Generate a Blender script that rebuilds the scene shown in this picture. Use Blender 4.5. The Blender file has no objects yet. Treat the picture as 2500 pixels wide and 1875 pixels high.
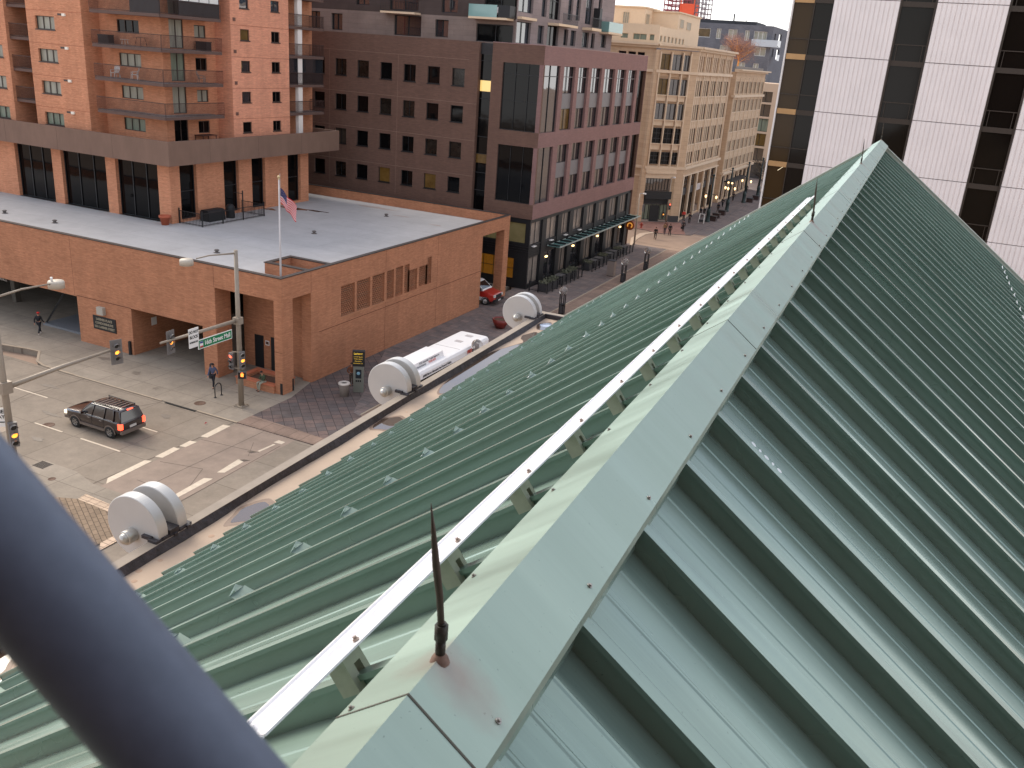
import bpy, bmesh, math, random
from mathutils import Matrix, Vector
random.seed(7)
R_ = math.radians
SC = bpy.context.scene
COL = SC.collection
PI = math.pi

# ------------------------------------------------------------------ camera
CAMZ = 23.0
yaw, pit, rol, FPX = R_(-24.3505), R_(20.2545), R_(4.2998), 2173.49
fwd = Vector((math.sin(yaw)*math.cos(pit), math.cos(yaw)*math.cos(pit), -math.sin(pit)))
r0 = Vector((math.cos(yaw), -math.sin(yaw), 0)); u0 = r0.cross(fwd)
rt = math.cos(rol)*r0 + math.sin(rol)*u0
up = -math.sin(rol)*r0 + math.cos(rol)*u0
cam = bpy.data.cameras.new('camera'); camo = bpy.data.objects.new('camera', cam); COL.objects.link(camo)
m = Matrix((( rt.x, up.x, -fwd.x, 0), (rt.y, up.y, -fwd.y, 0), (rt.z, up.z, -fwd.z, CAMZ), (0, 0, 0, 1)))
camo.matrix_world = m
cam.sensor_fit = 'HORIZONTAL'; cam.sensor_width = 36; cam.lens = 36*FPX/2500
cam.clip_start = .05; cam.clip_end = 2000
cam.dof.use_dof = True; cam.dof.focus_distance = 12.0; cam.dof.aperture_fstop = 13.0
SC.camera = camo

# ------------------------------------------------------------------ sky, sun, exposure
W = bpy.data.worlds.new('World'); SC.world = W; W.use_nodes = True
nt = W.node_tree; nt.nodes.clear()
SUN_EL, SUN_AZ = R_(40), R_(290)          # azimuth measured from +Y clockwise
sky = nt.nodes.new('ShaderNodeTexSky'); sky.sky_type = 'NISHITA'; sky.sun_disc = False
sky.sun_elevation = SUN_EL; sky.sun_rotation = SUN_AZ; sky.air_density = 1.0; sky.dust_density = 1.0; sky.ozone_density = 1.0
tc = nt.nodes.new('ShaderNodeTexCoord')
mp = nt.nodes.new('ShaderNodeMapping'); mp.inputs['Scale'].default_value = (1, 1, 2.2)
nz = nt.nodes.new('ShaderNodeTexNoise'); nz.inputs['Scale'].default_value = 3.2; nz.inputs['Detail'].default_value = 8; nz.inputs['Roughness'].default_value = .6
rp = nt.nodes.new('ShaderNodeValToRGB'); rp.color_ramp.elements[0].position = .46; rp.color_ramp.elements[1].position = .70
rp.color_ramp.elements[0].color = (.25, .25, .25, 1)
sep = nt.nodes.new('ShaderNodeSeparateXYZ')
mr = nt.nodes.new('ShaderNodeMapRange'); mr.inputs[1].default_value = 0.0; mr.inputs[2].default_value = .24; mr.inputs[3].default_value = 1.0; mr.inputs[4].default_value = 0.0
mx = nt.nodes.new('ShaderNodeMath'); mx.operation = 'MAXIMUM'
mix = nt.nodes.new('ShaderNodeMix'); mix.data_type = 'RGBA'
mix.inputs[7].default_value = (7.8, 7.6, 7.5, 1)
bg = nt.nodes.new('ShaderNodeBackground'); bg.inputs['Strength'].default_value = .15
out = nt.nodes.new('ShaderNodeOutputWorld')
L = nt.links.new
L(tc.outputs['Generated'], mp.inputs['Vector']); L(mp.outputs[0], nz.inputs['Vector']); L(nz.outputs['Fac'], rp.inputs[0])
L(tc.outputs['Generated'], sep.inputs[0]); L(sep.outputs['Z'], mr.inputs[0])
L(rp.outputs[0], mx.inputs[0]); L(mr.outputs[0], mx.inputs[1]); L(mx.outputs[0], mix.inputs[0])
L(sky.outputs[0], mix.inputs[6]); L(mix.outputs[2], bg.inputs[0]); L(bg.outputs[0], out.inputs[0])

sl = bpy.data.lights.new('sun', 'SUN'); sl.energy = 2.2; sl.angle = R_(36); sl.color = (1, .90, .74)
so = bpy.data.objects.new('sun', sl); COL.objects.link(so)
sd = Vector((math.sin(SUN_AZ)*math.cos(SUN_EL), math.cos(SUN_AZ)*math.cos(SUN_EL), math.sin(SUN_EL)))
so.rotation_euler = sd.to_track_quat('Z', 'Y').to_euler()
SC.view_settings.view_transform = 'Standard'; SC.view_settings.look = 'None'; SC.view_settings.gamma = 1
SC.view_settings.exposure = 0.78

# ------------------------------------------------------------------ materials
def srgb(r, g, b):
    f = lambda c: (c/255/12.92) if c/255 <= .04045 else ((c/255+.055)/1.055)**2.4
    return (f(r), f(g), f(b))
MATS = {}
def pmat(name, col, rough=.6, metal=0, var=.0, vscale=2.0, bump=0, bscale=20, spec=.5, emit=None, estr=0, alpha=None, trans=0, ior=1.45, stretch=(1, 1, 1), var2=0, v2scale=.3, coat=0):
    if name in MATS: return MATS[name]
    M = bpy.data.materials.new(name); M.use_nodes = True; n = M.node_tree; p = n.nodes['Principled BSDF']; l = n.links.new
    p.inputs['Roughness'].default_value = rough; p.inputs['Metallic'].default_value = metal
    p.inputs['Specular IOR Level'].default_value = spec; p.inputs['IOR'].default_value = ior
    p.inputs['Base Color'].default_value = (*col, 1)
    if coat: p.inputs['Coat Weight'].default_value = coat; p.inputs['Coat Roughness'].default_value = .08
    if trans: p.inputs['Transmission Weight'].default_value = trans
    if emit: p.inputs['Emission Color'].default_value = (*emit, 1); p.inputs['Emission Strength'].default_value = estr
    tc = n.nodes.new('ShaderNodeTexCoord'); mp = n.nodes.new('ShaderNodeMapping'); mp.inputs['Scale'].default_value = stretch
    l(tc.outputs['Object'], mp.inputs[0])
    cur = None
    for amt, scl in ((var, vscale), (var2, v2scale)):
        if not amt: continue
        nz = n.nodes.new('ShaderNodeTexNoise'); nz.inputs['Scale'].default_value = scl; nz.inputs['Detail'].default_value = 6; nz.inputs['Roughness'].default_value = .65
        l(mp.outputs[0], nz.inputs['Vector'])
        mr = n.nodes.new('ShaderNodeMapRange'); mr.inputs[1].default_value = .3; mr.inputs[2].default_value = .7
        mr.inputs[3].default_value = 1-amt; mr.inputs[4].default_value = 1+amt
        l(nz.outputs['Fac'], mr.inputs[0])
        vm = n.nodes.new('ShaderNodeVectorMath'); vm.operation = 'SCALE'
        if cur is None: vm.inputs[0].default_value = col
        else: l(cur, vm.inputs[0])
        l(mr.outputs[0], vm.inputs['Scale']); cur = vm.outputs[0]
    if cur is not None: l(cur, p.inputs['Base Color'])
    if bump:
        nz = n.nodes.new('ShaderNodeTexNoise'); nz.inputs['Scale'].default_value = bscale; nz.inputs['Detail'].default_value = 4
        l(mp.outputs[0], nz.inputs['Vector'])
        b = n.nodes.new('ShaderNodeBump'); b.inputs['Strength'].default_value = bump; b.inputs['Distance'].default_value = .05
        l(nz.outputs['Fac'], b.inputs['Height']); l(b.outputs[0], p.inputs['Normal'])
    MATS[name] = M
    return M
def brickmat(name, c1, c2, mortar, bw=.3, bh=.1, ms=.012, rough=.85, streak=.12, horizontal=False, rot=0, offset=.5, big=.15, bump=.3):
    M = bpy.data.materials.new(name); M.use_nodes = True; n = M.node_tree; p = n.nodes['Principled BSDF']; l = n.links.new
    p.inputs['Roughness'].default_value = rough; p.inputs['Specular IOR Level'].default_value = .25
    tc = n.nodes.new('ShaderNodeTexCoord')
    if horizontal:
        mp = n.nodes.new('ShaderNodeMapping'); mp.inputs['Rotation'].default_value = (0, 0, rot); l(tc.outputs['Object'], mp.inputs[0]); vec = mp.outputs[0]
    else:
        s = n.nodes.new('ShaderNodeSeparateXYZ'); l(tc.outputs['Object'], s.inputs[0])
        a = n.nodes.new('ShaderNodeMath'); a.operation = 'ADD'; l(s.outputs[0], a.inputs[0]); l(s.outputs[1], a.inputs[1])
        cb = n.nodes.new('ShaderNodeCombineXYZ'); l(a.outputs[0], cb.inputs[0]); l(s.outputs[2], cb.inputs[1]); vec = cb.outputs[0]
    br = n.nodes.new('ShaderNodeTexBrick'); br.offset = offset
    br.inputs['Color1'].default_value = (*c1, 1); br.inputs['Color2'].default_value = (*c2, 1); br.inputs['Mortar'].default_value = (*mortar, 1)
    br.inputs['Scale'].default_value = 1; br.inputs['Mortar Size'].default_value = ms; br.inputs['Brick Width'].default_value = bw; br.inputs['Row Height'].default_value = bh; br.inputs['Bias'].default_value = 0
    l(vec, br.inputs['Vector'])
    cur = br.outputs['Color']
    for scl, amt, st in ((.35, big, (1, 1, 1)), (1.5, streak, (.5, 6, 1) if not horizontal else (1, 1, 1)), (7, streak*.8, (.6, 4, 1) if not horizontal else (1, 1, 1)), (1.1, streak*.7, (1.4, .12, 1) if not horizontal else (1, 1, 1))):
        mp2 = n.nodes.new('ShaderNodeMapping'); mp2.inputs['Scale'].default_value = st; l(vec, mp2.inputs[0])
        nz = n.nodes.new('ShaderNodeTexNoise'); nz.inputs['Scale'].default_value = scl; nz.inputs['Detail'].default_value = 5; nz.inputs['Roughness'].default_value = .6; l(mp2.outputs[0], nz.inputs['Vector'])
        mr = n.nodes.new('ShaderNodeMapRange'); mr.inputs[1].default_value = .3; mr.inputs[2].default_value = .7; mr.inputs[3].default_value = 1-amt; mr.inputs[4].default_value = 1+amt
        l(nz.outputs['Fac'], mr.inputs[0])
        vm = n.nodes.new('ShaderNodeVectorMath'); vm.operation = 'SCALE'; l(cur, vm.inputs[0]); l(mr.outputs[0], vm.inputs['Scale']); cur = vm.outputs[0]
    l(cur, p.inputs['Base Color'])
    if bump:
        b = n.nodes.new('ShaderNodeBump'); b.inputs['Strength'].default_value = bump; b.inputs['Distance'].default_value = .02; b.invert = True
        l(br.outputs['Fac'], b.inputs['Height']); l(b.outputs[0], p.inputs['Normal'])
    MATS[name] = M
    return M
def glassmat(name, tint, rough=.05, refl=.9, lit=None, lstr=0, wob=.15):
    """window glass: dark room behind a reflective, slightly wavy pane"""
    M = bpy.data.materials.new(name); M.use_nodes = True; n = M.node_tree; p = n.nodes['Principled BSDF']; l = n.links.new
    p.inputs['Base Color'].default_value = (*tint, 1); p.inputs['Roughness'].default_value = rough
    p.inputs['IOR'].default_value = 1.5+refl*.6; p.inputs['Specular IOR Level'].default_value = .5
    tc = n.nodes.new('ShaderNodeTexCoord'); nz = n.nodes.new('ShaderNodeTexNoise'); nz.inputs['Scale'].default_value = .9; nz.inputs['Detail'].default_value = 1.5
    l(tc.outputs['Object'], nz.inputs['Vector'])
    b = n.nodes.new('ShaderNodeBump'); b.inputs['Strength'].default_value = wob; b.inputs['Distance'].default_value = .03
    l(nz.outputs['Fac'], b.inputs['Height']); l(b.outputs[0], p.inputs['Normal'])
    if lit: p.inputs['Emission Color'].default_value = (*lit, 1); p.inputs['Emission Strength'].default_value = lstr
    MATS[name] = M
    return M

BR = brickmat('orange_brick', srgb(182, 124, 92), srgb(164, 108, 79), srgb(158, 116, 90), .30, .085, .010, big=.10)
BRT = brickmat('lightened_tower_brick', srgb(206, 142, 108), srgb(190, 126, 94), srgb(180, 130, 102), .30, .085, .010, big=.08)  # podium brick made lighter; the tower's extra sky light is in the colour
BRP = brickmat('lightened_salmon_brick', srgb(222, 154, 122), srgb(206, 138, 110), srgb(198, 144, 120), .30, .085, .010, big=.08)  # tower brick lightened further; brighter side-wall light put into the colour
DBR = brickmat('dark_brown_brick', srgb(112, 84, 72), srgb(102, 76, 66), srgb(100, 80, 70), .4, .085, .010, streak=.08, big=.06)
DBR2 = brickmat('lightened_plum_brick', srgb(138, 106, 102), srgb(130, 100, 96), srgb(124, 98, 94), .5, .085, .008, streak=.05, big=.05)  # brown brick, its better lit street side painted lighter
STONE = brickmat('tan_stone', srgb(194, 166, 138), srgb(186, 158, 131), srgb(168, 142, 118), 1.6, .62, .015, streak=.05, big=.06, bump=.2)
STONE2 = pmat('tan_stone_trim', srgb(206, 182, 156), .8, var=.06, vscale=1.2)
GREYB = brickmat('grey_brick', srgb(106, 106, 112), srgb(98, 98, 104), srgb(92, 92, 98), .6, .2, .01, streak=.05)
BAND = pmat('brown_concrete_band', srgb(120, 94, 80), .85, var=.10, vscale=1.2, var2=.06, v2scale=.2, stretch=(1, 1, .35))
MEMB = brickmat('white_roof_membrane', srgb(172, 169, 168), srgb(168, 165, 164), srgb(156, 152, 150), 14, 3.1, .03, rough=.75, streak=.035, horizontal=True, big=.07, bump=.05)
COPE = pmat('dark_coping', srgb(52, 44, 42), .5)
BLACK = pmat('black_metal', srgb(30, 30, 32), .5)
DKG = pmat('dark_grey_panel', srgb(58, 56, 58), .5, var=.06)
DARK = pmat('dark_interior', srgb(38, 34, 30), .9)
GAR = pmat('garage_concrete', srgb(90, 84, 76), .9, var=.15, vscale=.6)
RAILM = pmat('brown_railing', srgb(60, 42, 38), .6)
CONC = pmat('concrete', srgb(150, 142, 132), .85, var=.1, vscale=1.2, var2=.08, v2scale=.3, bump=.1)
GLD = glassmat('dark_glass', srgb(12, 12, 13), .05, -.35)
GLB = glassmat('bronze_glass', srgb(58, 42, 22), .10, -.40, wob=.05)
GLBD = glassmat('black_glass', srgb(20, 16, 13), .08, -.40, wob=.05)
GLS = glassmat('office_glass', srgb(40, 40, 44), .03, 1.3)
GLR = glassmat('sky_glass', srgb(60, 66, 74), .02, 1.6, wob=.3)
GLC = pmat('curtained_glass', srgb(150, 146, 132), .35, var=.25, vscale=1.0, stretch=(3, 3, .3))
GLCG = pmat('greenish_glass', srgb(120, 128, 112), .25, var=.3, vscale=1.0, stretch=(3, 3, .3))
GLW = glassmat('warm_lit_glass', srgb(120, 90, 40), .2, .5, (1, .66, .22), .55)
GLW2 = pmat('dim_lit_glass', srgb(60, 48, 30), .2, var=.8, vscale=.9, emit=srgb(190, 140, 60), estr=.05)
GLT = pmat('teal_glass', srgb(96, 128, 124), .12, var=.1, vscale=1)
WHITE = pmat('white_paint', srgb(214, 210, 206), .6, var=.03)
CREAM = pmat('cream_stucco', srgb(216, 190, 160), .8, var=.04)
STEEL = pmat('galvanised_steel', srgb(132, 124, 114), .5, .25, var=.12, vscale=4)
YELLOWTAN = pmat('bronze_spandrel', srgb(170, 132, 88), .4, .3, var=.1, vscale=.4)

# ------------------------------------------------------------------ mesh builder
class MB:
    def __init__(s): s.v = []; s.f = []; s.m = []; s.s = []; s.T = Matrix.Identity(4); s.mi = 0; s.sm = False
    def mat(s, i): s.mi = i; return s
    def add(s, vs, fs, smooth=None):
        b = len(s.v); s.v += [tuple(s.T @ Vector(v)) for v in vs]
        for f in fs: s.f.append([b+i for i in f]); s.m.append(s.mi); s.s.append(s.sm if smooth is None else smooth)
        return s
    def box(s, x0, x1, y0, y1, z0, z1):
        return s.add([(x0,y0,z0),(x1,y0,z0),(x1,y1,z0),(x0,y1,z0),(x0,y0,z1),(x1,y0,z1),(x1,y1,z1),(x0,y1,z1)],
                     [(0,3,2,1),(4,5,6,7),(0,1,5,4),(1,2,6,5),(2,3,7,6),(3,0,4,7)])
    def quad(s, a, b, c, d): return s.add([a, b, c, d], [(0, 1, 2, 3)])
    def poly(s, pts): return s.add(pts, [tuple(range(len(pts)))])
    def bar(s, p0, p1, w, h=None, upv=(0, 0, 1)):
        h = h or w; p0 = Vector(p0); p1 = Vector(p1); d = (p1-p0).normalized(); u = Vector(upv)
        if abs(d.dot(u)) > .98: u = Vector((1, 0, 0))
        a = d.cross(u).normalized()*w/2; b = a.cross(d).normalized()*h/2
        vs = [p+sa*a+sb*b for p in (p0, p1) for sa, sb in ((-1,-1),(1,-1),(1,1),(-1,1))]
        return s.add(vs, [(0,3,2,1),(4,5,6,7),(0,1,5,4),(1,2,6,5),(2,3,7,6),(3,0,4,7)])
    def tube(s, pts, rad, n=10, caps=True):
        pts = [Vector(p) for p in pts]; rs = rad if isinstance(rad, (list, tuple)) else [rad]*len(pts)
        vs = []; fs = []; pu = None
        for i, p in enumerate(pts):
            d = (pts[min(i+1, len(pts)-1)]-pts[max(i-1, 0)]).normalized()
            if pu is None:
                u = Vector((0, 0, 1)) if abs(d.z) < .9 else Vector((1, 0, 0))
                a = d.cross(u).normalized()
            else: a = (pu-d*pu.dot(d)).normalized()
            pu = a; b = d.cross(a)
            for k in range(n):
                t = 2*PI*k/n; vs.append(p+rs[i]*(math.cos(t)*a+math.sin(t)*b))
        for i in range(len(pts)-1):
            for k in range(n): fs.append((i*n+k, i*n+(k+1)%n, (i+1)*n+(k+1)%n, (i+1)*n+k))
        s.add(vs, fs, True)
        if caps:
            b0 = len(s.v)-len(vs)
            for off, rev in ((0, 1), ((len(pts)-1)*n, 0)):
                f = [b0+off+k for k in range(n)]
                s.f.append(f[::-1] if rev else f); s.m.append(s.mi); s.s.append(False)
        return s
    def lathe(s, prof, n=24, c=(0, 0, 0)):
        vs = []; fs = []
        for r, z in prof:
            for k in range(n):
                t = 2*PI*k/n; vs.append((c[0]+r*math.cos(t), c[1]+r*math.sin(t), c[2]+z))
        for i in range(len(prof)-1):
            for k in range(n): fs.append((i*n+k, i*n+(k+1)%n, (i+1)*n+(k+1)%n, (i+1)*n+k))
        s.add(vs, fs, True); return s
    def prism(s, pts, y0, y1):
        """pts in (x,z), extruded along y"""
        n = len(pts)
        s.add([(x, y0, z) for x, z in pts]+[(x, y1, z) for x, z in pts],
              [tuple(range(n)), tuple(range(2*n-1, n-1, -1))]+[(i, (i+1) % n, n+(i+1) % n, n+i) for i in range(n)])
        return s
    def ext(s, pts, z0, z1):
        n = len(pts)
        s.add([(x, y, z0) for x, y in pts]+[(x, y, z1) for x, y in pts],
              [tuple(range(n))[::-1], tuple(range(n, 2*n))]+[(i, (i+1) % n, n+(i+1) % n, n+i) for i in range(n)])
        return s
    def ball(s, c, r, n=12, sz=1.0):
        prof = [(max(r*math.sin(PI*i/n), 1e-4), -r*sz*math.cos(PI*i/n)) for i in range(n+1)]
        return s.lathe(prof, 2*n, c)
    def wall(s, u0, u1, z0, z1, holes=(), dep=.25):
        """local frame: x=u, y=outward, z=up; sheet at y=0 with holes and reveals going to y=-dep"""
        us = sorted({u0, u1, *[min(max(h[i], u0), u1) for h in holes for i in (0, 1)]}); zs = sorted({z0, z1, *[min(max(h[i], z0), z1) for h in holes for i in (2, 3)]})
        for i in range(len(us)-1):
            for j in range(len(zs)-1):
                cu = (us[i]+us[i+1])/2; cz = (zs[j]+zs[j+1])/2
                if any(h[0] < cu < h[1] and h[2] < cz < h[3] for h in holes): continue
                s.quad((us[i], 0, zs[j]), (us[i+1], 0, zs[j]), (us[i+1], 0, zs[j+1]), (us[i], 0, zs[j+1]))
        for a, b, c, d in holes:
            s.quad((a, 0, c), (a, 0, d), (a, -dep, d), (a, -dep, c)); s.quad((b, 0, c), (b, -dep, c), (b, -dep, d), (b, 0, d))
            s.quad((a, 0, d), (b, 0, d), (b, -dep, d), (a, -dep, d)); s.quad((a, 0, c), (a, -dep, c), (b, -dep, c), (b, 0, c))
        return s
    def build(s, name, mats, parent=None, rel=True):
        me = bpy.data.meshes.new(name); o = bpy.data.objects.new(name, me); COL.objects.link(o)
        off = Vector((0, 0, 0))
        if parent is not None:
            o.parent = parent
            if rel: off = Vector(parent.get('_off', (0, 0, 0)))
            o['_off'] = list(off)
        me.from_pydata([tuple(Vector(v)-off) for v in s.v], [], s.f)
        for mm in (mats if isinstance(mats, (list, tuple)) else [mats]): me.materials.append(mm)
        for p, i, sm in zip(me.polygons, s.m, s.s): p.material_index = i; p.use_smooth = sm
        bm = bmesh.new(); bm.from_mesh(me); bmesh.ops.recalc_face_normals(bm, faces=bm.faces); bm.to_mesh(me); bm.free()
        return o
def tag(o, label, cat, group=None, kind=None):
    if label: o['label'] = label
    if cat: o['category'] = cat
    if group: o['group'] = group
    if kind: o['kind'] = kind
    return o
def thing(name, loc, label, cat, group=None, rz=0, world=True):
    """Empty at the base. world=True: parts are given in world coordinates; False: in local ones"""
    o = bpy.data.objects.new(name, None); COL.objects.link(o); o.location = loc; o.rotation_euler = (0, 0, rz); o.empty_display_size = .3
    o['_off'] = list(loc) if world else [0, 0, 0]
    return tag(o, label, cat, group)
def solo(o, label, cat, group=None): return tag(o, label, cat, group)
def kids(o): return [c for c in COL.objects if c.parent == o]
def dup(o, loc=None, rz=None, label=None, parent=None):
    c = o.copy(); COL.objects.link(c); c.parent = parent
    if loc is not None: c.location = loc
    if rz is not None: c.rotation_euler = (0, 0, rz)
    if label: c['label'] = label
    for k in kids(o): dup(k, parent=c)
    return c
def FY(Y):   # facade facing -Y:  u -> x, outward -> -y
    return Matrix(((1, 0, 0, 0), (0, -1, 0, Y), (0, 0, 1, 0), (0, 0, 0, 1)))
def FX(X):   # facade facing +X:  u -> y, outward -> +x
    return Matrix(((0, 1, 0, X), (1, 0, 0, 0), (0, 0, 1, 0), (0, 0, 0, 1)))
def FD(p, q):  # facade from p to q (xy), outward to the right of travel p->q
    d = (Vector(q)-Vector(p)); Ln = d.length; d = d/Ln
    return Matrix(((d.x, d.y, 0, p[0]), (d.y, -d.x, 0, p[1]), (0, 0, 1, 0), (0, 0, 0, 1))), Ln
def window(par, T, u0, u1, z0, z1, glass, frame=None, nu=2, nz=1, fw=.05, d=-.16, sill=None, label=None):
    """window part (frame bars) with a pane sub-part, set d behind the facade"""
    frame = frame or BLACK
    b = MB(); b.T = T
    b.box(u0, u0+fw, d-.03, d+.03, z0, z1); b.box(u1-fw, u1, d-.03, d+.03, z0, z1)
    b.box(u0+fw, u1-fw, d-.03, d+.03, z0, z0+fw); b.box(u0+fw, u1-fw, d-.03, d+.03, z1-fw, z1)
    for i in range(1, nu):
        x = u0+(u1-u0)*i/nu; b.box(x-fw/2, x+fw/2, d-.025, d+.025, z0+fw, z1-fw)
    for i in range(1, nz):
        z = z0+(z1-z0)*i/nz; b.box(u0+fw, u1-fw, d-.022, d+.022, z-fw/2, z+fw/2)
    if sill: b.box(u0-.06, u1+.06, d-.02, .05, z0-.08, z0)
    o = b.build('window', frame, par)
    p = MB(); p.T = T; p.quad((u0, d-.05, z0), (u1, d-.05, z0), (u1, d-.05, z1), (u0, d-.05, z1))
    p.build('pane', glass, o)
    if label: o['label'] = label
    return o
def text(par, s, T, size, material, ext=.01, align='CENTER', name='lettering', bold=0, sx=1.0):
    cu = bpy.data.curves.new('t', 'FONT'); cu.body = s; cu.size = size; cu.extrude = ext; cu.align_x = align; cu.align_y = 'CENTER'; cu.offset = bold; cu.space_line = .9
    to = bpy.data.objects.new('t', cu); COL.objects.link(to)
    dg = bpy.context.evaluated_depsgraph_get(); me = bpy.data.meshes.new_from_object(to.evaluated_get(dg))
    bpy.data.objects.remove(to); bpy.data.curves.remove(cu)
    off = Vector(par.get('_off', (0, 0, 0)))
    me.transform(Matrix.Translation(-off) @ T @ Matrix(((sx,0,0,0),(0,0,1,0),(0,1,0,0),(0,0,0,1))))
    me.materials.clear(); me.materials.append(material); me.name = name
    o = bpy.data.objects.new(name, me); COL.objects.link(o); o.parent = par; o['_off'] = list(off)
    return o
def railing(par, T, u0, u1, z, h=1.05, d=0, pitch=.13, name='railing', material=None, w=.022):
    b = MB(); b.T = T; n = max(2, int(abs(u1-u0)/pitch))
    b.box(u0, u1, d-.025, d+.025, z+h-.05, z+h); b.box(u0, u1, d-.02, d+.02, z+.06, z+.1)
    for i in range(n+1):
        x = u0+(u1-u0)*i/n; b.box(x-w/2, x+w/2, d-w/2, d+w/2, z-.25, z+h-.05)
    return b.build(name, material or RAILM, par)

# ================================================================== THE GROUND
def slabmat(name, c1, c2, joint, bw, bh, ms, rot=0, offset=0, rough=.88, streak=.10, big=.14): return brickmat(name, c1, c2, joint, bw, bh, ms, rough, streak, True, rot, offset, big, .15)
def struct(name, mb, mats, parent=None):
    o = mb.build(name, mats, parent)
    if parent is None: o['kind'] = 'structure'
    return o
ROADM = slabmat('road_concrete', srgb(134, 122, 109), srgb(129, 117, 104), srgb(112, 101, 90), 3.6, 3.3, .03, offset=0, streak=.07, big=.10)
WALKM = slabmat('walk_concrete', srgb(142, 131, 118), srgb(136, 125, 112), srgb(114, 103, 92), 2.6, 2.6, .022, streak=.08, big=.12)
PAVM = slabmat('dark_pavers', srgb(92, 84, 82), srgb(110, 92, 86), srgb(62, 56, 55), .62, .62, .02, rot=R_(45), streak=.12, big=.12)
PAVF = slabmat('mall_pavers', srgb(104, 96, 94), srgb(124, 108, 102), srgb(84, 78, 76), .8, .4, .015, rot=0, streak=.12, big=.16)
LANEM = slabmat('lane_pavers', srgb(138, 116, 102), srgb(128, 108, 96), srgb(92, 76, 68), 1.0, 1.0, .015, rot=0, streak=.10, big=.14)
CROSSM = pmat('crossing_concrete', srgb(136, 119, 106), .85, var=.10, vscale=1.0, var2=.12, v2scale=.25)
REDM = slabmat('red_pavers', srgb(152, 112, 98), srgb(140, 104, 92), srgb(112, 84, 76), .8, .8, .015, streak=.08)
TANM = pmat('tan_asphalt', srgb(150, 126, 108), .88, var=.08, vscale=.6, var2=.12, v2scale=.15)
PAINT = pmat('worn_white_paint', srgb(196, 180, 160), .7, var=.12, vscale=4)
KERB = pmat('kerb_stone', srgb(156, 140, 122), .85, var=.1, vscale=3)
CRACK = pmat('dark_joint', srgb(92, 81, 72), .95)
b = MB(); b.box(-400, 300, -150, 700, -.6, -.5)
struct('ground', b, TANM)
RZ = -.045
b = MB(); b.box(-260, -12.2, 24.2, 39.9, -.5, RZ)       # the cross street beside the podium
road = struct('road', b, ROADM)
b = MB(); b.box(-36.9, -32.3, 29.4, 39.9, RZ, RZ+.004); struct('crossing_surface', b, CROSSM, road)
b = MB()
for q in [((-37.25,37.1),(-36.8,37.2),(-36.9,39.3),(-37.4,39.2)), ((-37.25,35.4),(-36.85,35.5),(-36.85,36.4),(-37.3,36.3)), ((-37.3,33.6),(-36.85,33.7),(-36.95,35.15),(-37.4,35.1)), ((-37.3,30.3),(-36.85,29.8),(-37.0,33.1),(-37.4,32.95)),
          ((-33.15,38.9),(-32.6,38.95),(-32.6,39.3),(-33.1,39.3)), ((-33.1,37.4),(-32.95,37.4),(-32.85,38.7),(-33.0,38.7)), ((-33.05,34.0),(-32.7,34.2),(-32.8,36.1),(-33.25,35.9)), ((-33.0,30.7),(-32.65,30.6),(-32.7,33.3),(-33.15,33.1)),
          ((-46.6,33.0),(-44.2,33.0),(-44.2,33.1),(-46.6,33.1)), ((-42.6,32.95),(-39.4,32.95),(-39.4,33.07),(-42.6,33.07)), ((-41.3,36.1),(-39.8,36.1),(-39.8,36.2),(-41.3,36.2)), ((-52.6,33.0),(-49.4,33.0),(-49.4,33.1),(-52.6,33.1)), ((-52.6,36.1),(-49.4,36.1),(-49.4,36.2),(-52.6,36.2))]:
    b.ext(q, RZ+.004, RZ+.010)
struct('road_marking', b, PAINT, road)
b = MB()
for p, q, w in [((-37.1,40.0),(-37.55,24.6),.05), ((-34.9,29.6),(-34.7,39.8),.03), ((-32.5,38.7),(-32.2,30.0),.04), ((-36.9,36.8),(-32.9,37.3),.03), ((-36.6,33.3),(-34.0,33.9),.03), ((-34.0,33.9),(-32.9,31.6),.03), ((-35.9,31.0),(-33.0,30.9),.03), ((-34.1,38.2),(-33.1,36.6),.025)]:
    b.bar((*p, RZ+.006), (*q, RZ+.006), w, .006)
for c in ((-33.3, 37.1), (-32.1, 40.4), (-32.9, 36.0)): b.ext([(c[0]-.25, c[1]-.1), (c[0]+.1, c[1]-.15), (c[0]+.3, c[1]+.2), (c[0]-.05, c[1]+.1)], RZ+.008, RZ+.012)
struct('pavement_crack', b, CRACK, road)
b = MB(); b.ext([(-260, 39.9), (-62, 39.9), (-60.9, 41.2), (-58.6, 41.7), (-57.4, 41.8), (-55.7, 40.3), (-54.6, 39.95), (-36.9, 39.9), (-36.9, 45.2), (-37.7, 48.4), (-38.5, 57), (-39, 84), (-260, 84)], -.5, 0)
walk = struct('pavement', b, WALKM)
b = MB()
kp = [(-61.5, 40.6), (-60.9, 41.2), (-58.6, 41.7), (-57.4, 41.8), (-55.7, 40.3), (-54.6, 39.95), (-51.6, 39.9)]
for p, q in zip(kp, kp[1:]): b.bar((*p, .0), (*q, .0), .16, .05)
b.bar((-51.6, 39.9, -.01), (-43.3, 39.9, -.01), .14, .03); b.bar((-40.2, 39.9, 0.0), (-36.9, 39.9, 0.0), .15, .04)
struct('kerb', b, KERB, walk)
b = MB(); b.box(-42.9, -40.3, 39.74, 39.9, -.09, -.012)
struct('storm_drain_opening', b, pmat('drain_dark', (.01, .009, .008), .9), walk)
b = MB(); b.ext([(-36.9, 39.9), (-29.5, 39.9), (-29.5, 44.6), (-32.0, 45.5), (-37.4, 57.5), (-38.4, 57.0), (-37.7, 48.4), (-36.9, 45.2)], -.5, .004)
struct('paver_corner', b, PAVM)
b = MB(); b.ext([(-36.9, 39.905), (-29.5, 39.905), (-29.5, 40.9), (-36.9, 41.3)], .004, .010); struct('paver_border', b, LANEM)
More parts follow.
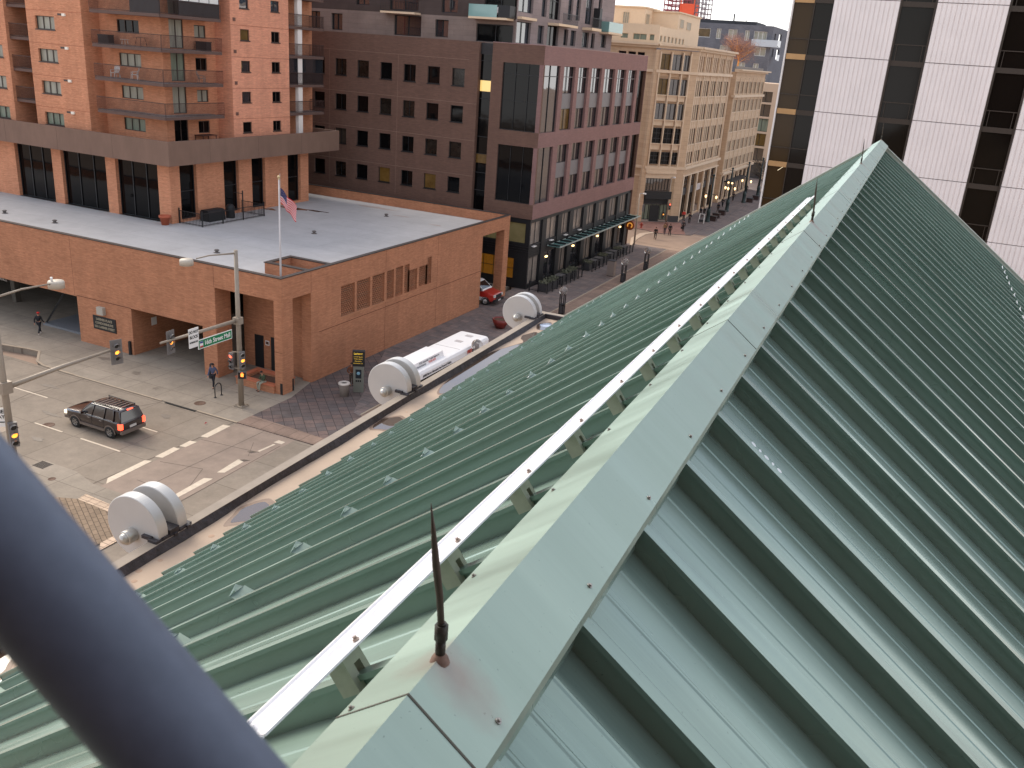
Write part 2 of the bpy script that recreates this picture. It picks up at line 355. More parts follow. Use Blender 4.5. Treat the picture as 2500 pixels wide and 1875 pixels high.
b = MB(); b.ext([(-37.4, 57.5), (-32.0, 45.5), (-31.3, 45.2), (-31.3, 116.4), (-38.2, 116.4), (-38.2, 84), (-38.2, 57.2)], -.5, .006)
mallw = struct('mall_pavement', b, PAVF)
b = MB(); b.box(-31.3, -12.2, 39.9, 116.4, -.5, -.02); struct('mall_busway', b, LANEM)
b = MB(); b.box(-31.42, -31.28, 45.4, 116.4, -.02, .012); struct('mall_kerb', b, KERB, mallw)
b = MB(); b.box(-260, 60, 116.4, 131.0, -.5, -.06); mkt = struct('far_cross_street', b, TANM)
b = MB()
for i in range(7): b.box(-36.2+.0, -16, 118.2+i*0, 118.3, -.06, -.055)
b.box(-36, -14, 129.4, 129.5, -.06, -.054)
struct('crossing_line', b, PAINT, mkt)
b = MB(); b.ext([(-260, 131), (-38, 128.3), (-36.4, 127.0), (-31.6, 129.5), (-31.6, 260), (-260, 260)], -.5, .0); farw = struct('far_pavement', b, PAVF)
b = MB(); b.ext([(-47, 128.9), (-38, 128.4), (-36.4, 127.1), (-32.4, 129.4), (-35.9, 139.2), (-41.3, 134.8), (-47, 134.8)], 0, .010); struct('red_corner_pavers', b, REDM, farw)
b = MB(); b.ext([(-36.6, 139), (-31.7, 134), (-31.7, 260), (-36.6, 260)], 0, .006); struct('far_mall_pavers', b, PAVF, farw)
b = MB(); b.box(-31.6, -12, 131, 420, -.5, -.05); struct('far_mall_busway', b, PAVF)
b = MB(); b.ext([(-36.25, 115.2), (-36.0, 115.3), (-36.9, 120.3), (-37.1, 124.9), (-36.4, 127.4), (-36.9, 127.4), (-38.0, 124.9), (-37.8, 120.3)], -.06, .02); struct('far_kerb', b, pmat('pale_kerb', srgb(190, 168, 146), .8), mkt)
b = MB(); b.ext([(-40, 24.2), (-40, 8), (-12.2, 8), (-12.2, 24.2), (-33, 24.2), (-33, 29.0), (-34, 29.4), (-37.4, 29.4), (-39.2, 29.9), (-41.8, 29.9), (-41.8, 24.2)], -.5, .0)
nearw = struct('near_corner_pavement', b, WALKM)
b = MB(); b.ext([(-38.2, 24.4), (-32.2, 24.4), (-32.2, 26.8), (-34.3, 27.7), (-36.6, 27.8), (-38.0, 27.2)], 0, .005); struct('herringbone_pavers', b, slabmat('tan_pavers', srgb(138, 118, 98), srgb(126, 108, 90), srgb(88, 74, 62), .5, .25, .02, rot=R_(30), offset=.5), nearw)
b = MB(); b.ext([(-36.6, 27.8), (-34.3, 27.7), (-33.8, 28.2), (-36.7, 28.4)], .0, .007); b.ext([(-32.2, 25.4), (-31.7, 24.9), (-31.7, 27.4), (-32.2, 27.4)], 0, .007); struct('pale_paver_band', b, slabmat('pale_pavers', srgb(196, 172, 148), srgb(184, 160, 138), srgb(130, 112, 96), .6, .3, .02), nearw)
OIL = pmat('oil_stain', srgb(112, 101, 90), .6, var=.15, vscale=3); PATCH = pmat('road_patch', srgb(152, 136, 120), .88, var=.06, vscale=2)
def stain(cx, cy, rx, ry, seed, z, material, par):
    random.seed(seed); ph = [random.random()*6.28 for _ in range(4)]
    b = MB(); b.ext([(cx+rx*math.cos(t)*(1+.25*math.sin(2*t+ph[0])+.15*math.sin(5*t+ph[1])), cy+ry*math.sin(t)*(1+.22*math.sin(3*t+ph[2])+.1*math.sin(8*t+ph[3]))) for t in [2*PI*i/40 for i in range(40)]], z, z+.002); o = b.build('stain', material, par); return o
for i, (x, y, a, c) in enumerate(((-47, 34.5, .9, .15), (-39.2, 34.2, 1.1, .13), (-51, 37.6, .7, .2), (-44.5, 31.6, .5, .2), (-55, 34.4, 1.6, .12), (-41.2, 38.2, .4, .25))): stain(x, y, a, c, i+30, RZ+.012, OIL, road)
for i, (x, y, a, c) in enumerate(((-48.5, 42.6, .35, .3), (-40.0, 43.8, .5, .12), (-52.6, 43.4, .6, .25), (-45.2, 41.2, .25, .2))): stain(x, y, a, c, i+50, .006, OIL, walk)
b = MB(); b.ext([(-49.8, 30.6), (-46.9, 30.6), (-46.9, 32.2), (-49.8, 32.2)], RZ+.002, RZ+.005); b.build('road_patch', PATCH, road)
b = MB()
for p, q in (((-50.5, 29.4), (-50.2, 33.0)), ((-50.2, 33.0), (-50.9, 36.0)), ((-50.9, 36.0), (-50.4, 39.8)), ((-46.0, 36.3), (-44.4, 37.0)), ((-44.4, 37.0), (-43.2, 39.7))): b.bar((*p, RZ+.004), (*q, RZ+.004), .03, .004)
b.build('pavement_crack', CRACK, road)
def disc(name, x, y, r, z, label, material, cat='manhole cover'):
    b = MB(); b.lathe([(1e-4, .004), (r*.85, .004), (r*.86, .008), (r, .008), (r, -.03)], 20)
    o = b.build(name, material); o.location = (x, y, z); return tag(o, label, cat)
RUST = pmat('rusty_iron', srgb(96, 72, 58), .8, var=.25, vscale=14, bump=.4, bscale=60)
disc('manhole_cover', -41.0, 40.95, .38, 0, 'rusty round manhole cover on the pavement beside the storm drain', RUST)
disc('manhole_cover', -45.7, 33.3, .36, RZ, 'round manhole cover in the road ahead of the dark red car', RUST)
disc('manhole_cover', -39.5, 28.6, .2, 0, 'small round cover on the corner pavement near the large discs', RUST)
b = MB()
for i in range(14): b.box(-.42+i*.06, -.39+i*.06, -.3, .3, 0, .03)
b.box(-.45, .45, -.33, -.3, 0, .035); b.box(-.45, .45, .3, .33, 0, .035)
o = b.build('drain_grate', pmat('grate_iron', srgb(58, 48, 42), .7)); o.location = (-41.3, 29.45, -.02); tag(o, 'slotted iron drain grate at the kerb below the one way sign', 'drain grate')

# ================================================================== NEAR BUILDING WITH THE GREEN METAL ROOF
PSI = .0335975
NB = thing('metal_roof_building', (-1.512, 23.3, 21.743), 'building with a long green standing seam gable roof and a flat ledge', 'building', rz=PSI, world=False)
TT = .7497; Z0 = -.09; HX = 7.434; SP = .60975; Y1 = 0.0; YB = -21.72-3*SP*1.0
GREEN = bpy.data.materials.new('green_roof_metal')
def greenmat(name, col, rough, panv=.10, coat=0, stain=False):
    M = bpy.data.materials.new(name); M.use_nodes = True; n = M.node_tree; p = n.nodes['Principled BSDF']; l = n.links.new
    tc = n.nodes.new('ShaderNodeTexCoord')
    p.inputs['Roughness'].default_value = rough; p.inputs['Specular IOR Level'].default_value = .8; p.inputs['Metallic'].default_value = .35; p.inputs['IOR'].default_value = 1.5
    mp = n.nodes.new('ShaderNodeMapping'); mp.inputs['Scale'].default_value = (.45, 3.5, .45); l(tc.outputs['Object'], mp.inputs[0])
    nr = n.nodes.new('ShaderNodeTexNoise'); nr.inputs['Scale'].default_value = 1.1; nr.inputs['Detail'].default_value = 5; l(mp.outputs[0], nr.inputs['Vector'])
    mrr = n.nodes.new('ShaderNodeMapRange'); mrr.inputs[1].default_value = .35; mrr.inputs[2].default_value = .65; mrr.inputs[3].default_value = rough-.09; mrr.inputs[4].default_value = rough+.12; l(nr.outputs['Fac'], mrr.inputs[0]); l(mrr.outputs[0], p.inputs['Roughness'])
    nz = n.nodes.new('ShaderNodeTexNoise'); nz.inputs['Scale'].default_value = 1.3; nz.inputs['Detail'].default_value = 7; nz.inputs['Roughness'].default_value = .6; l(mp.outputs[0], nz.inputs['Vector'])
    mr = n.nodes.new('ShaderNodeMapRange'); mr.inputs[1].default_value = .3; mr.inputs[2].default_value = .7; mr.inputs[3].default_value = 1-panv; mr.inputs[4].default_value = 1+panv; l(nz.outputs['Fac'], mr.inputs[0])
    vm = n.nodes.new('ShaderNodeVectorMath'); vm.operation = 'SCALE'; vm.inputs[0].default_value = col; l(mr.outputs[0], vm.inputs['Scale']); cur = vm.outputs[0]  # streaks along the slope: weathered tone, with sky reflections painted in
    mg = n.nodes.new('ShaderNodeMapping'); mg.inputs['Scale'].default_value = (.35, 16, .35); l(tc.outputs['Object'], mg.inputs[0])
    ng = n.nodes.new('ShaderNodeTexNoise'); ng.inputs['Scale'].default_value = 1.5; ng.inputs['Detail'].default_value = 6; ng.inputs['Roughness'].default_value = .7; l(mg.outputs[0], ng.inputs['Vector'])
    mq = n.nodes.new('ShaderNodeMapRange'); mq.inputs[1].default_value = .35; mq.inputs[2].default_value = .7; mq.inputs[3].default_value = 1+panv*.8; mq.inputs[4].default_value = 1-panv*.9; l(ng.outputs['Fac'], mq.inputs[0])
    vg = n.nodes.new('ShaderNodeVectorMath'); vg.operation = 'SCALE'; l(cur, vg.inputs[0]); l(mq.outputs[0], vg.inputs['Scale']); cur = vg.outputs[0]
    nz2 = n.nodes.new('ShaderNodeTexNoise'); nz2.inputs['Scale'].default_value = 90; nz2.inputs['Detail'].default_value = 2; l(tc.outputs['Object'], nz2.inputs['Vector'])
    mr2 = n.nodes.new('ShaderNodeMapRange'); mr2.inputs[1].default_value = .72; mr2.inputs[2].default_value = .76; mr2.inputs[3].default_value = 0; mr2.inputs[4].default_value = .5; l(nz2.outputs['Fac'], mr2.inputs[0])
    mx = n.nodes.new('ShaderNodeMix'); mx.data_type = 'RGBA'; mx.inputs[7].default_value = (col[0]*.35, col[1]*.35, col[2]*.35, 1); l(mr2.outputs[0], mx.inputs[0]); l(cur, mx.inputs[6]); cur = mx.outputs[2]
    if stain:   # rust stains running down from the rod feet
        s = n.nodes.new('ShaderNodeSeparateXYZ'); l(tc.outputs['Object'], s.inputs[0])
        pp = n.nodes.new('ShaderNodeMath'); pp.operation = 'ABSOLUTE'
        ad = n.nodes.new('ShaderNodeMath'); ad.operation = 'ADD'; ad.inputs[1].default_value = 21.87; l(s.outputs[1], ad.inputs[0])
        pg = n.nodes.new('ShaderNodeMath'); pg.operation = 'PINGPONG'; pg.inputs[1].default_value = 3.64; l(ad.outputs[0], pg.inputs[0])
        cb = n.nodes.new('ShaderNodeCombineXYZ'); l(s.outputs[0], cb.inputs[0]); sc = n.nodes.new('ShaderNodeMath'); sc.operation = 'MULTIPLY'; sc.inputs[1].default_value = 1.7; l(pg.outputs[0], sc.inputs[0]); l(sc.outputs[0], cb.inputs[1])
        sx = n.nodes.new('ShaderNodeVectorMath'); sx.operation = 'SUBTRACT'; sx.inputs[1].default_value = (.035, 0, 0); l(cb.outputs[0], sx.inputs[0])
        ln = n.nodes.new('ShaderNodeVectorMath'); ln.operation = 'LENGTH'; l(sx.outputs[0], ln.inputs[0])
        nn = n.nodes.new('ShaderNodeTexNoise'); nn.inputs['Scale'].default_value = 26; nn.inputs['Detail'].default_value = 6; l(tc.outputs['Object'], nn.inputs['Vector'])
        m1 = n.nodes.new('ShaderNodeMath'); m1.operation = 'MULTIPLY_ADD'; m1.inputs[1].default_value = .07; l(nn.outputs['Fac'], m1.inputs[0]); l(ln.outputs['Value'], m1.inputs[2])
        r1 = n.nodes.new('ShaderNodeMapRange'); r1.inputs[1].default_value = .19; r1.inputs[2].default_value = .06; r1.inputs[3].default_value = 0; r1.inputs[4].default_value = .62; l(m1.outputs[0], r1.inputs[0])
        mx2 = n.nodes.new('ShaderNodeMix'); mx2.data_type = 'RGBA'; mx2.inputs[7].default_value = (*srgb(140, 116, 108), 1); l(r1.outputs[0], mx2.inputs[0]); l(cur, mx2.inputs[6]); cur = mx2.outputs[2]
    l(cur, p.inputs['Base Color'])
    nb = n.nodes.new('ShaderNodeTexNoise'); nb.inputs['Scale'].default_value = .9; nb.inputs['Detail'].default_value = 1; l(mp.outputs[0], nb.inputs['Vector'])
    bp = n.nodes.new('ShaderNodeBump'); bp.inputs['Strength'].default_value = .16; bp.inputs['Distance'].default_value = .04; l(nb.outputs['Fac'], bp.inputs['Height']); l(bp.outputs[0], p.inputs['Normal'])
    return M
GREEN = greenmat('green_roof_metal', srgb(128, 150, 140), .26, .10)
GREENC = greenmat('green_cap_metal', srgb(146, 166, 154), .36, .04, stain=True)
def roof_side(sgn, name):
    ln = math.sqrt(1+TT*TT); nx, nz_ = sgn*TT/ln, 1/ln          # outward normal in (x,z)
    SH = .098
    prof = []
    k = 0; y = Y1-3.913 - 40*SP
    ys = []
    y = -3.913-(.30 if sgn > 0 else 0)
    while y+SP <= Y1+.01: y += SP
    while y > -29: ys.append(y); y -= SP
    for yk in sorted(ys):
        for dy, h in ((-.012, 0), (-.010, .078), (-.026, .080), (-.026, .098), (.018, .098), (.012, 0)): prof.append((yk+dy, h))
        for c in (.15, .305, .46):
            for dy, h in ((-.012, 0), (-.005, .0035), (.005, .0035), (.012, 0)): prof.append((yk+c+dy, h))
    prof = [p for p in prof if p[0] <= Y1]
    prof.append((Y1, 0))
    NS = 26
    vs = []; fs = []
    for i in range(NS+1):
        x = .04+(HX-.04)*i/NS; zb = Z0-TT*x
        for (yy, h) in prof:
            hh = h-SH
            vs.append((sgn*x+nx*hh, yy, zb+nz_*hh))
    n = len(prof)
    for i in range(NS):
        for j in range(n-1): fs.append((i*n+j, i*n+j+1, (i+1)*n+j+1, (i+1)*n+j))
    b = MB(); b.add(vs, fs)
    # rib end caps + eave drip
    for yk in ys:
        x = HX; zb = Z0-TT*x
        pts = [(sgn*x+nx*hh, yk+dy, zb+nz_*hh) for dy, hh in ((-.012, -SH), (-.020, -.02), (-.020, 0), (.012, 0), (.012, -SH))]
        b.poly(pts)
    xe = HX; ze = Z0-TT*xe
    b.box(*sorted((sgn*(xe-.05), sgn*(xe-.03))), -29, Y1, ze-.26, ze-.05)
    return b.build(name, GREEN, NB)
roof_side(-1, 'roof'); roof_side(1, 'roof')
# rake trim at the far gable and gable wall
RAKE = pmat('pale_rake_trim', srgb(196, 196, 186), .35, .2)
b = MB()
for s in (-1, 1):
    b.prism([(s*.03, Z0+.015), (s*(HX+.02), Z0-TT*(HX+.02)+.02), (s*(HX+.02), Z0-TT*(HX+.02)-.16), (s*.03, Z0-.18)], Y1, Y1+.04)
    b.prism([(s*.03, Z0+.035), (s*(HX+.02), Z0-TT*(HX+.02)+.035), (s*(HX+.02), Z0-TT*(HX+.02)+.012), (s*.03, Z0+.012)], Y1-.03, Y1+.05)
b.build('rake_trim', RAKE, NB)
b = MB(); b.add([(-HX+.1, Y1-.02, -5.8), (HX-.1, Y1-.02, -5.8), (0, Y1-.02, -.12), (-HX+.1, Y1-.02, -6.86), (HX-.1, Y1-.02, -6.86)], [(0, 2, 1), (3, 0, 1, 4)])
b.box(-9.40, 9.4, -29, 3.60, -21.5, -6.90)
b.box(-7.2, 7.2, -28, Y1-.02, -6.90, -5.75)
NBW = pmat('tan_building_wall', srgb(172, 150, 126), .8, var=.06)
b.build('wall', NBW, NB)
# ridge cap in sheets
b = MB(); cw = .176; th = .004
joints = [-29.0, -25.42, -22.01, -18.6, -15.19, -11.8, -8.4, -5.0, -1.6, .03]
for i in range(len(joints)-1):
    a, c = joints[i]+.0015, joints[i+1]-.0015
    for s in (-1, 1):
        z1 = -cw*.762
        pts = [(0, 0), (s*cw, z1), (s*(cw+.004), z1-.022), (s*(cw-.004), z1-.020), (s*(cw-.010), z1-.006), (0, -.012)]
        b.prism(pts, a, c)
b.add([(-cw, .028, -cw*.762), (0, .032, .002), (cw, .028, -cw*.762), (cw, .028, -cw*.762-.06), (0, .028, -.1), (-cw, .028, -cw*.762-.06)], [(0, 1, 2, 3, 4, 5)])
cap = b.build('ridge_cap', GREENC, NB)
for j in joints[1:-1]:
    b = MB()
    for s in (-1, 1): b.bar((0, j, .001), (s*cw, j, -cw*.762+.001), .006, .0015, upv=(s*.6, 0, .8))
    b.build('cap_seam', pmat('seam_sealant', srgb(80, 78, 70), .8), cap)
# closure under the cap between seams
b = MB()
for s in (-1, 1): b.add([(s*(cw-.04), -29, Z0-TT*(cw-.04)-.1), (s*(cw-.04), 0, Z0-TT*(cw-.04)-.1), (s*(cw-.03), 0, -cw*.762+.0), (s*(cw-.03), -29, -cw*.762+.0)], [(0, 1, 2, 3)])
b.build('cap_closure', GREEN, NB)
# screws on the cap
SCREW = pmat('screw_metal', srgb(150, 146, 140), .35, .8)
k = 0; y = -22.6
while y < -1:
    for s in (-1, 1):
        b = MB(); c = Vector((s*.150, y+(.12 if s > 0 else 0), -.150*.762)); nrm = Vector((s*.606, 0, .795))
        b.tube([c, c+nrm*.003], .008, 10); b.tube([c+nrm*.003, c+nrm*.008], .0042, 6); b.build('screw', SCREW, cap)
    y += .61
# snow rail
ALU = pmat('white_aluminium', srgb(232, 232, 236), .30, .0, var=.03, vscale=3, spec=.6)
RX = -.42; RZ_ = -.300
def nrm(p, h=0, s=-1): return (p[0]-.6*h, p[1], p[2]+.8*h)
b = MB(); d = Vector((-.8, 0, -.6)); nn = Vector((-.6, 0, .8)); c0 = Vector((RX, 0, RZ_))
cs = [(-.066, -.002), (-.066, .004), (-.020, .005), (-.010, .000), (.012, .000), (.020, .014), (.046, .014), (.048, .022), (.058, .022), (.060, -.004), (.056, -.026), (.050, -.026), (.052, -.004)]
pts = [c0+d*a+nn*h for a, h in cs]
for y0, y1 in ((-29, -22.02), (-22.015, -16.0), (-15.995, -10.2)):
    b.prism([(p.x, p.z) for p in pts], y0, y1)
rail = b.build('snow_rail', ALU, NB)
CL = pmat('clamp_metal', srgb(172, 172, 156), .4, .3, var=.1, vscale=20)
ys = []; y = -3.913-SP*11
while y > -25: ys.append(y); y -= SP
for y in ys:
    if y > -10.3: continue
    b = MB(); sc = Vector((RX, y, Z0+TT*RX)) + nn*(-.03); 
    def pt(a, yy, h): q = sc+d*a+nn*h; return (q.x, y+yy, q.z)
    for (a0, a1, y0, y1, h0, h1) in ((-.058, .01, -.046, -.014, -.012, .062), (-.058, .01, .014, .036, -.004, .062), (-.058, .01, -.0459, .0359, .062, .100)):
        vs = [pt(a, yy, h) for h in (h0, h1) for a, yy in ((a0, y0), (a1, y0), (a1, y1), (a0, y1))]
        b.add(vs, [(0,3,2,1),(4,5,6,7),(0,1,5,4),(1,2,6,5),(2,3,7,6),(3,0,4,7)])
    b.build('clamp', CL, rail)
for y in ys:
    if y > -10.3: continue
    b = MB(); c = Vector((RX, y-.01, RZ_))+d*(-.045)+nn*.006
    b.tube([c, c+nn*.006], .010, 6); b.tube([c+nn*.006, c+nn*.013], .006, 6)
    b.build('bolt', pmat('bolt_metal', srgb(176, 160, 150), .4, .6), rail)
# lightning rods
ROD = pmat('weathered_rod', srgb(78, 68, 60), .6, .4, var=.2, vscale=20)
rodl = ['tapered lightning rod with a rusty foot, nearest on the ridge cap', 'lightning rod on the ridge beside the far end of the white snow rail', 'thin lightning rod standing on the ridge near the gable end', 'thin lightning rod at the very tip of the green gable']
rot = Matrix.Rotation(PSI, 4, 'Z')
for i, y in enumerate((-21.87, -14.55, -7.45, -.10)):
    wp = Matrix.Translation((-1.512, 23.3, 21.743)) @ rot @ Vector((0, y, 0))
    r = thing('lightning_rod', wp, rodl[i], 'lightning rod', 'lightning rods along the ridge', rz=PSI, world=False)
    b = MB(); h = .385
    b.tube([(0, 0, .07), (-.004, -.008, .16), (-.010, -.020, .24), (-.014, -.030, .32), (-.018, -.04, h+.01)], [.0075, .0078, .0085, .0055, .0008], 12); b.build('spike', ROD, r)
    b = MB(); b.tube([(0, 0, 0), (0, 0, .045)], .0115, 12); b.tube([(0, 0, .045), (0, 0, .085)], .015, 6); b.tube([(0, 0, .085), (0, 0, .09)], .010, 12); b.build('socket', pmat('dark_socket', srgb(62, 60, 54), .5, .5, var=.2, vscale=30), r)
    b = MB(); b.lathe([(.023, -.014), (.020, -.004), (.015, .004), (.011, .010)], 14); b.build('foot_flange', pmat('rusty_flange', srgb(120, 98, 86), .8, var=.3, vscale=40), r)
# ledge: flat roof, kerb, tar and shade strip, puddles
LEDGE = pmat('ledge_membrane', srgb(166, 146, 128), .8, var=.06, vscale=1.2, var2=.10, v2scale=.45)
b = MB(); b.box(-9.32, -7.2, -29, 3.45, -6.90, -6.863); lg = b.build('flat_roof', LEDGE, NB)
b = MB(); b.box(-9.51, -9.31, -29, 3.65, -7.6, -6.712); b.box(-9.31, -7.0, 3.45, 3.65, -7.6, -6.712)
b.build('parapet', pmat('parapet_stone', srgb(142, 130, 118), .8, var=.12, vscale=2.5), NB)
TAR = pmat('black_tar', srgb(52, 48, 52), .6, var=.5, vscale=5, bump=.5, bscale=14)
b = MB(); prev = None
random.seed(3)
yy = -29.0
while yy < 3.44:
    y2 = min(yy+.35, 3.45); w0 = .055+.03*math.sin(yy*1.3)+.02*random.random(); w1 = .055+.03*math.sin(y2*1.3)+.02*random.random()
    if prev is not None: w0 = prev
    b.quad((-9.308, yy, -6.717), (-9.308, y2, -6.717), (-9.31+w1, y2, -6.859), (-9.31+w0, yy, -6.859)); prev = w1; yy = y2
b.box(-9.31, -7.2, 3.40, 3.452, -6.86, -6.716)
b.build('tar_and_shade_strip', TAR, NB)  # dark strip: tar plus the parapet's shade painted in
PUD = bpy.data.materials.new('puddle_water'); PUD.use_nodes = True
pp = PUD.node_tree.nodes['Principled BSDF']; pp.inputs['Base Color'].default_value = (*srgb(74, 58, 46), 1); pp.inputs['Roughness'].default_value = .03; pp.inputs['IOR'].default_value = 1.6; pp.inputs['Specular IOR Level'].default_value = .7
WET = pmat('wet_membrane', srgb(120, 98, 82), .5, var=.15, vscale=5)
def puddle(cx, cy, rx, ry, seed, z=-6.8615, wet=1.22):
    random.seed(seed); ph = [random.random()*6.28 for _ in range(4)]
    def ring(k):
        return [(cx+k*rx*math.cos(t)*(1+.16*math.sin(2*t+ph[0])+.10*math.sin(3*t+ph[1])+.05*math.sin(7*t+ph[2])), cy+k*ry*math.sin(t)*(1+.12*math.sin(2*t+ph[3])+.08*math.sin(5*t+ph[1]))) for t in [2*PI*i/60 for i in range(60)]]
    b = MB(); b.ext([(min(max(x, -9.26), -7.25), min(y, 3.38)) for x, y in ring(wet)], z-.001, z); b.build('damp_patch', WET, lg)
    b = MB(); b.ext([(min(max(x, -9.28), -7.25), min(y, 3.39)) for x, y in ring(1)], z-.001, z+.0012); b.build('puddle', PUD, lg)
puddle(-8.75, -2.15, .52, 2.75, 1, wet=1.04); puddle(-8.98, -7.02, .26, .45, 2); puddle(-8.93, -11.9, .20, .42, 5, wet=1.35); puddle(-8.95, 2.5, .22, .42, 8, wet=1.1); puddle(-9.1, -16.95, .2, .35, 9, wet=1.35); puddle(-8.8, 1.1, .3, .6, 11, wet=1.05)
for (x, y, r) in ((-9.18, -14.3, .05), (-9.12, -13.9, .04), (-9.02, -14.55, .045), (-8.95, -12.9, .05), (-9.1, -15.2, .04), (-8.99, -6.2, .03)):
    b = MB(); b.lathe([(1e-4, .002), (r, .002), (r*1.1, 0)], 16, (x, y, -6.863)); b.build('round_stain', pmat('stain', srgb(160, 134, 114), .8), lg)
b = MB(); b.lathe([(1e-4, .006), (.17, .006), (.18, .0)], 24, (-8.98, 2.62, -6.86)); b.build('drain_lid', pmat('pale_lid', srgb(190, 200, 216), .2), lg)
b = MB()
for i, (x, y) in enumerate(((.31, -19.20), (.345, -19.20), (.38, -19.20), (.415, -19.20), (.45, -19.20))):
    zz = Z0-TT*x-.098*1.22+.012; b.add([(x+.008*math.cos(t)*(1.6 if i % 2 == 0 else .8)+.001, y+.014*math.sin(t), zz-TT*.008*math.cos(t)*(1.6 if i % 2 == 0 else .8)) for t in [2*PI*k/10 for k in range(10)]], [tuple(range(10))])
b.build('chalk_mark', pmat('chalk_white', srgb(226, 230, 230), .8), NB)
# snow guards
GUARD = greenmat('guard_metal', srgb(96, 116, 106), .45); FLAP = pmat('bright_flap', srgb(236, 240, 244), .3, .1)
ln = math.sqrt(1+TT*TT)
def guard(x, y, s, bent):
    b = MB(); dd = Vector((s*1/ln, 0, -TT/ln)); n_ = Vector((s*TT/ln, 0, 1/ln)); o = Vector((s*x, y, Z0-TT*x))-n_*.078
    def q(a, yy, h): return tuple(o+dd*a+Vector((0, yy, 0))+n_*h)
    w = .10
    b.quad(q(-.10, -w*.6, .004), q(-.10, w*.6, .004), q(.02, w*.6, .004), q(.02, -w*.6, .004))
    b.quad(q(-.02, -w*.7, .004), q(-.02, w*.7, .004), q(.05, w*.75, .075), q(.05, -w*.75, .075))
    b.mat(1); j = bent*.03
    b.add([q(.04, -w*.8, .080), q(.03, 0, .105+j), q(.10, -w*.35, .05+j), q(.05, w*.7, .070), q(.11, w*.3, .030), q(.07, 0, .085)], [(0, 1, 5, 2), (1, 3, 4, 5)])
    b.mat(0); b.tube([q(-.07, 0, .004), q(-.07, 0, .012)], .012, 8)
    b.build('snow_guard', [GUARD, FLAP], NB)
random.seed(12)
y = -3.913-SP*.5+SP*6; cnt = 0
yy = y
while yy > -22.2:
    for x in (2.62, 6.20):
        if (x > 5 and yy < -19) : continue
        if yy < Y1-.3 and cnt < 78: guard(x+random.uniform(-.02, .02), yy+random.uniform(-.02, .02), -1, random.random()); cnt += 1
    if -6.2 < yy < -1 : guard(3.0, yy, 1, random.random()); cnt += 1
    yy -= SP
# large double discs on the parapet
DISC = pmat('silver_disc_paint', srgb(186, 184, 182), .38, .15, var=.04, vscale=1.5, var2=.04, v2scale=.6)
HUB = pmat('silver_hub', srgb(176, 172, 166), .3, .5, var=.04)
dl = ['pair of large silver discs with a domed hub on the parapet, nearest the dark handrail', 'pair of large silver discs with domed hub on the parapet before the white bus', 'pair of large silver discs with a domed hub at the far corner of the parapet']
for i, y in enumerate((-13.66, -5.53, 2.58)):
    wp = Matrix.Translation((-1.512, 23.3, 21.743)) @ rot @ Vector((-9.93, y, -6.61))
    r = thing('disc_ornament', wp, dl[i], 'rooftop ornament', 'double disc ornaments on the parapet', rz=PSI, world=False)
    for y0, y1 in ((0, .21), (.44, .65)):
        b = MB(); b.T = Matrix.Translation((0, y0, 0)) @ Matrix.Rotation(-PI/2, 4, 'X')
        rr = .57; t = y1-y0
        b.lathe([(1e-4, 0), (rr-.012, 0), (rr, .012), (rr, t-.012), (rr-.012, t), (1e-4, t)], 72)
        o = b.build('disc', DISC, r)
        for p in o.data.polygons: p.use_smooth = False
    b = MB(); b.T = Matrix.Translation((.0, -.19, -.12)) @ Matrix.Rotation(-PI/2, 4, 'X'); b.lathe([(1e-4, 0), (.118, 0), (.125, .01), (.125, .19)], 36)
    b.build('hub', HUB, r)
    b = MB(); b.T = Matrix.Translation((.0, -.185, -.12)); b.ball((0, 0, 0), .098, 14); b.build('hub_dome', HUB, r)
    b = MB(); random.seed(i)
    for k in range(11):
        y0 = -.10+k*.075; hgt = random.uniform(.03, .075)
        b.box(.42+random.uniform(-.1, .02), .60+random.uniform(-.03, .04), y0, y0+.078, -.255, -.255+.16+hgt*.6)
    b.box(.24, .44, -.06, .02, -.10, -.04); b.box(.3, .6, .22, .43, -.1, .01)
    b.build('tar_patch', TAR, r)
    b = MB(); b.bar((.1, .22, -.05), (.45, .43, -.02), .02); b.bar((.1, .43, -.03), (.45, .22, -.06), .02); b.box(-.05, .05, .21, .44, -.1, .1); b.build('bracket', STEEL, r)
# handrail close to the lens, a real tube of the viewing platform
C0 = Vector((-.2315, .2, 22.75)); 
p1 = Vector((-.208, .197, 22.737)); p2 = Vector((-.295, .189, 22.814)); dd = (p2-p1)
b = MB()
PIPE = pmat('blue_grey_pipe_paint', srgb(82, 90, 106), .5, 0, var=.10, vscale=18, var2=.08, v2scale=90, spec=.4)
rp_ = thing('handrail', tuple(p1-dd*6), 'thick blue grey painted pipe of a handrail crossing the near corner', 'handrail')
pts = [p1-dd*6, p1-dd*2, p1, p2, p2+dd*2, p2+dd*6]
b.tube(pts, .0235, 48); b.build('pipe', PIPE, rp_)
for q, hh in ((p1-dd*5.4, .8), (p2+dd*6, 1.0)): b = MB(); b.tube([q, q-Vector((0, 0, hh))], .02, 24); b.build('post', PIPE, rp_)
# unseen wall added behind the camera to darken the roof's seam sides
b = MB(); b.box(-7, 14, -12, -2.2, 0, 40)
for z in range(4, 40, 4): b.box(-7.05, 14.05, -2.3, -2.1, z, z+.5)
hb = b.build('unseen_shading_wall', DBR); tag(hb, 'unseen dark brown wall added behind the camera to shade the green metal roof', 'building')

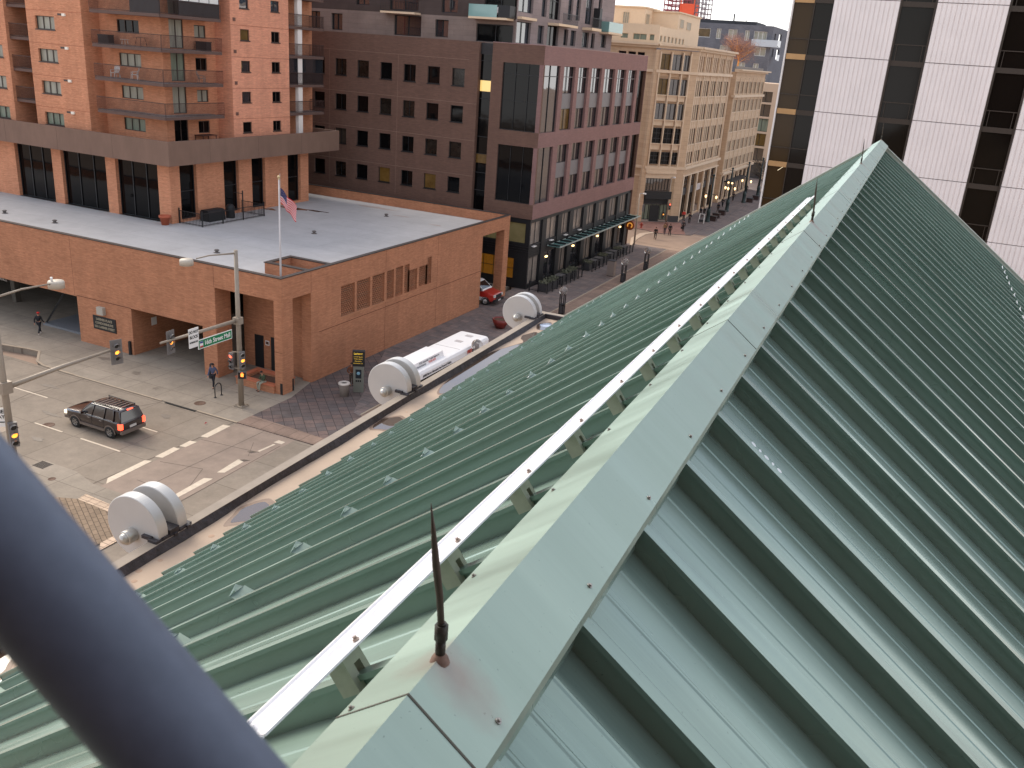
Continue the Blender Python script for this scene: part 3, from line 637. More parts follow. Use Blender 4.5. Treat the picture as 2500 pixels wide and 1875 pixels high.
# ================================================================== BRICK PODIUM
X0, Y0 = -37.6, 45.2
PD = thing('brick_podium', (X0, Y0, 0), 'low orange brick building with a wide white flat roof on the street corner', 'building')
b = MB(); b.T = FY(Y0)
b.wall(-95, X0, 0, 8.15, [(-75, -57.1, -1, 3.55), (-51.5, -44.6, -1, 3.62), (-43.35, -38.25, -1, 6.6)], .7)
b.T = FX(X0)
V = [(51.8, 53.52, 4.08, 6.4), (53.8, 55.54, 4.08, 6.42), (55.82, 57.5, 4.08, 6.43), (57.83, 58.85, 4.1, 6.45), (59.11, 60.16, 4.1, 6.5), (60.42, 61.15, 4.12, 6.5), (61.15, 62.37, 4.12, 5.93), (62.67, 63.98, 4.2, 5.95), (63.98, 64.67, 4.2, 6.52)]
b.wall(Y0, 79.7, 0, 8.15, [(46.35, 48.32, -1, 6.62), (74.0, 78.6, -1, 6.9)]+V, .7)
b.T = Matrix.Identity(4)
b.box(-44.597, -43.353, Y0+.003, 46.7, 0, 6.6)                    # pier beside the garage
b.box(-38.247, X0-.003, Y0+.003, 46.347, 0, 6.62)                     # corner column core
b.box(-44.0, X0-.7, 48.7, 49.1, 0, 7.2); b.box(X0-.8, X0-.003, 48.323, 49.1, 0, 6.62)
b.box(-95, -57.1, Y0+.7, Y0+.9, 3.55, 7.0); b.box(-57.05, -51.55, Y0+.1, Y0+.9, 0, 7.2)
b.box(-57.3, -57.1, Y0+.7, 52, 0, 3.55)
b.box(-51.7, -51.5, Y0+.7, 56, 0, 3.62); 
b.box(-90, X0-.7, 73.6, 74.0, 0, 7.2); b.box(X0-.7, X0-.003, 49.1, 73.996, 0, 3.9)
b.box(X0-.9, X0-.02, 78.612, 79.68, 0, 6.9)
# inner faces of the parapet
b.box(-95, X0-.3, Y0+.003, Y0+.30, 7.0, 8.15); b.box(X0-.30, X0-.003, Y0+.3, 79.4, 7.0, 8.15); b.box(-95, X0-.004, 79.40, 79.70, 6.9, 8.19)
b.box(-41.75, -41.45, 48.5, 51.3, 7.2, 8.05); b.box(-41.45, X0-.3, 48.5, 48.8, 7.2, 8.05); b.box(-41.45, X0-.3, 51.0, 51.3, 7.2, 8.05)
b.build('wall', BR, PD)
b = MB()
b.box(-95, X0+.04, Y0-.04, Y0+.33, 8.151, 8.21); b.box(X0-.33, X0+.04, Y0+.33, 79.37, 8.151, 8.21); b.box(-95, X0+.04, 79.37, 79.74, 8.191, 8.25)
b.box(-41.8, -41.4, 48.45, 51.35, 8.051, 8.11); b.box(-41.4, X0-.33, 48.45, 48.85, 8.051, 8.11); b.box(-41.4, X0-.33, 50.95, 51.35, 8.051, 8.11)
b.build('coping', COPE, PD)
b = MB(); b.box(-95, X0-.30, Y0+.30, 48.5, 7.15, 7.27); b.box(-95, -41.75, 48.5, 51.3, 7.15, 7.27); b.box(-95, X0-.30, 51.3, 79.4, 7.15, 7.27); b.box(-41.45, X0-.3, 48.8, 51.0, 6.9, 7.0)
deck = b.build('roof', MEMB, PD)
DIRT = pmat('dirty_puddle', srgb(88, 70, 60), .25, var=.3, vscale=4); DIRT2 = pmat('faint_stain', srgb(160, 148, 142), .7, var=.1, vscale=3)
def blob(cx, cy, rx, ry, seed, z, material, par, name='stain', th=.002):
    random.seed(seed); ph = [random.random()*6.28 for _ in range(4)]
    b = MB(); b.ext([(cx+rx*math.cos(t)*(1+.3*math.sin(2*t+ph[0])+.18*math.sin(3*t+ph[1])+.08*math.sin(9*t)), cy+ry*math.sin(t)*(1+.25*math.sin(3*t+ph[2])+.1*math.sin(8*t+ph[3]))) for t in [2*PI*i/48 for i in range(48)]], z, z+th); return b.build(name, material, par)
blob(-57.0, 70.6, 1.3, .6, 1, 7.271, DIRT, deck); blob(-54.6, 71.2, 1.2, .3, 2, 7.271, DIRT, deck); blob(-58.2, 68.6, .6, .4, 3, 7.271, DIRT, deck)
blob(-51.8, 77.4, 2.0, .5, 4, 7.271, DIRT2, deck); blob(-42.6, 73.7, .8, .25, 5, 7.271, DIRT2, deck); blob(-47.3, 75.2, 1.3, .25, 6, 7.271, DIRT2, deck)
b = MB()
for i, (x0, x1, z0, z1) in enumerate(V):
    b = MB(); b.T = FX(X0); n = int((z1-z0)/.15)
    for r in range(n):
        z = z0+r*(z1-z0)/n; off = .12 if r % 2 else 0
        u = x0-off
        while u < x1:
            a, c = max(u, x0), min(u+.115, x1)
            if c-a > .02: b.box(a, c, -.26, -.12, z+.0, z+.07)
            u += .24
        b.box(x0, x1, -.25, -.12, z+.07, z+.09)
    b.build('vent_lattice', BR, PD)
b = MB(); b.T = FX(X0)
for v in V: b.box(v[0], v[1], -.6, -.3, v[2], v[3])
b.build('vent_backing', pmat('vent_dark', (.012, .010, .009), .9), PD)
# control joints and soldier lines
b = MB(); b.T = FY(Y0)
for u in (-57.3, -43.4): b.box(u-.012, u+.012, -.01, .004, 3.6 if u < -50 else 6.6, 8.1)
b.T = FX(X0)
for u, z0 in ((48.35, 6.6), (57.66, 0.0), (65.7, 0)): b.box(u-.014, u+.014, -.01, .004, z0, 4.05 if u == 57.66 else 8.1)
b.box(57.646, 57.674, -.01, .004, 6.47, 8.1)
b.T = FX(X0); b.box(49.2, 74, -.01, .003, 3.55, 3.6); b.T = FY(Y0); b.box(-57.1, -51.5, -.01, .003, 3.6, 3.65); b.box(-38.25, X0, -.01, .003, 3.0, 3.03)
b.build('control_joint', pmat('joint_brown', srgb(98, 56, 40), .9), PD)
# garage interiors
b = MB(); b.box(-95, -57.3, 57, 57.3, -.1, 7); b.box(-95, -57.1, Y0+.9, 57.3, 3.56, 3.7); b.box(-51.5, -44.6, 60, 60.3, 0, 7); b.box(-51.5, -44.6, Y0+.7, 60, 3.63, 3.8); b.box(-44.6, -44.3, 46.7, 60, 0, 3.63)
b.box(-70.0, -69.5, 49, 49.5, 0, 3.5)
b.build('garage_wall', GAR, PD)
b = MB(); b.box(-62.6, -57.35, 46.2, 56.9, .0, .16); b.build('garage_kerb_floor', pmat('blue_grey_floor', srgb(112, 114, 118), .7), PD)
b = MB(); b.box(-59.3, -57.4, 48.2, 48.4, .16, 3.3); b.build('garage_panel', pmat('dull_brown_panel', srgb(78, 62, 52), .6), PD)
b = MB(); b.box(-60.0, -59.5, 47.7, 47.74, 2.7, 3.5); b.build('garage_sign', WHITE, PD)
b = MB(); b.bar((-62.4, 46.4, .2), (-60.8, 47.6, 3.5), .14); b.build('brace', BLACK, PD)
text(PD, 'CLEARANCE', FY(Y0+.25) @ Matrix.Translation((-66.2, 0, 3.36)), .34, pmat('pale_letters', srgb(170, 160, 150), .6), .01)
b = MB(); b.T = FY(48.7)
b.box(-43.0, -42.2, 0, .05, 0.02, 2.5); d1 = b.build('door', BLACK, PD)
b = MB(); b.T = FY(48.7); b.box(-41.5, -40.3, 0, .05, 0.02, 2.55); d2 = b.build('door', BLACK, PD)
b = MB(); b.T = FY(48.7); b.box(-40.95, -40.75, .05, .07, 1.55, 1.75); b.build('door_notice', WHITE, d2)
b = MB(); b.T = FY(48.7); b.box(-42.02, -41.66, 0, .04, 1.85, 2.2); b.build('notice_frame', WHITE, PD)
b = MB(); b.T = FY(48.7); b.box(-41.97, -41.71, .04, .05, 1.92, 2.13); b.build('notice_board', pmat('notice_brown', srgb(90, 60, 50), .6), PD)
# wall sign and flood light
b = MB(); b.T = FY(Y0); b.box(-55.5, -53.15, .0, .06, 1.35, 2.42); sg = b.build('wall_sign', BLACK, PD)
LET = pmat('dull_bronze_letters', srgb(150, 140, 120), .5)
for s_, z, sx in (('LARIMER PLACE', 2.18, .94), ('CONDOMINIUMS', 1.88, .94), ('1551 LARIMER STREET', 1.58, .86)):
    text(PD, s_, FY(Y0) @ Matrix.Translation((-54.32, .075, z)), .25, LET, .012, bold=.006, sx=sx).parent = sg
b = MB(); b.T = FY(Y0); b.box(-54.8, -54.15, .0, .28, 2.62, 3.2); b.build('wall_lamp', pmat('lamp_housing', srgb(168, 160, 148), .5), PD)
b = MB(); b.T = FY(Y0); b.box(-51.9, -51.72, .0, .16, 0, 1.05); b.build('corner_guard', BLACK, PD)
b = MB(); b.T = FY(Y0); b.box(-37.82, -37.62, .0, .02, 0.02, .82); b.build('corner_guard', BLACK, PD)
b = MB(); b.T = FX(X0); b.box(46.2, 46.34, .0, .02, 0.02, .9); b.build('corner_guard', BLACK, PD)
b = MB(); b.T = FX(-44.45+1.1-.003)
b.build  # noqa
b = MB(); b.T = FX(-51.5); b.box(47.0, 47.5, .0, .03, 1.9, 2.5); b.build('garage_notice', WHITE, PD)
# roof vents on the podium
rv = ['small grey roof vent nearest the left edge of the white roof', 'small grey roof vent below the first tall window pier', 'small grey roof vent behind the lamp arm', 'small grey roof vent right of the flagpole', 'small grey roof vent near the far stains on the white roof']
VN = pmat('vent_grey', srgb(96, 88, 84), .7)
for (x, y), lb in zip(((-71.4, 50.3), (-65.4, 50.4), (-48.6, 51.1), (-48.0, 62.2), (-48.35, 74.0)), rv):
    t = thing('roof_vent', (x, y, 7.27), lb, 'roof vent', 'roof vents on the white roof', world=False)
    b = MB(); b.lathe([(.26, 0), (.2, .04), (.12, .06), (.12, .2)], 16); b.build('collar', VN, t)
    b = MB(); b.lathe([(.19, .18), (.2, .22), (.12, .27), (1e-4, .29)], 16); b.build('cap', VN, t)
# flag pole
fp = thing('flagpole', (-38.05, 45.75, 7.2), 'white flagpole flying the stars and stripes at the roof corner', 'flagpole', world=False)
b = MB(); b.tube([(0, 0, 0), (0, 0, 2.5), (0, 0, 7.35)], [.075, .062, .038], 14); b.build('pole', pmat('pale_pole', srgb(190, 186, 186), .45), fp)
b = MB(); b.ball((0, 0, 7.46), .10, 8); b.lathe([(.06, 7.3), (.06, 7.38), (.02, 7.4)], 10); b.build('finial', pmat('brass_finial', srgb(190, 170, 130), .4, .5), fp)
fl = thing('flag', (-38.0, 45.75, 12.9), 'small american flag hanging from the flagpole', 'flag', world=False)
def flag_mesh():
    FW, FH = 1.75, 1.0; NX, NY = 38, 26
    def P(u, v):      # u along fly 0..1, v down 0..1
        x = .72*u*FW; z = FH*(1-v)-1.05*u*.95; y = .10*math.sin(u*9+v*2)*u
        x += .08*v*math.sin(u*7); z += .05*math.sin(u*11+v)
        return (x+.05, y, z+.1)
    vs = [P(i/NX, j/NY) for j in range(NY+1) for i in range(NX+1)]; fs = []; ms = []
    for j in range(NY):
        for i in range(NX):
            fs.append((j*(NX+1)+i, j*(NX+1)+i+1, (j+1)*(NX+1)+i+1, (j+1)*(NX+1)+i))
            if i < NX*.4 and j < NY*7/13: ms.append(2)
            else: ms.append(0 if int(j/2) % 2 == 0 else 1)
    b = MB(); b.v = vs; b.f = fs; b.m = ms; b.s = [True]*len(fs)
    # stars
    k = 0
    for r in range(9):
        n = 6 if r % 2 == 0 else 5
        for c in range(n):
            u = .4*(.5+c+(0 if n == 6 else .5))/6; v = (7/13)*(r+1)/10
            p = Vector(P(u, v)); s = .013
            for side in (-.006, .006):
                b.add([(p.x+s*(1 if q % 2 == 0 else .45)*math.sin(q*PI/5), p.y+side, p.z+s*(1 if q % 2 == 0 else .45)*math.cos(q*PI/5)) for q in range(10)], [tuple(range(10))], False)
                for _ in range(1): b.m[-1] = 1
    return b
FLG = [pmat('flag_red', srgb(186, 26, 34), .7), pmat('flag_white', srgb(190, 176, 178), .7), pmat('flag_blue', srgb(28, 28, 78), .7)]
flag_mesh().build('cloth', FLG, fl)
b = MB(); b.tube([(.0, .05, -.9), (.0, .05, 2.0)], .008, 6); b.build('halyard', WHITE, fl)
# brick planter with bench edge
pl = thing('brick_planter', (-39.6, 46, 0), 'low brick planter wall beside the corner column', 'planter')
b = MB(); b.box(-41.2, -38.26, 45.05, 45.45, 0, .5); b.box(-41.6, -41.2, 45.05, 47.3, 0, .5); b.box(-41.2, -38.3, 46.9, 47.3, 0, .5); b.build('wall', BR, pl)
b = MB(); b.box(-41.25, -38.26, 45.0, 45.5, .501, .58); b.box(-41.65, -41.25, 45.0, 47.35, .501, .58); b.box(-41.2, -38.26, 46.85, 47.35, .501, .58); b.build('coping', pmat('planter_coping', srgb(178, 104, 74), .8, var=.1, vscale=5), pl)
b = MB(); b.box(-41.2, -38.26, 45.45, 46.9, 0, .34); b.build('soil', pmat('soil', srgb(88, 64, 50), .95, var=.3, vscale=6), pl)
# terrace railing with things on the roof
tr = thing('terrace_railing', (-57.5, 57.6, 7.27), 'black metal railing round the small roof terrace', 'railing')
railing(tr, FY(57.55), -58.85, -56.2, 7.3, 1.1, material=BLACK, pitch=.16)
railing(tr, FX(-56.2), 57.55, 65.4, 7.3, 1.1, material=BLACK, pitch=.16)
railing(tr, FY(65.4), -58.85, -56.2, 7.3, 1.1, material=BLACK, pitch=.16)
for x, y in ((-56.2, 57.55), (-56.2, 60.0), (-56.2, 62.6), (-56.2, 65.4), (-58.8, 57.55)):
    b = MB(); b.box(x-.04, x+.04, y-.04, y+.04, 7.27, 8.6 if y != 62.6 else 9.9)
    if y == 62.6: b.box(-57.2, -56.24, 62.58, 62.62, 9.6, 9.65)
    b.build('post', BLACK, tr)
g = thing('covered_grill', (-57.9, 60.6, 7.27), 'black covered box on the roof terrace', 'cover', world=False)
b = MB(); b.prism([(-.55, 0), (.55, 0), (.5, .85), (.3, .98), (-.35, .98), (-.5, .85)], -1.0, 1.0); b.build('cover', pmat('black_cover', srgb(26, 26, 28), .6, bump=.5, bscale=6), g)
g = thing('covered_grill', (-57.7, 62.6, 7.27), 'smaller black covered grill beside the covered box', 'cover', world=False)
b = MB(); b.lathe([(.4, 0), (.38, .6), (.42, .95), (.25, 1.2), (1e-4, 1.25)], 14); b.build('cover', MATS['black_cover'], g)
g = thing('flower_pot', (-59.05, 56.15, 7.27), 'terracotta pot at the foot of the corner pier', 'pot', world=False)
b = MB(); b.lathe([(1e-4, 0), (.3, 0), (.42, .62), (.5, .62), (.5, .8), (.42, .8), (.40, .7), (1e-4, .68)], 20); b.build('pot', pmat('terracotta', srgb(170, 88, 62), .8), g)

# ================================================================== APARTMENT TOWER
XT, YT = -58.9, 56.8
TW = thing('apartment_tower', (XT, YT, 7.25), 'orange brick apartment tower with dark railed balconies above a brown band', 'building')
b = MB(); b.T = FY(YT)
bw = [(-78.1, -73.2, 7.27, 12.2), (-72.0, -66.4, 7.27, 12.2), (-65.2, -60.25, 7.27, 12.2)]
b.wall(-95, XT, 7.27, 12.4, bw, .5)
b.T = FX(XT); b2 = [(57.95, 59.9, 7.45, 12.25), (63.25, 65.2, 7.45, 12.25), (66.97, 68.85, 7.45, 12.25), (72.2, 74.18, 7.45, 12.25)]
b.wall(YT, 75.45, 7.27, 12.4, b2, .5)
b.T = Matrix.Identity(4); b.box(-95, XT-.01, 75.2, 75.45, 7.27, 12.4)
# shaft
PF = 2.66; S0 = 15.85   # underside of the first visible slab, floor pitch
TOP = 31.5
def flr(k): return S0+PF*k
b.T = FY(YT)
wl = [(-73.45, -71.07, flr(k)-1.62, flr(k)-.55) for k in range(0, 6)]
b.wall(-74.5, -67.75, 13.3, TOP, wl, .3)
wl2 = [(-80.7, -78.1, flr(k)-1.62, flr(k)-.55) for k in range(0, 6)]
b.wall(-95, -77.35, 13.3, TOP, wl2, .3)
b.T = Matrix.Identity(4)
b.box(-67.95, -67.75, YT+.003, 58.7, 13.3, TOP); b.box(-74.5, -74.3, YT+.003, 59.2, 13.3, TOP); b.box(-77.55, -77.35, YT+.003, 59.2, 13.3, TOP); b.box(-77.4, -74.4, 59.0, 59.2, 13.3, TOP)
b.T = FY(58.6); fw_ = [(-65.72, -63.2, flr(k)-1.42, flr(k)-.36) for k in range(0, 6)]
b.wall(-67.75, -60.7, 13.3, TOP, fw_, .2)
b.T = FX(-60.7); dz = [(59.45, 61.05, flr(k)-2.33, flr(k)-.02) for k in range(0, 6)]+[(62.3, 63.65, flr(k)-1.42, flr(k)-.36) for k in range(0, 6)]
b.wall(58.6, 64.8, 13.3, TOP, dz, .2)
b.wall(72.65, 78.5, 13.3, TOP, [], .2)
tb = b.build('wall', BRT, TW)
b = MB(); b.T = FX(XT)
xw = [(66.0, 67.2, flr(k)-1.35, flr(k)-.4) for k in range(0, 6)]+[(70.15, 71.35, flr(k)-1.35, flr(k)-.4) for k in range(0, 6)]
b.wall(64.8, 72.65, 13.3, TOP, xw, .18)
b.T = Matrix.Identity(4); b.box(-60.7, XT-.003, 64.8, 65.0, 13.3, TOP); b.box(-60.7, XT-.003, 72.45, 72.65, 13.3, TOP); b.box(-90, -60.9, 78.3, 78.5, 13.3, TOP)
b.build('side_wall', BRP, TW)
b = MB(); b.T = FX(XT)
for k in range(6): b.box(64.8, 72.65, -.01, .006, flr(k)-.12, flr(k)-.08)
b.T = FY(YT)
for k in range(6): b.box(-74.5, -67.75, -.01, .006, flr(k)-.12, flr(k)-.08)
b.build('floor_joint', pmat('joint_brick', srgb(160, 98, 74), .9), TW)
for u0, u1, z0, z1 in bw: window(TW, FY(YT), u0, u1, z0, z1, GLD, nu=3, nz=1, fw=.09, d=-.35)
for u0, u1, z0, z1 in b2: window(TW, FX(XT), u0, u1, z0, z1, GLD, nu=1, nz=2, fw=.09, d=-.35)
BRZ = pmat('bronze_frame', srgb(70, 56, 50), .5)
for i, (u0, u1, z0, z1) in enumerate(wl+wl2): window(TW, FY(YT), u0, u1, z0, z1, GLC if i % 6 != 0 else GLCG, BRZ, nu=3, nz=1, fw=.06, d=-.2, sill=1)
for i, (u0, u1, z0, z1) in enumerate(fw_): window(TW, FY(58.6), u0, u1, z0, z1, (GLCG, GLC, GLC, GLD, GLC, GLC)[i], BRZ, nu=3, nz=1, fw=.06, d=-.1)
for i, (u0, u1, z0, z1) in enumerate(dz): window(TW, FX(-60.7), u0, u1, z0, z1, (GLD, GLC, GLCG, GLC, GLC, GLC)[i % 6] if i < 6 else (GLD, GLC, GLD, GLC, GLC, GLC)[i % 6], BRZ, nu=2, nz=1, fw=.07, d=-.1)
for i, (u0, u1, z0, z1) in enumerate(xw): window(TW, FX(XT), u0, u1, z0, z1, (GLD, GLS, GLS, GLW2, GLR, GLR)[i] if i < 6 else (GLD, GLD, GLD, GLD, GLR, GLR)[i-6], BRZ, nu=1 if i < 6 else 2, nz=1, fw=.06, d=-.12, sill=1)
for k in range(5):
    b = MB(); b.T = FX(XT); b.box(65.1, 65.42, 0, .05, flr(k)+.22, flr(k)+.5); b.build('vent_grille', pmat('vent_brown', srgb(110, 78, 66), .7), TW)
    b = MB(); b.T = FY(YT); b.box(-70.6, -69.9, -.05, .02, flr(k)-.42, flr(k)-.26); b.build('wall_vent', BRZ, TW)
    b = MB(); b.T = FY(YT); b.box(-69.95, -69.6, 0, .14, flr(k)-.46, flr(k)-.24); b.build('wall_light', pmat('wall_light_white', srgb(230, 220, 205), .4), TW)
# band with terrace
b = MB(); b.box(-95, -57.5, 55.5, 78.8, 12.35, 13.3); b.build('terrace_floor', BAND, TW)
b = MB(); b.box(-95, -57.5, 55.5, 55.75, 13.3, 14.32); b.box(-57.75, -57.5, 55.75, 78.8, 13.3, 14.32); b.box(-90, -57.75, 78.55, 78.8, 13.3, 14.32); b.build('parapet_band', BAND, TW)
b = MB()
for u in (-84, -77.3, -70.6, -63.9): b.T = FY(55.5); b.box(u-.015, u+.015, -.01, .004, 12.36, 14.3)
b.T = FX(-57.5)
for u in (60.2, 66.4, 72.6): b.box(u-.015, u+.015, -.01, .004, 12.36, 14.3)
b.build('band_joint', pmat('band_joint_dark', srgb(92, 72, 62), .9), TW)
SLAB = pmat('balcony_slab', srgb(96, 74, 66), .8, var=.08)
SLABT = pmat('balcony_floor', srgb(150, 140, 136), .8, var=.1)
for k in range(0, 6):
    z = flr(k)
    b = MB(); b.ext([(-66.75, 56.8), (-58.9, 56.8), (-58.9, 63.65), (-60.7, 63.65), (-60.7, 58.6), (-66.75, 58.6)], z, z+.24); b.mat(1).ext([(-66.70, 56.85), (-58.95, 56.85), (-58.95, 63.6), (-60.69, 63.6), (-60.69, 58.59), (-66.70, 58.59)], z+.241, z+.25)
    bc = b.build('balcony', [SLAB, SLABT], TW)
    railing(bc, FY(56.82), -66.75, -58.9, z+.25, 1.1); railing(bc, FX(-58.92), 56.8, 63.65, z+.25, 1.1)
    b = MB(); b.ext([(-60.7, 72.7), (-58.9, 72.7), (-58.9, 78.1), (-60.7, 78.1)], z, z+.24); b.mat(1).ext([(-60.65, 72.7), (-58.95, 72.7), (-58.95, 78.05), (-60.65, 78.05)], z+.241, z+.25)
    bc = b.build('balcony', [SLAB, SLABT], TW); railing(bc, FX(-58.92), 72.7, 78.1, z+.25, 1.1); railing(bc, FY(78.08), -60.7, -58.9, z+.25, 1.1)
    b = MB(); b.box(-77.35, -74.5, 57.1, 59.0, z, z+.24); bc = b.build('balcony', [SLAB], TW); railing(bc, FY(57.12), -77.35, -74.5, z+.25, 1.1)
    window(TW, FY(59.0), -77.2, -74.7, z-2.35, z-.1, (GLD, GLCG, GLD, GLD, GLC, GLC)[k], BRZ, nu=3, d=.07)
b = MB()
for k in range(0, 6): b.box(-59.35, -58.97, 74.1, 74.75, flr(k)+.251, flr(k+1)-.001)
b.box(-59.35, -58.97, 74.1, 74.75, 13.3, flr(0)-.001)
b.build('white_column', pmat('white_column_paint', srgb(226, 216, 208), .7), TW)
# enclosed balconies
b = MB(); z = flr(1)+.25
for u in (72.72, 74.0, 75.3, 76.6, 78.0): b.box(-59.05, -58.99, u-.03, u+.03, z, flr(2))
b.box(-59.06, -58.98, 72.7, 78.05, z+1.0, z+1.06); en = b.build('balcony_enclosure', BLACK, TW)
b = MB(); b.box(-59.03, -59.01, 72.72, 78.05, z, flr(2)-.01); b.build('pane', GLS, en)
b = MB(); z = flr(3)+.25
b.box(-59.1, -58.98, 59.0, 63.6, z, z+1.15); b.box(-62.2, -58.98, 56.88, 57.0, z, z+1.15)
for u in (59.0, 60.15, 61.3, 62.45, 63.58): b.box(-59.07, -59.0, u-.03, u+.03, z+1.15, flr(4))
en = b.build('balcony_enclosure', DKG, TW)
b = MB(); b.box(-59.05, -59.02, 59.0, 63.58, z+1.16, flr(4)-.01); b.box(-62.1, -59.0, 56.92, 56.96, z+1.16, flr(4)-.01); b.build('pane', pmat('bright_blind', srgb(214, 212, 206), .3), en)
# balcony furniture
WP = pmat('white_plastic', srgb(216, 206, 200), .5)
def plastic_chair(x, y, z, rz, lb, material=WP, nm='balcony_chair', grp=None):
    t = thing(nm, (x, y, z), lb, 'chair', grp, rz=rz, world=False)
    b = MB(); b.box(-.25, .25, -.24, .24, .40, .44); b.build('seat', material, t)
    b = MB()
    for i in range(5): b.bar((-.2+i*.1, .24, .44), (-.22+i*.11, .42, 1.0-.04*abs(i-2)), .07, .02, upv=(0, 1, .3))
    b.bar((-.22, .24, .5), (.22, .24, .5), .04); b.bar((-.25, .40, .92), (.25, .40, .92), .04, .03); b.build('backrest', material, t)
    for s in (-1, 1):
        b = MB(); b.bar((s*.27, -.24, .62), (s*.27, .3, .66), .06, .025); b.bar((s*.27, -.22, .42), (s*.27, -.24, .62), .04); b.build('armrest', material, t)
        for yy in (-.22, .26): b = MB(); b.bar((s*.22, yy, .41), (s*.27, yy*1.15, 0), .05, .04); b.build('leg', material, t)
zb = flr(1)+.25
plastic_chair(-65.35, 57.7, zb, R_(15), 'white plastic slatted chair on the balcony, left one of the pair', grp='white chairs on the balcony')
plastic_chair(-63.1, 57.7, zb, R_(-55), 'white plastic slatted chair on the balcony turned sideways, right one of the pair', grp='white chairs on the balcony')
plastic_chair(-59.7, 61.9, zb, R_(120), 'pale folding chair alone on the balcony right of the glass door', pmat('pale_mesh', srgb(150, 130, 120), .7))
def low_table(x, y, z, lb, material, r=.35, h=.5, n=4):
    t = thing('balcony_table', (x, y, z), lb, 'table', world=False)
    b = MB(); b.lathe([(1e-4, h-.03), (r, h-.03), (r, h), (1e-4, h)], 20); b.build('tabletop', material, t)
    for k in range(n):
        a = 2*PI*(k+.5)/n; b = MB(); b.bar((r*.5*math.cos(a), r*.5*math.sin(a), h-.03), (r*.8*math.cos(a), r*.8*math.sin(a), 0), .035); b.build('leg', material, t)
zb = flr(2)+.25
low_table(-63.7, 57.5, zb, 'small white topped table on the upper balcony beside the chairs', WP)
low_table(-62.2, 57.8, zb, 'round dark wooden table on the upper balcony', pmat('dark_wood', srgb(84, 52, 44), .6), .6, .75)
for i, (x, lb) in enumerate(((-66.0, 'dark planter box at the left end of the upper balcony'), (-59.8, 'dark storage basket at the right end of the upper balcony'))):
    t = thing('balcony_box', (x, 57.6 if i == 0 else 62.4, zb), lb, 'box', world=False); b = MB()
    b.box(-.6, .6, -.3, .3, 0, .7); b.build('box', pmat('dark_wicker', srgb(40, 32, 32), .8, bump=.5, bscale=30), t); b = MB(); b.box(-.63, .63, -.33, .33, .7, .76); b.build('lid', BLACK, t)
t = thing('terrace_table', (-60.2, 62.6, 13.3), 'dark table and folded chairs behind the brown band', 'table', world=False); b = MB(); b.box(-.5, .5, -.9, .9, 1.0, 1.05); b.build('tabletop', MATS['dark_wood'], t)
for sx in (-.45, .45):
    for sy in (-.8, .8): b = MB(); b.bar((sx, sy, 0), (sx, sy, 1.0), .06); b.build('leg', MATS['dark_wood'], t)
t = thing('barbecue_grill', (-59.5, 74.9, flr(0)+.25), 'kettle barbecue on the lowest far balcony beside the white column', 'barbecue', world=False)
b = MB(); b.ball((0, 0, .85), .3, 10, .7); b.build('kettle', BLACK, t)
for k in range(3): b = MB(); b.bar((.1*math.cos(k*2.1), .1*math.sin(k*2.1), .7), (.35*math.cos(k*2.1), .35*math.sin(k*2.1), 0), .04); b.build('leg', BLACK, t)

# ================================================================== BROWN BRICK OFFICE BUILDING
XD, YD = -36.8, 83.2
DB = thing('brown_office_building', (XD, YD, 0), 'dark brown brick office building with rows of square windows and shops below', 'building')
rows = [(19.66, 21.32), (16.12, 17.74), (12.55, 14.14), (9.02, 10.57)]
cols = [-69.8, -66.95, -64.1, -61.25, -58.4, -55.5, -52.62, -49.75, -46.87]
b = MB(); b.T = FY(YD)
hs = [(c, c+1.45, a, z) for (a, z) in rows for c in cols]
b.wall(-100, -43.9, 0, 23.95, hs, .25)
b.T = Matrix.Identity(4); b.box(-100, -43.93, YD+.26, YD+.6, 23.4, 23.94); b.box(-43.93, -43.903, YD+.003, YD+1.2, 0, 23.94); b.box(-100, -43.94, YD+.61, 115, 23.2, 23.4)
b.build('wall', DBR, DB)
BLD = pmat('half_blind', srgb(66, 58, 50), .3, var=.3, vscale=2, stretch=(.2, .2, 4)); BLD2 = pmat('dim_room', srgb(34, 29, 25), .15, var=.7, vscale=1.6)
for i, (u0, u1, z0, z1) in enumerate(hs): window(DB, FY(YD), u0, u1, z0, z1, (GLD, BLD2, GLD, GLD, BLD, GLD, BLD2, GLD, GLD, GLD, BLD2)[(i*7) % 11] if (i % 9 not in (5, 7) or i < 27) else GLW2, BLACK, nu=2 if i % 3 == 0 else 1, fw=.05, d=-.18, sill=1)
b = MB(); b.T = FY(YD)
for z in (18.05, 14.45, 10.9): b.box(-100, -43.9, -.01, .012, z, z+.03)
b.box(-76, -45, -.01, .012, 22.2, 22.23)
for u in (-62.0, -53.3): b.box(u-.01, u+.01, -.01, .006, 8, 22.2)
b.build('floor_line', pmat('pale_line', srgb(140, 112, 98), .7), DB)
# glass slot
b = MB(); b.T = FY(YD)
for z in (7.4, 9.5, 11.3, 13.2, 14.9, 16.7, 18.6, 20.4, 22.2): b.box(-43.9, -42.4, -.5, -.42, z, z+.06)
b.box(-43.9, -42.4, -.5, -.4, 22.9, 23.9)
slot = b.build('glass_slot', BLACK, DB)
b = MB(); b.T = FY(YD); b.box(-43.9, -42.4, -.6, -.52, 7.4, 23.9); b.build('pane', GLD, slot)
b = MB(); b.T = FY(YD); b.box(-43.85, -42.45, -.515, -.49, 19.35, 20.38); b.build('lit_pane', GLW, slot)
b = MB(); b.T = FY(YD); b.box(-43.85, -42.45, -.515, -.49, 12.3, 13.2); b.build('lit_pane', GLW2, slot)
b = MB(); b.T = FY(YD)
for i in range(12): b.box(-43.9, -42.42, -.42, -.34, 22.85+i*.09, 22.89+i*.09)
b.build('louvre', DKG, slot)
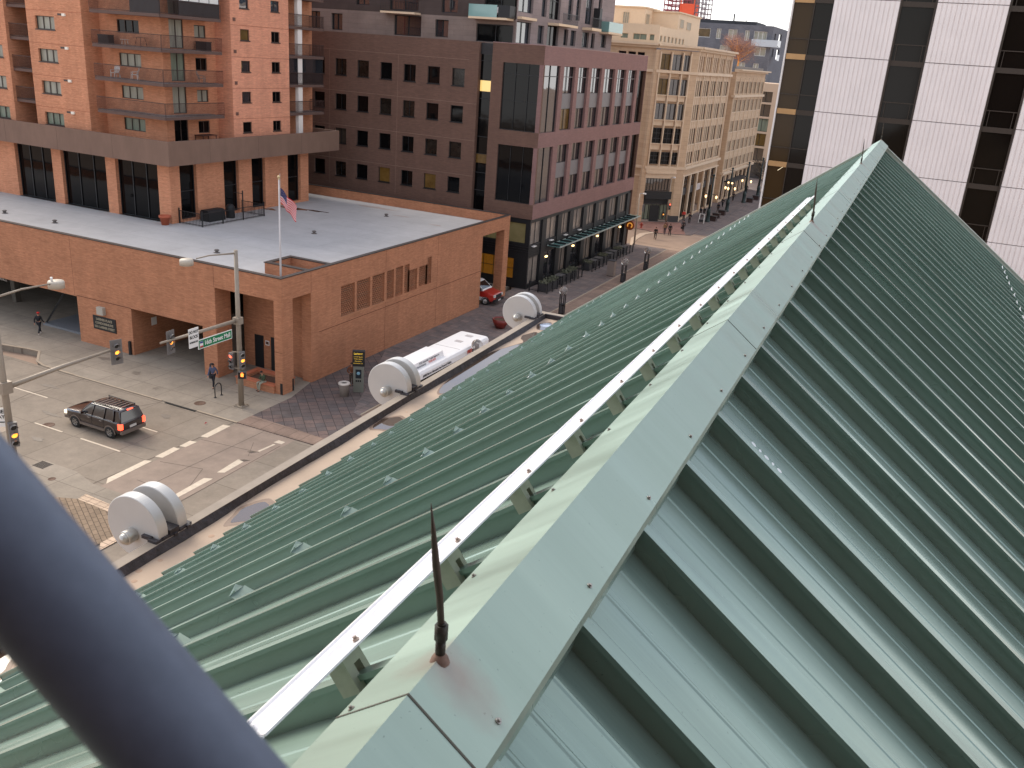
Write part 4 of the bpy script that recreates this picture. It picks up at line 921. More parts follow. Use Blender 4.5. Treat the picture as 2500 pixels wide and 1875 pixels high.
# corner mass
b = MB(); b.T = FY(YD)
ch = [(-41.2, XD, 15.9, 22.25), (-41.2, XD, 8.85, 14.45)]
b.wall(-42.4, XD, 7.35, 24.0, ch, .3)
b.T = Matrix.Identity(4); b.box(-42.42, -42.4, YD+.003, YD+.6, 7.35, 24.0)
P0 = [87.4, 91.4, 95.25, 99.3, 103.65, 107.65, 111.65]
up_ = [(YD, 87.35, 15.9, 22.25)]+[(p+.95, (P0[i+1] if i < 6 else 115.5), 15.98, 22.25) for i, p in enumerate(P0)]
lo_ = [(YD, 87.15, 8.85, 14.45)]+[(p+.95, (P0[i+1] if i < 6 else 115.5), 8.95, 14.5) for i, p in enumerate(P0)]
b.T = FX(XD); b.mat(1)
b.wall(YD, 115.5, 7.35, 24.0, up_+lo_, .45)
b.mat(0); b.T = Matrix.Identity(4); b.box(-60, XD-.003, 115.3, 115.49, 0, 24); b.box(-42.0, XD-.3, YD+.3, YD+.5, 7.36, 8.8)
b.box(-42.4, XD-.01, YD+.3, 115.3, 7.36, 7.5); b.box(-42.4, XD-.5, YD+.02, 115.3, 23.5, 23.9)
b.build('corner_wall', [DBR, DBR2], DB)
b = MB(); b.box(-42.4, XD+.03, YD-.03, YD+.3, 24.001, 24.06); b.box(XD-.3, XD+.03, YD+.3, 115.5, 24.001, 24.06); b.build('coping', pmat('plum_coping', srgb(150, 116, 112), .5), DB)
for z0, z1, mm in ((15.9, 22.25, GLS), (8.85, 14.45, GLS)):
    T = FY(YD); b = MB(); b.T = T
    for u in (-41.15, -39.8, -38.4, -37.1): b.box(u-.02, u+.02, -.19, -.13, z0, z1)
    b.box(-41.2, XD-.15, -.19, -.13, z0+.02, z0+.08)
    if z0 > 15: b.box(-41.2, XD-.15, -.19, -.12, 21.2, 21.27); b.box(-41.2, XD-.15, -.19, -.12, 18.7, 18.75)
    b.T = FX(XD)
    for u in (83.35, 85.2, 87.2): b.box(u-.03, u+.03, -.19, -.13, z0, z1)
    if z0 > 15: b.box(83.4, 87.3, -.19, -.12, 21.2, 21.27)
    cg = b.build('corner_window', BLACK, DB)
    b = MB(); b.T = FY(YD); b.quad((-41.2, -.2, z0), (XD-.2, -.2, z0), (XD-.2, -.2, z1), (-41.2, -.2, z1)); b.build('pane', GLD, cg)
    b = MB(); b.T = FX(XD); b.quad((YD+.2, -.2, z0), (87.3, -.2, z0), (87.3, -.2, z1), (YD+.2, -.2, z1)); b.build('pane', GLS, cg)
SPAN = pmat('grey_spandrel', srgb(112, 108, 110), .5, .1)
for i, (u0, u1, z0, z1) in enumerate(up_[1:]):
    if i == 6: window(DB, FX(XD), u0, u1, z0, z1, GLD, nu=2, nz=1, d=-.3); continue
    window(DB, FX(XD), u0, u1, 19.6, z1, GLS, nu=2, nz=1, d=-.3); window(DB, FX(XD), u0, u1, z0, 18.1, GLS if i else GLW2, nu=2, nz=1, d=-.3)
    b = MB(); b.T = FX(XD); b.box(u0, u1, -.42, -.26, 18.1, 19.6); b.build('spandrel', SPAN, DB); b = MB(); b.T = FX(XD); b.box(u0, u1, -.3, -.22, 21.2, 21.27); b.build('transom', SPAN, DB)
for i, (u0, u1, z0, z1) in enumerate(lo_[1:]):
    if i == 6: window(DB, FX(XD), u0, u1, z0, z1, GLD, nu=2, nz=1, d=-.3); continue
    window(DB, FX(XD), u0, u1, 12.6, z1, GLS, nu=2, nz=1, d=-.3); window(DB, FX(XD), u0, u1, z0, 11.05, GLS, nu=2, nz=1, d=-.3)
    b = MB(); b.T = FX(XD); b.box(u0, u1, -.42, -.26, 11.05, 12.6); b.build('spandrel', SPAN, DB)
# shop floors in dark metal
XS, YS = XD-.2, YD+.15
b = MB(); b.T = FY(YS)
b.wall(-100, XS, 0, 7.34, [(-44.2, -37.5, 4.75, 6.85), (-43.4, -38.6, .9, 3.1)], .25)
for z in (3.9, 4.15, 4.4): b.box(-46, XS, 0, .05, z, z+.05)
b.T = FX(XS)
BY = [86.3, 90.5, 93.9, 98.1, 102.0, 105.9, 110.0, 113.9]
hu = []; hl = []
us = [YS]+BY; 
for i, y in enumerate(us):
    a = y+(.25 if i == 0 else 1.15); c = us[i+1]-.05 if i < len(us)-1 else 115.5
    if c-a < .5: continue
    hu.append((a, c, 4.62, 6.95)); hl.append((a, c, .45, 3.3))
b.wall(YS, 115.5, 0, 7.34, hu+hl, .3)
for y in BY: b.box(y, y+1.1, 0, .12, 0, 7.0)
for z in (3.55, 3.75, 4.2, 4.4): b.box(YS, 115.5, 0, .04, z, z+.05)
b.build('shop_front', BLACK, DB)
PALE = pmat('pale_reflecting_glass', srgb(132, 122, 114), .08, var=.25, vscale=1.5, stretch=(2, 2, .3), spec=.9)
window(DB, FY(YS), -44.2, -37.5, 4.75, 6.85, pmat('greenish_lit', srgb(112, 104, 80), .15, var=.2, vscale=.5, emit=srgb(180, 160, 90), estr=.04), nu=3, d=-.15)
window(DB, FY(YS), -43.4, -38.6, .9, 3.1, pmat('amber_room', srgb(70, 46, 22), .12, var=.9, vscale=1.3, emit=srgb(200, 130, 40), estr=.10), nu=4, nz=2, d=-.15)
for i, h in enumerate(hu): window(DB, FX(XS), *h, PALE, DKG, nu=2, nz=1, d=-.12, sill=1)
for i, h in enumerate(hl): window(DB, FX(XS), *h, PALE if i % 2 == 0 else GLS, BLACK, nu=2, nz=1, d=-.12)
LMP = pmat('warm_lamp', (1, .8, .45), .4, emit=(1, .62, .25), estr=2.5)
for y in (87.9, 95.6, 103.6, 112.0):
    b = MB(); b.T = FX(XS); b.box(y-.2, y+.2, .05, .22, 2.75, 2.9); b.build('sconce', LMP, DB)
for y in (84.4, 88.9, 93.0, 97.2): 
    b = MB(); b.T = FX(XS); b.box(y-.35, y+.35, .0, .3, 4.42, 4.5); b.build('ledge_light', WHITE, DB)
# teal glass canopy
b = MB(); b.T = FX(XS); b.box(88.0, 115.8, 1.55, 1.62, 3.92, 4.06); b.box(88.0, 115.8, .1, .16, 3.95, 4.05)
cn = b.build('canopy', pmat('pale_edge', srgb(150, 160, 156), .4), DB)
b = MB(); b.T = FX(XS); b.box(88.0, 115.8, .16, 1.55, 3.95, 3.99); b.build('canopy_glass', GLT, cn)
y = 88.3
while y < 115.6: b = MB(); b.T = FX(XS); b.box(y-.05, y+.05, .1, 1.5, 3.995, 4.16); b.build('canopy_beam', BLACK, cn); y += 1.62
sgn = thing('hanging_sign', (XD+.9, 113.2, 2.3), 'round orange sign hanging below the glass canopy', 'sign')
b = MB(); b.T = Matrix.Translation((XD+.9, 113.2, 3.0)) @ Matrix.Rotation(PI/2, 4, 'X'); b.lathe([(1e-4, -.06), (.55, -.06), (.62, -.04), (.62, .04), (.55, .06), (1e-4, .06)], 28); b.build('board', pmat('orange_sign', srgb(150, 74, 26), .5), sgn)
b = MB(); b.T = Matrix.Translation((XD+.9, 113.2-.07, 3.0)) @ Matrix.Rotation(PI/2, 4, 'X')
b.add([(r*math.cos(t), r*math.sin(t), .0) for i in range(25) for t in [-.3*PI+1.5*PI*i/24] for r in (.24, .38)], [(2*i, 2*i+1, 2*i+3, 2*i+2) for i in range(24)]); b.build('emblem', pmat('sign_yellow', srgb(230, 170, 80), .5, emit=srgb(230, 150, 60), estr=.4), sgn)
b = MB(); b.bar((XD, 113.2, 3.75), (XD+1.2, 113.2, 3.75), .05); b.bar((XD+.9, 113.2, 3.6), (XD+.9, 113.2, 3.75), .04); b.build('bracket', BLACK, sgn)

# ================================================================== APARTMENTS ABOVE, SET BACK
XU, YU = -41.9, 87.0
UB = thing('glass_balcony_apartments', (XU, YU, 24), 'grey and brown apartment block with glass balconies set back above the brown offices', 'building')
PANT = brickmat('taupe_panel', srgb(132, 116, 108), srgb(126, 110, 102), srgb(110, 96, 90), 2.4, .5, .01, streak=.05)
PAND = brickmat('umber_panel', srgb(78, 66, 62), srgb(74, 62, 58), srgb(64, 54, 50), 2.4, .6, .01, streak=.05)
PANL = brickmat('mauve_panel', srgb(142, 128, 126), srgb(136, 122, 120), srgb(118, 106, 104), 2.4, .6, .01, streak=.05)
b = MB(); b.T = FY(YU)
h1 = [(-67.6, -66.1, 24.2, 26.0), (-64.6, -63.1, 24.2, 25.9), (-56.4, -53.0, 24.1, 26.1), (-54.8+1.6, -51.9+.2, 24.2, 26.0)][:3]+[(-51.3+.0, -49.7, 24.2, 25.9), (-46.4, -42.1, 24.05, 25.75)]
b.wall(-110, XU, 23.9, 26.3, h1, .35)
b.T = FX(XU)
ly = [(87.2, 90.6, 24.1, 26.2), (92.4, 94.0, 24.3, 26.1), (94.9, 98.0, 23.95, 26.4), (99.6, 100.8, 24.4, 26.1), (101.6, 103.2, 24.4, 26.1), (105.2, 107.4, 24.4, 26.1), (108.2, 109.4, 24.4, 26.1), (111.6, 113.4, 24.6, 26.1)]
lz = [(87.3, 90.8, 27.1, 30.4), (93.0, 94.3, 27.0, 30.4), (95.0, 98.0, 26.9, 30.6), (100.2, 101.6, 27.1, 30.3), (102.6, 103.9, 27.2, 30.3), (105.6, 107.9, 27.0, 30.3), (109.6, 110.8, 27.4, 30.3)]
b.mat(2); b.wall(YU, 115.4, 23.9, 36, ly+lz+[(a, c, 31.4, 34.4) for a, c, _, _ in lz], .4)
b.T = FY(YU); b.mat(1)
h2 = [(-67.2, -65.6, 26.9, 29.8), (-61.3, -59.6, 26.9, 29.8), (-57.0, -53.4, 26.6, 30.0), (-50.6, -48.7, 26.6, 29.6), (-45.6, -42.0, 26.5, 30.2)]
b.wall(-110, XU, 26.3, 36, h2+[(a, c, e+4, f+4) for a, c, e, f in h2], .35)
b.T = Matrix.Identity(4); b.mat(2); b.box(-60, XU-.003, 115.2, 115.4, 23.9, 36)
b.build('wall', [PANT, PAND, PANL], UB)
for i, h in enumerate(h1+h2): window(UB, FY(YU), *h, GLD if i in (4, 9) else GLS, BLACK, nu=2, nz=1, fw=.08, d=-.25)
for i, h in enumerate(ly+lz): window(UB, FX(XU), *h, GLR if i not in (2, 10) else GLD, BLACK, nu=2, nz=2 if i > 7 else 1, fw=.08, d=-.28)
for T_, q in ((FY(YU), (-57.4, -53.1, 0, 1.2, 26.2, 26.4)), (FY(YU), (-46.6, -42.2, 0, 1.5, 26.15, 26.35)), (FX(XU), (94.9, 100.4, 0, 1.3, 26.25, 26.5)), (FX(XU), (105.0, 108.2, 0, 1.2, 26.3, 26.6)), (FX(XU), (110.8, 115.9, -.5, 1.2, 26.2, 26.45)), (FX(XU), (87.2, 90.9, 0, .5, 26.4, 26.65))):
    b = MB(); b.T = T_; b.box(*q); b.build('balcony_slab', CREAM, UB)
railing(UB, FY(YU-1.15), -57.4, -53.1, 26.4, 1.1, material=BLACK, pitch=.2)
b = MB(); b.T = FY(YU); b.box(-46.6, -43.4, 1.45, 1.48, 26.35, 27.5); b.build('glass_balustrade', pmat('teal_balustrade', srgb(120, 156, 152), .08, spec=.9), UB); b = MB(); b.T = FX(XU); b.box(110.8, 115.9, 1.15, 1.18, 26.4, 27.6); b.T = FY(YU); b.T = Matrix.Identity(4); b.box(XU, XU+1.15, 110.8, 110.83, 26.4, 27.6)
b.build('glass_balustrade', pmat('teal_balustrade', srgb(120, 156, 152), .08, spec=.9), UB)
railing(UB, FX(XU+1.25), 96.0, 100.4, 26.5, 1.1, material=DKG, pitch=.15); railing(UB, FX(XU+1.15), 105.0, 108.2, 26.6, 1.1, material=BLACK, pitch=.15)
b = MB(); b.T = FY(YU); b.box(-43.3, -42.0, 0, 1.4, 26.36, 27.5); b.build('dark_panel', BLACK, UB); b = MB(); b.T = FX(XU); b.box(108.2, 109.0, 0, .8, 26.7, 28.9); b.build('dark_panel', BLACK, UB)
for i, x in enumerate((-46.1, -44.0)):
    t = thing('lounge_chair', (x, YU-.8, 26.36), ('pale lounge chair at the left of the glass balcony', 'pale lounge chair at the right of the glass balcony')[i], 'chair', 'lounge chairs behind the glass balustrade', world=False)
    b = MB(); b.box(-.3, .3, -.3, .3, .3, .42); b.build('seat', WP, t); b = MB(); b.bar((-.3, .3, .4), (-.3, .45, 1.0), .06); b.bar((.3, .3, .4), (.3, .45, 1.0), .06); b.bar((0, .32, .45), (0, .45, 1.0), .5, .05, upv=(0, 1, 0)); b.build('backrest', WP, t)

# ================================================================== TAN STONE BUILDINGS DOWN THE MALL
XB = -36.7
SHG = pmat('shaded_brown_glass', srgb(72, 56, 47), .25, var=.15, vscale=.8)
SB = thing('tan_stone_building', (XB, 139.5, 0), 'tan stone office building with a bowed corner bay and penthouse, beyond the brown offices', 'building')
TC, LC = FD((-41.4, 135.0), (-36.7, 139.5))
ZF = [(8.82, 10.66), (11.85, 14.2), (15.4, 17.75), (18.95, 21.25)]
b = MB(); b.T = FY(135.0)
b.wall(-75, -41.9, 0, 25.4, [(-47.75, -46.5, 22.4, 24.7), (-46.2, -45.0, 22.4, 24.7), (-44.75, -43.6, 22.4, 24.7)]+[(-47-i*3.2, -45.2-i*3.2, z0, z1) for i in range(8) for z0, z1 in ZF], .3)
b.T = TC
b.box(-.6, .18, -.6, .25, 0, 25.2); b.box(5.2, LC, -1.4, .22, .95, 25.3)
b.wall(.18, 5.2, 21.6, 22.45, [], .2); b.wall(.18, 5.2, 24.7, 25.3, [], .2)
b.T = Matrix.Identity(4)
nb = 5; pit_ = (162.2-139.9)/nb
b.T = FX(XB)
hx = []
for i in range(nb):
    a = 140.15+i*pit_
    hx += [(a, a+3.55, z0, z1) for z0, z1 in ZF]+[(a, a+3.55, 22.55, 24.75)]
sp = [(141.8-1.2*0+i*4.25-.9*0, 141.8+i*4.25+3.0, 0.0, 7.0) for i in range(-0, 5)]
sp = [(139.9+.9+i*4.3, 139.9+.9+i*4.3+3.2, .3, 6.95) for i in range(5)]
b.wall(139.5, 162.4, 0, 25.4, hx+sp, .18)
b.T = FX(XB-1.6); b.wall(162.4, 166.9, 0, 25.2, [], .2)
b.T = Matrix.Identity(4); b.box(XB-8, XB-.003, 162.2, 162.39, 0, 25.4)
b.build('wall', STONE, SB)
b = MB(); b.T = FY(135.0)
for z0, z1, o in ((25.4, 25.75, .35), (25.75, 26.05, .75), (22.05, 22.45, .3), (8.1, 8.5, .3), (6.9, 7.1, .15)): b.box(-75, -41.5, -.3, o, z0, z1)
b.T = TC
for z0, z1, o in ((25.4, 25.75, .35), (25.75, 26.05, .8), (8.1, 8.5, .35), (22.05, 22.45, .35)): b.box(-.3, LC+.2, -.6, o, z0, z1)
for z0, z1, o in ((11.0, 11.8, .28), (14.55, 15.3, .28), (18.1, 18.85, .28)):
    for u0, u1 in ((.25, 1.85), (2.1, 3.75), (4.0, 5.05)): b.box(u0, u1, -.1, o-.1, z0, z1); b.box(u0-.05, u1+.05, -.1, o+.12, z1, z1+.13)
for u in (.05, 1.92, 3.8, 5.1): b.box(u, u+.2, -.1, .42, 8.5, 22.0); b.box(u, u+.2, -.1, .42, 22.46, 25.0)
b.box(0, 5.2, -.1, .3, 6.7, 8.1); b.box(0, 5.2, -.1, .5, 7.4, 7.6)
b.T = FX(XB)
for z0, z1, o in ((25.4, 25.75, .35), (25.75, 26.05, .8), (22.05, 22.45, .35), (8.1, 8.5, .4), (7.0, 7.2, .2)): b.box(139.4, 162.6, -.3, o, z0, z1)
for i in range(nb+1):
    a = 139.75+i*pit_; b.box(a-.15, a+.25, 0, .12, 8.5, 22.04); b.box(a-.15, a+.25, 0, .12, 22.46, 25.3)
for i in range(nb):
    a = 140.15+i*pit_
    for u in (a+.98, a+2.22): b.box(u, u+.30, -.15, .02, 8.5, 22.04); b.box(u, u+.30, -.15, .02, 22.5, 24.8)
    for z0, z1 in ZF: b.box(a-.05, a+3.6, 0, .1, z0-.14, z0)
for i in range(6): b.box(139.55+i*4.3+(.0 if i else -.05), 139.55+i*4.3+.55, 0, .22, 0, 7.0)
b.build('stone_trim', STONE2, SB)
for u0, u1 in ((.25, 1.92), (2.12, 3.8), (4.0, 5.1)):
    for z0, z1 in ZF+[(22.5, 24.7)]:
        window(SB, TC, u0, u1, z0, z1, GLW2 if z0 > 18 and u0 < 1 else (GLS if z0 > 15 else GLD), DKG, nu=2, nz=3 if z0 < 12 else 1, fw=.06, d=.02)
for i, h in enumerate(hx): 
    if h[2] < 22: window(SB, FX(XB), h[0], h[1], h[2], h[3], SHG, pmat('brown_frame', srgb(96, 76, 62), .6), nu=1, nz=1, fw=.05, d=-.08)
b = MB(); b.T = FX(XB)
for h in hx:
    if h[2] > 22: b.box(h[0], h[1], -.4, -.16, h[2], h[3])
b.build('loggia_wall', pmat('loggia_brown', srgb(120, 92, 74), .8), SB)
for u in (-47.75, -46.2, -44.75): window(SB, FY(135), u, u+1.2, 22.4, 24.7, GLD, pmat('reddish_frame', srgb(110, 76, 66), .6), nu=1, nz=2, d=-.2)
for i, h in enumerate(sp):
    if i == 2:
        b = MB(); b.T = FX(XB); b.box(h[0], h[1], -.34, -.1, 3.9, 4.9); b.build('pale_panel', pmat('pale_stone_panel', srgb(190, 178, 174), .7), SB); b = MB(); b.T = FX(XB); b.box(h[0], h[1], -1.6, -1.5, .3, 6.9); b.build('porch_wall', STONE, SB); continue
    window(SB, FX(XB), h[0], h[1], 4.9, 6.9, GLS, DKG, nu=1, nz=3, fw=.08, d=-.3); window(SB, FX(XB), h[0], h[1], .3, 3.9, GLD, BLACK, nu=3, nz=1, fw=.08, d=-.3)
    b = MB(); b.T = FX(XB); b.box(h[0], h[1], -.38, -.22, 3.9, 4.9); b.build('grey_panel', DKG, SB)
window(SB, TC, .2, 4.75, 4.75, 6.65, GLS, BLACK, nu=9, nz=1, fw=.06, d=-.15); window(SB, TC, .2, 4.75, .25, 2.65, GLCG, BLACK, nu=7, nz=1, fw=.08, d=-.3); 
b = MB(); b.T = TC; b.box(.3, 4.75, -.3, .55, 3.55, 4.7); b.box(.2, 4.75, -.32, -.12, 2.7, 3.5); b.build('dark_awning', BLACK, SB)
b = MB(); b.T = TC; b.box(1.7, 3.3, -.3, -.2, .02, 2.5); b.build('door', BLACK, SB)
b = MB(); b.T = TC; b.box(5.0, LC+.1, -.5, .3, 0, .94); b.build('dark_plinth', DKG, SB)
# setback floor and penthouse
b = MB(); b.T = FY(135.8); b.wall(-75, -42.0, 26.05, 28.6, [(-48.0, -46.8, 26.5, 27.2), (-46.0, -43.9, 26.4, 27.25), (-43.45, -42.7, 26.4, 27.25)], .2)
b.T = FX(-42.0); b.wall(135.8, 158, 26.05, 28.4, [(136.4+i*2.0, 137.4+i*2.0, 26.35, 27.2) for i in range(7)], .2)
b.T = Matrix.Identity(4); b.box(-75, -42.3, 136.1, 158, 28.2, 28.4); b.box(-75, -42.01, 157.8, 158, 26, 28.4)
b.box(-53, -46.9, 143, 150, 28.4, 31.2); b.box(-46.9, -42.6, 147, 160, 28.4, 30.9); b.box(-53.2, -46.7, 142.8, 150.2, 31.2, 31.4); b.box(-46.85, -42.4, 146.8, 160.2, 30.9, 31.1)
b.build('penthouse', CREAM, SB)
for h in ((-48.0, -46.8, 26.5, 27.2), (-46.0, -43.9, 26.4, 27.25), (-43.45, -42.7, 26.4, 27.25)): window(SB, FY(135.8), *h, GLCG, CREAM, nu=2 if h[0] == -46.0 else 1, d=-.12)
for i in range(7): window(SB, FX(-42.0), 136.4+i*2.0, 137.4+i*2.0, 26.35, 27.2, GLC, CREAM, nu=1, d=-.12)
for (x, w) in ((-50.4, 1.0),): window(SB, FY(143), x, x+w, 28.7, 30.5, GLC, CREAM, nu=3, d=.07)
for y in (144.5, 148.0): window(SB, FX(-46.9), y-.8, y+.8, 28.9, 30.4, GLC, CREAM, nu=3, d=.07) if y < 146 else window(SB, FX(-42.6), y, y+2, 28.8, 30.1, GLC, CREAM, nu=3, d=.07)
window(SB, FX(-42.6), 152, 154.4, 28.7, 29.9, GLC, CREAM, nu=3, d=.07)
S2 = thing('tan_stone_annex', (XB, 167, 0), 'second tan stone block down the mall with a bare lit tree on its roof', 'building')
b = MB(); b.T = FX(XB); nb = 7; pit_ = (193.4-167.3)/nb
ZG = [(5.9, 7.7), (9.1, 11.0), (12.6, 14.5), (16.1, 18.15)]
hx = []
for i in range(nb):
    a = 167.55+i*pit_; hx += [(a, a+2.95, z0, z1) for z0, z1 in ZG]+[(a, a+2.95, 19.25, 21.35)]
b.wall(166.9, 193.6, 0, 22.9, hx+[(167.6+i*pit_, 170.3+i*pit_, .3, 4.7) for i in range(nb)], .18)
b.T = FY(166.9); b.wall(-60, XB, 0, 22.9, [], .2)
b.build('wall', STONE, S2)
b = MB(); b.T = FX(XB)
for z0, z1, o in ((22.9, 23.2, .4), (23.2, 23.45, 1.0), (18.6, 19.0, .35), (5.1, 5.5, .4)): b.box(166.6, 194, -.3, o, z0, z1)
for i in range(nb+1): a = 167.2+i*pit_; b.box(a-.12, a+.2, 0, .1, 5.5, 18.6); b.box(a-.12, a+.2, 0, .1, 19.0, 22)
for i in range(nb):
    a = 167.55+i*pit_
    for u in (a+.8, a+1.83): b.box(u, u+.24, -.15, .02, 5.5, 18.6); b.box(u, u+.2, -.15, .02, 19.0, 21.4)
    for z0, z1 in ZG: b.box(a-.05, a+3.0, 0, .08, z0-.12, z0)
b.build('stone_trim', STONE2, S2)
for h in hx: window(S2, FX(XB), *h, SHG, MATS['brown_frame'], nu=1, nz=1, fw=.05, d=-.08)
for i in range(nb): window(S2, FX(XB), 167.6+i*pit_, 170.3+i*pit_, .3, 4.7, GLD, BLACK, nu=2, nz=2, fw=.08, d=-.3)
b = MB(); b.box(XB-.1, XB+1.4, 170, 184, 3.5, 3.7); b.build('awning', BLACK, S2)
b = MB(); b.box(-48, -37, 168, 193, 22.6, 22.9); b.box(-37.4, -37.2, 168, 193, 22.9, 23.9); b.build('roof', pmat('grey_roof', srgb(120, 112, 106), .8), S2)

def tree(name, loc, h, rad, n, leafm, barkm, label, cat, seed, leaf=.3, par=None, bare=False, group=None, low=.35):
    random.seed(seed); t = thing(name, loc, label, cat, group, world=False)
    b = MB(); b.tube([(0, 0, 0), (.05, .02, h*.25), (0, .05, h*.5), (.05, 0, h*.75)], [h*.035, h*.028, h*.018, h*.008], 8); tips = []
    for i in range(26):
        z = h*random.uniform(low*.8, .72); a = random.uniform(0, 2*PI); Ln = rad*random.uniform(.55, 1.0); e = random.uniform(.25, .9)
        p = Vector((0, 0, z)); q = p+Vector((math.cos(a)*Ln*.5, math.sin(a)*Ln*.5, Ln*e*.4)); r = p+Vector((math.cos(a)*Ln, math.sin(a)*Ln, Ln*e)); r.z = min(r.z, h)
        b.tube([p, q, r], [h*.012, h*.007, h*.003], 5); tips += [q, r]
        for _ in range(3 if bare else 1):
            r2 = q+Vector((random.uniform(-1, 1), random.uniform(-1, 1), random.uniform(.1, 1)))*rad*.4; b.tube([q, r2], [h*.005, h*.002], 4); tips.append(r2)
    b.build('trunk', barkm, t)
    b = MB()
    for _ in range(n):
        c = random.choice(tips)+Vector((random.gauss(0, 1), random.gauss(0, 1), random.gauss(0, .8)))*rad*.16
        s = leaf*random.uniform(.5, 1.2); u = Vector((random.gauss(0, 1), random.gauss(0, 1), random.gauss(0, 1))).normalized(); v = u.orthogonal().normalized()
        if bare: b.add([c-u*s*2, c+v*s*.10, c+u*s*2], [(0, 1, 2)])
        else: b.add([c-u*s, c-v*s*.6, c+u*s, c+v*s*.6], [(0, 1, 2, 3)])
    b.build('crown', leafm, t); return t
tree('rooftop_tree', (-40.6, 184.5, 22.9), 6.0, 3.6, 4200, pmat('reddish_twigs', srgb(150, 112, 98), .9, var=.2, vscale=3), pmat('painted_lit_bark', srgb(220, 150, 80), .7, emit=srgb(255, 170, 90), estr=.10), 'bare reddish tree with a lit trunk on the roof terrace', 'tree', 5, .34, bare=True)  # trunk lighting put into the bark as warm colour and glow

# ------------------------------------------------------------------ end of the street
EB = thing('banded_building', (-40, 215, 0), 'pale tan building with bands of dark windows closing the street, beside the white tower', 'building')
b = MB(); 
b.box(-44, -10, 215, 240, 19.2, 21.0)
for z in (16.5, 13.4, 10.1, 6.85, 3.6): b.box(-44, -10, 215, 216, z, z+.45)
for x in (-44, -38.5, -33, -27.5): b.box(x, x+1.0, 214.98, 216, 0, 19.2)
b.box(-60, -44, 215, 240, 0, 21)
b.build('wall', pmat('pale_tan_wall', srgb(196, 168, 142), .8), EB)
k = 0
for x in (-43, -37.5, -32):
    for z0, z1 in ((16.95, 19.2), (13.85, 16.5), (10.55, 13.4), (7.3, 10.1), (4.05, 6.85)):
        window(EB, FY(216), x, x+4.5, z0, z1, GLW2 if (k % 5) == 3 else (GLCG if k % 5 in (2, 3) else GLS), BLACK, nu=3, fw=.1, d=.5); k += 1
b = MB(); b.box(-43, -10, 215.6, 216, 0, 3.6); b.build('shop_front', DKG, EB)
GY = thing('grey_apartment_building', (-45.4, 240, 0), 'dark grey apartment building with white windows and a glass balcony behind the tan roofs', 'building')
b = MB(); b.T = FY(240)
hg = [(-68.6, -60.9, 30.6, 32.7), (-59.4, -58.2, 30.4, 32.8), (-56.4, -54.1, 30.4, 32.8), (-52.2, -51.0, 30.4, 32.75), (-49.95, -46.7, 30.3, 32.7), (-58, -54.4, 27.2, 29.0), (-52.65, -50.6, 27.1, 29.1), (-49.2, -46.4, 27.0, 29.0), (-49.0, -47.6, 23.2, 25.2), (-58, -54.4, 23.2, 25.2), (-53, -51, 23.2, 25.2)]
b.wall(-80, -45.4, 0, 34.05, hg, .4); b.T = FX(-45.4); b.wall(240, 262, 0, 34.05, [(243, 245, 30.5, 32.5), (249, 253, 30, 32.7), (243, 245, 27, 29), (249, 253, 26.6, 29)], .5)
b.T = Matrix.Identity(4); b.box(-80, -45.6, 240.2, 262, 33.7, 33.9)
b.build('wall', GREYB, GY)
b = MB(); b.box(-68, -50.5, 244, 256, 33.9, 35.0); b.box(-56.3, -56.0, 243, 243.3, 34, 36.6); b.box(-53, -52.9, 243, 243.2, 34, 36.0); b.build('plant_screen', pmat('charcoal_screen', srgb(52, 52, 56), .7), GY)
for i, h in enumerate(hg): window(GY, FY(240), *h, GLC if i else GLW2, WHITE, nu=2 if i != 4 else 3, fw=.12, d=-.25)
b = MB(); b.box(-50.0, -43.6, 238.6, 240.0, 29.2, 29.5); b.box(-50.0, -43.6, 238.6, 238.7, 29.5, 30.8); b.box(-43.7, -43.6, 238.7, 243, 29.3, 30.8); b.box(-43.7, -43.6, 241, 244, 26.2, 27.6)
b.build('balcony', pmat('pale_balustrade', srgb(178, 184, 190), .3), GY)
RF = thing('steel_frame_tower', (-120, 420, 0), 'red steel building frame under construction with an orange hoist screen against the sky', 'building')
REDS = pmat('red_steel', srgb(142, 70, 78), .6); b = MB()
z = 20
while z < 66: b.box(-129.4, -117, 420, 420.5, z, z+.6); b.box(-129.4, -117, 432, 432.5, z, z+.6); b.box(-129.4, -129, 420.5, 432, z, z+.6); z += 2.2
for i in range(8): x = -129.4+i*1.75; b.box(x, x+.35, 419.9, 420.6, 18, 66); b.box(x, x+.35, 431.9, 432.6, 18, 66)
b.build('frame', REDS, RF); b = MB(); z = 20
while z < 66: b.box(-115, -110, 420, 420.4, z, z+.45); b.box(-115, -110, 430, 430.4, z, z+.45); z += 2.0
for i in range(4): x = -115+i*1.6; b.box(x, x+.3, 419.9, 420.5, 18, 66); b.box(x, x+.3, 429.9, 430.5, 18, 66)
b.build('frame', pmat('grey_steel', srgb(122, 108, 116), .6), RF)
b = MB(); b.box(-121.6, -115.0, 419, 428, 40, 49.6); b.box(-121.4, -121, 418.8, 419, 39, 66); b.box(-115.4, -115, 418.8, 419, 39, 66); b.build('screen', pmat('orange_screen', srgb(226, 92, 58), .7, var=.08, vscale=.4), RF)
b = MB(); b.box(-121, -115.4, 421, 427, 49.6, 66); b.build('core', pmat('core_grey', srgb(150, 120, 116), .8), RF)
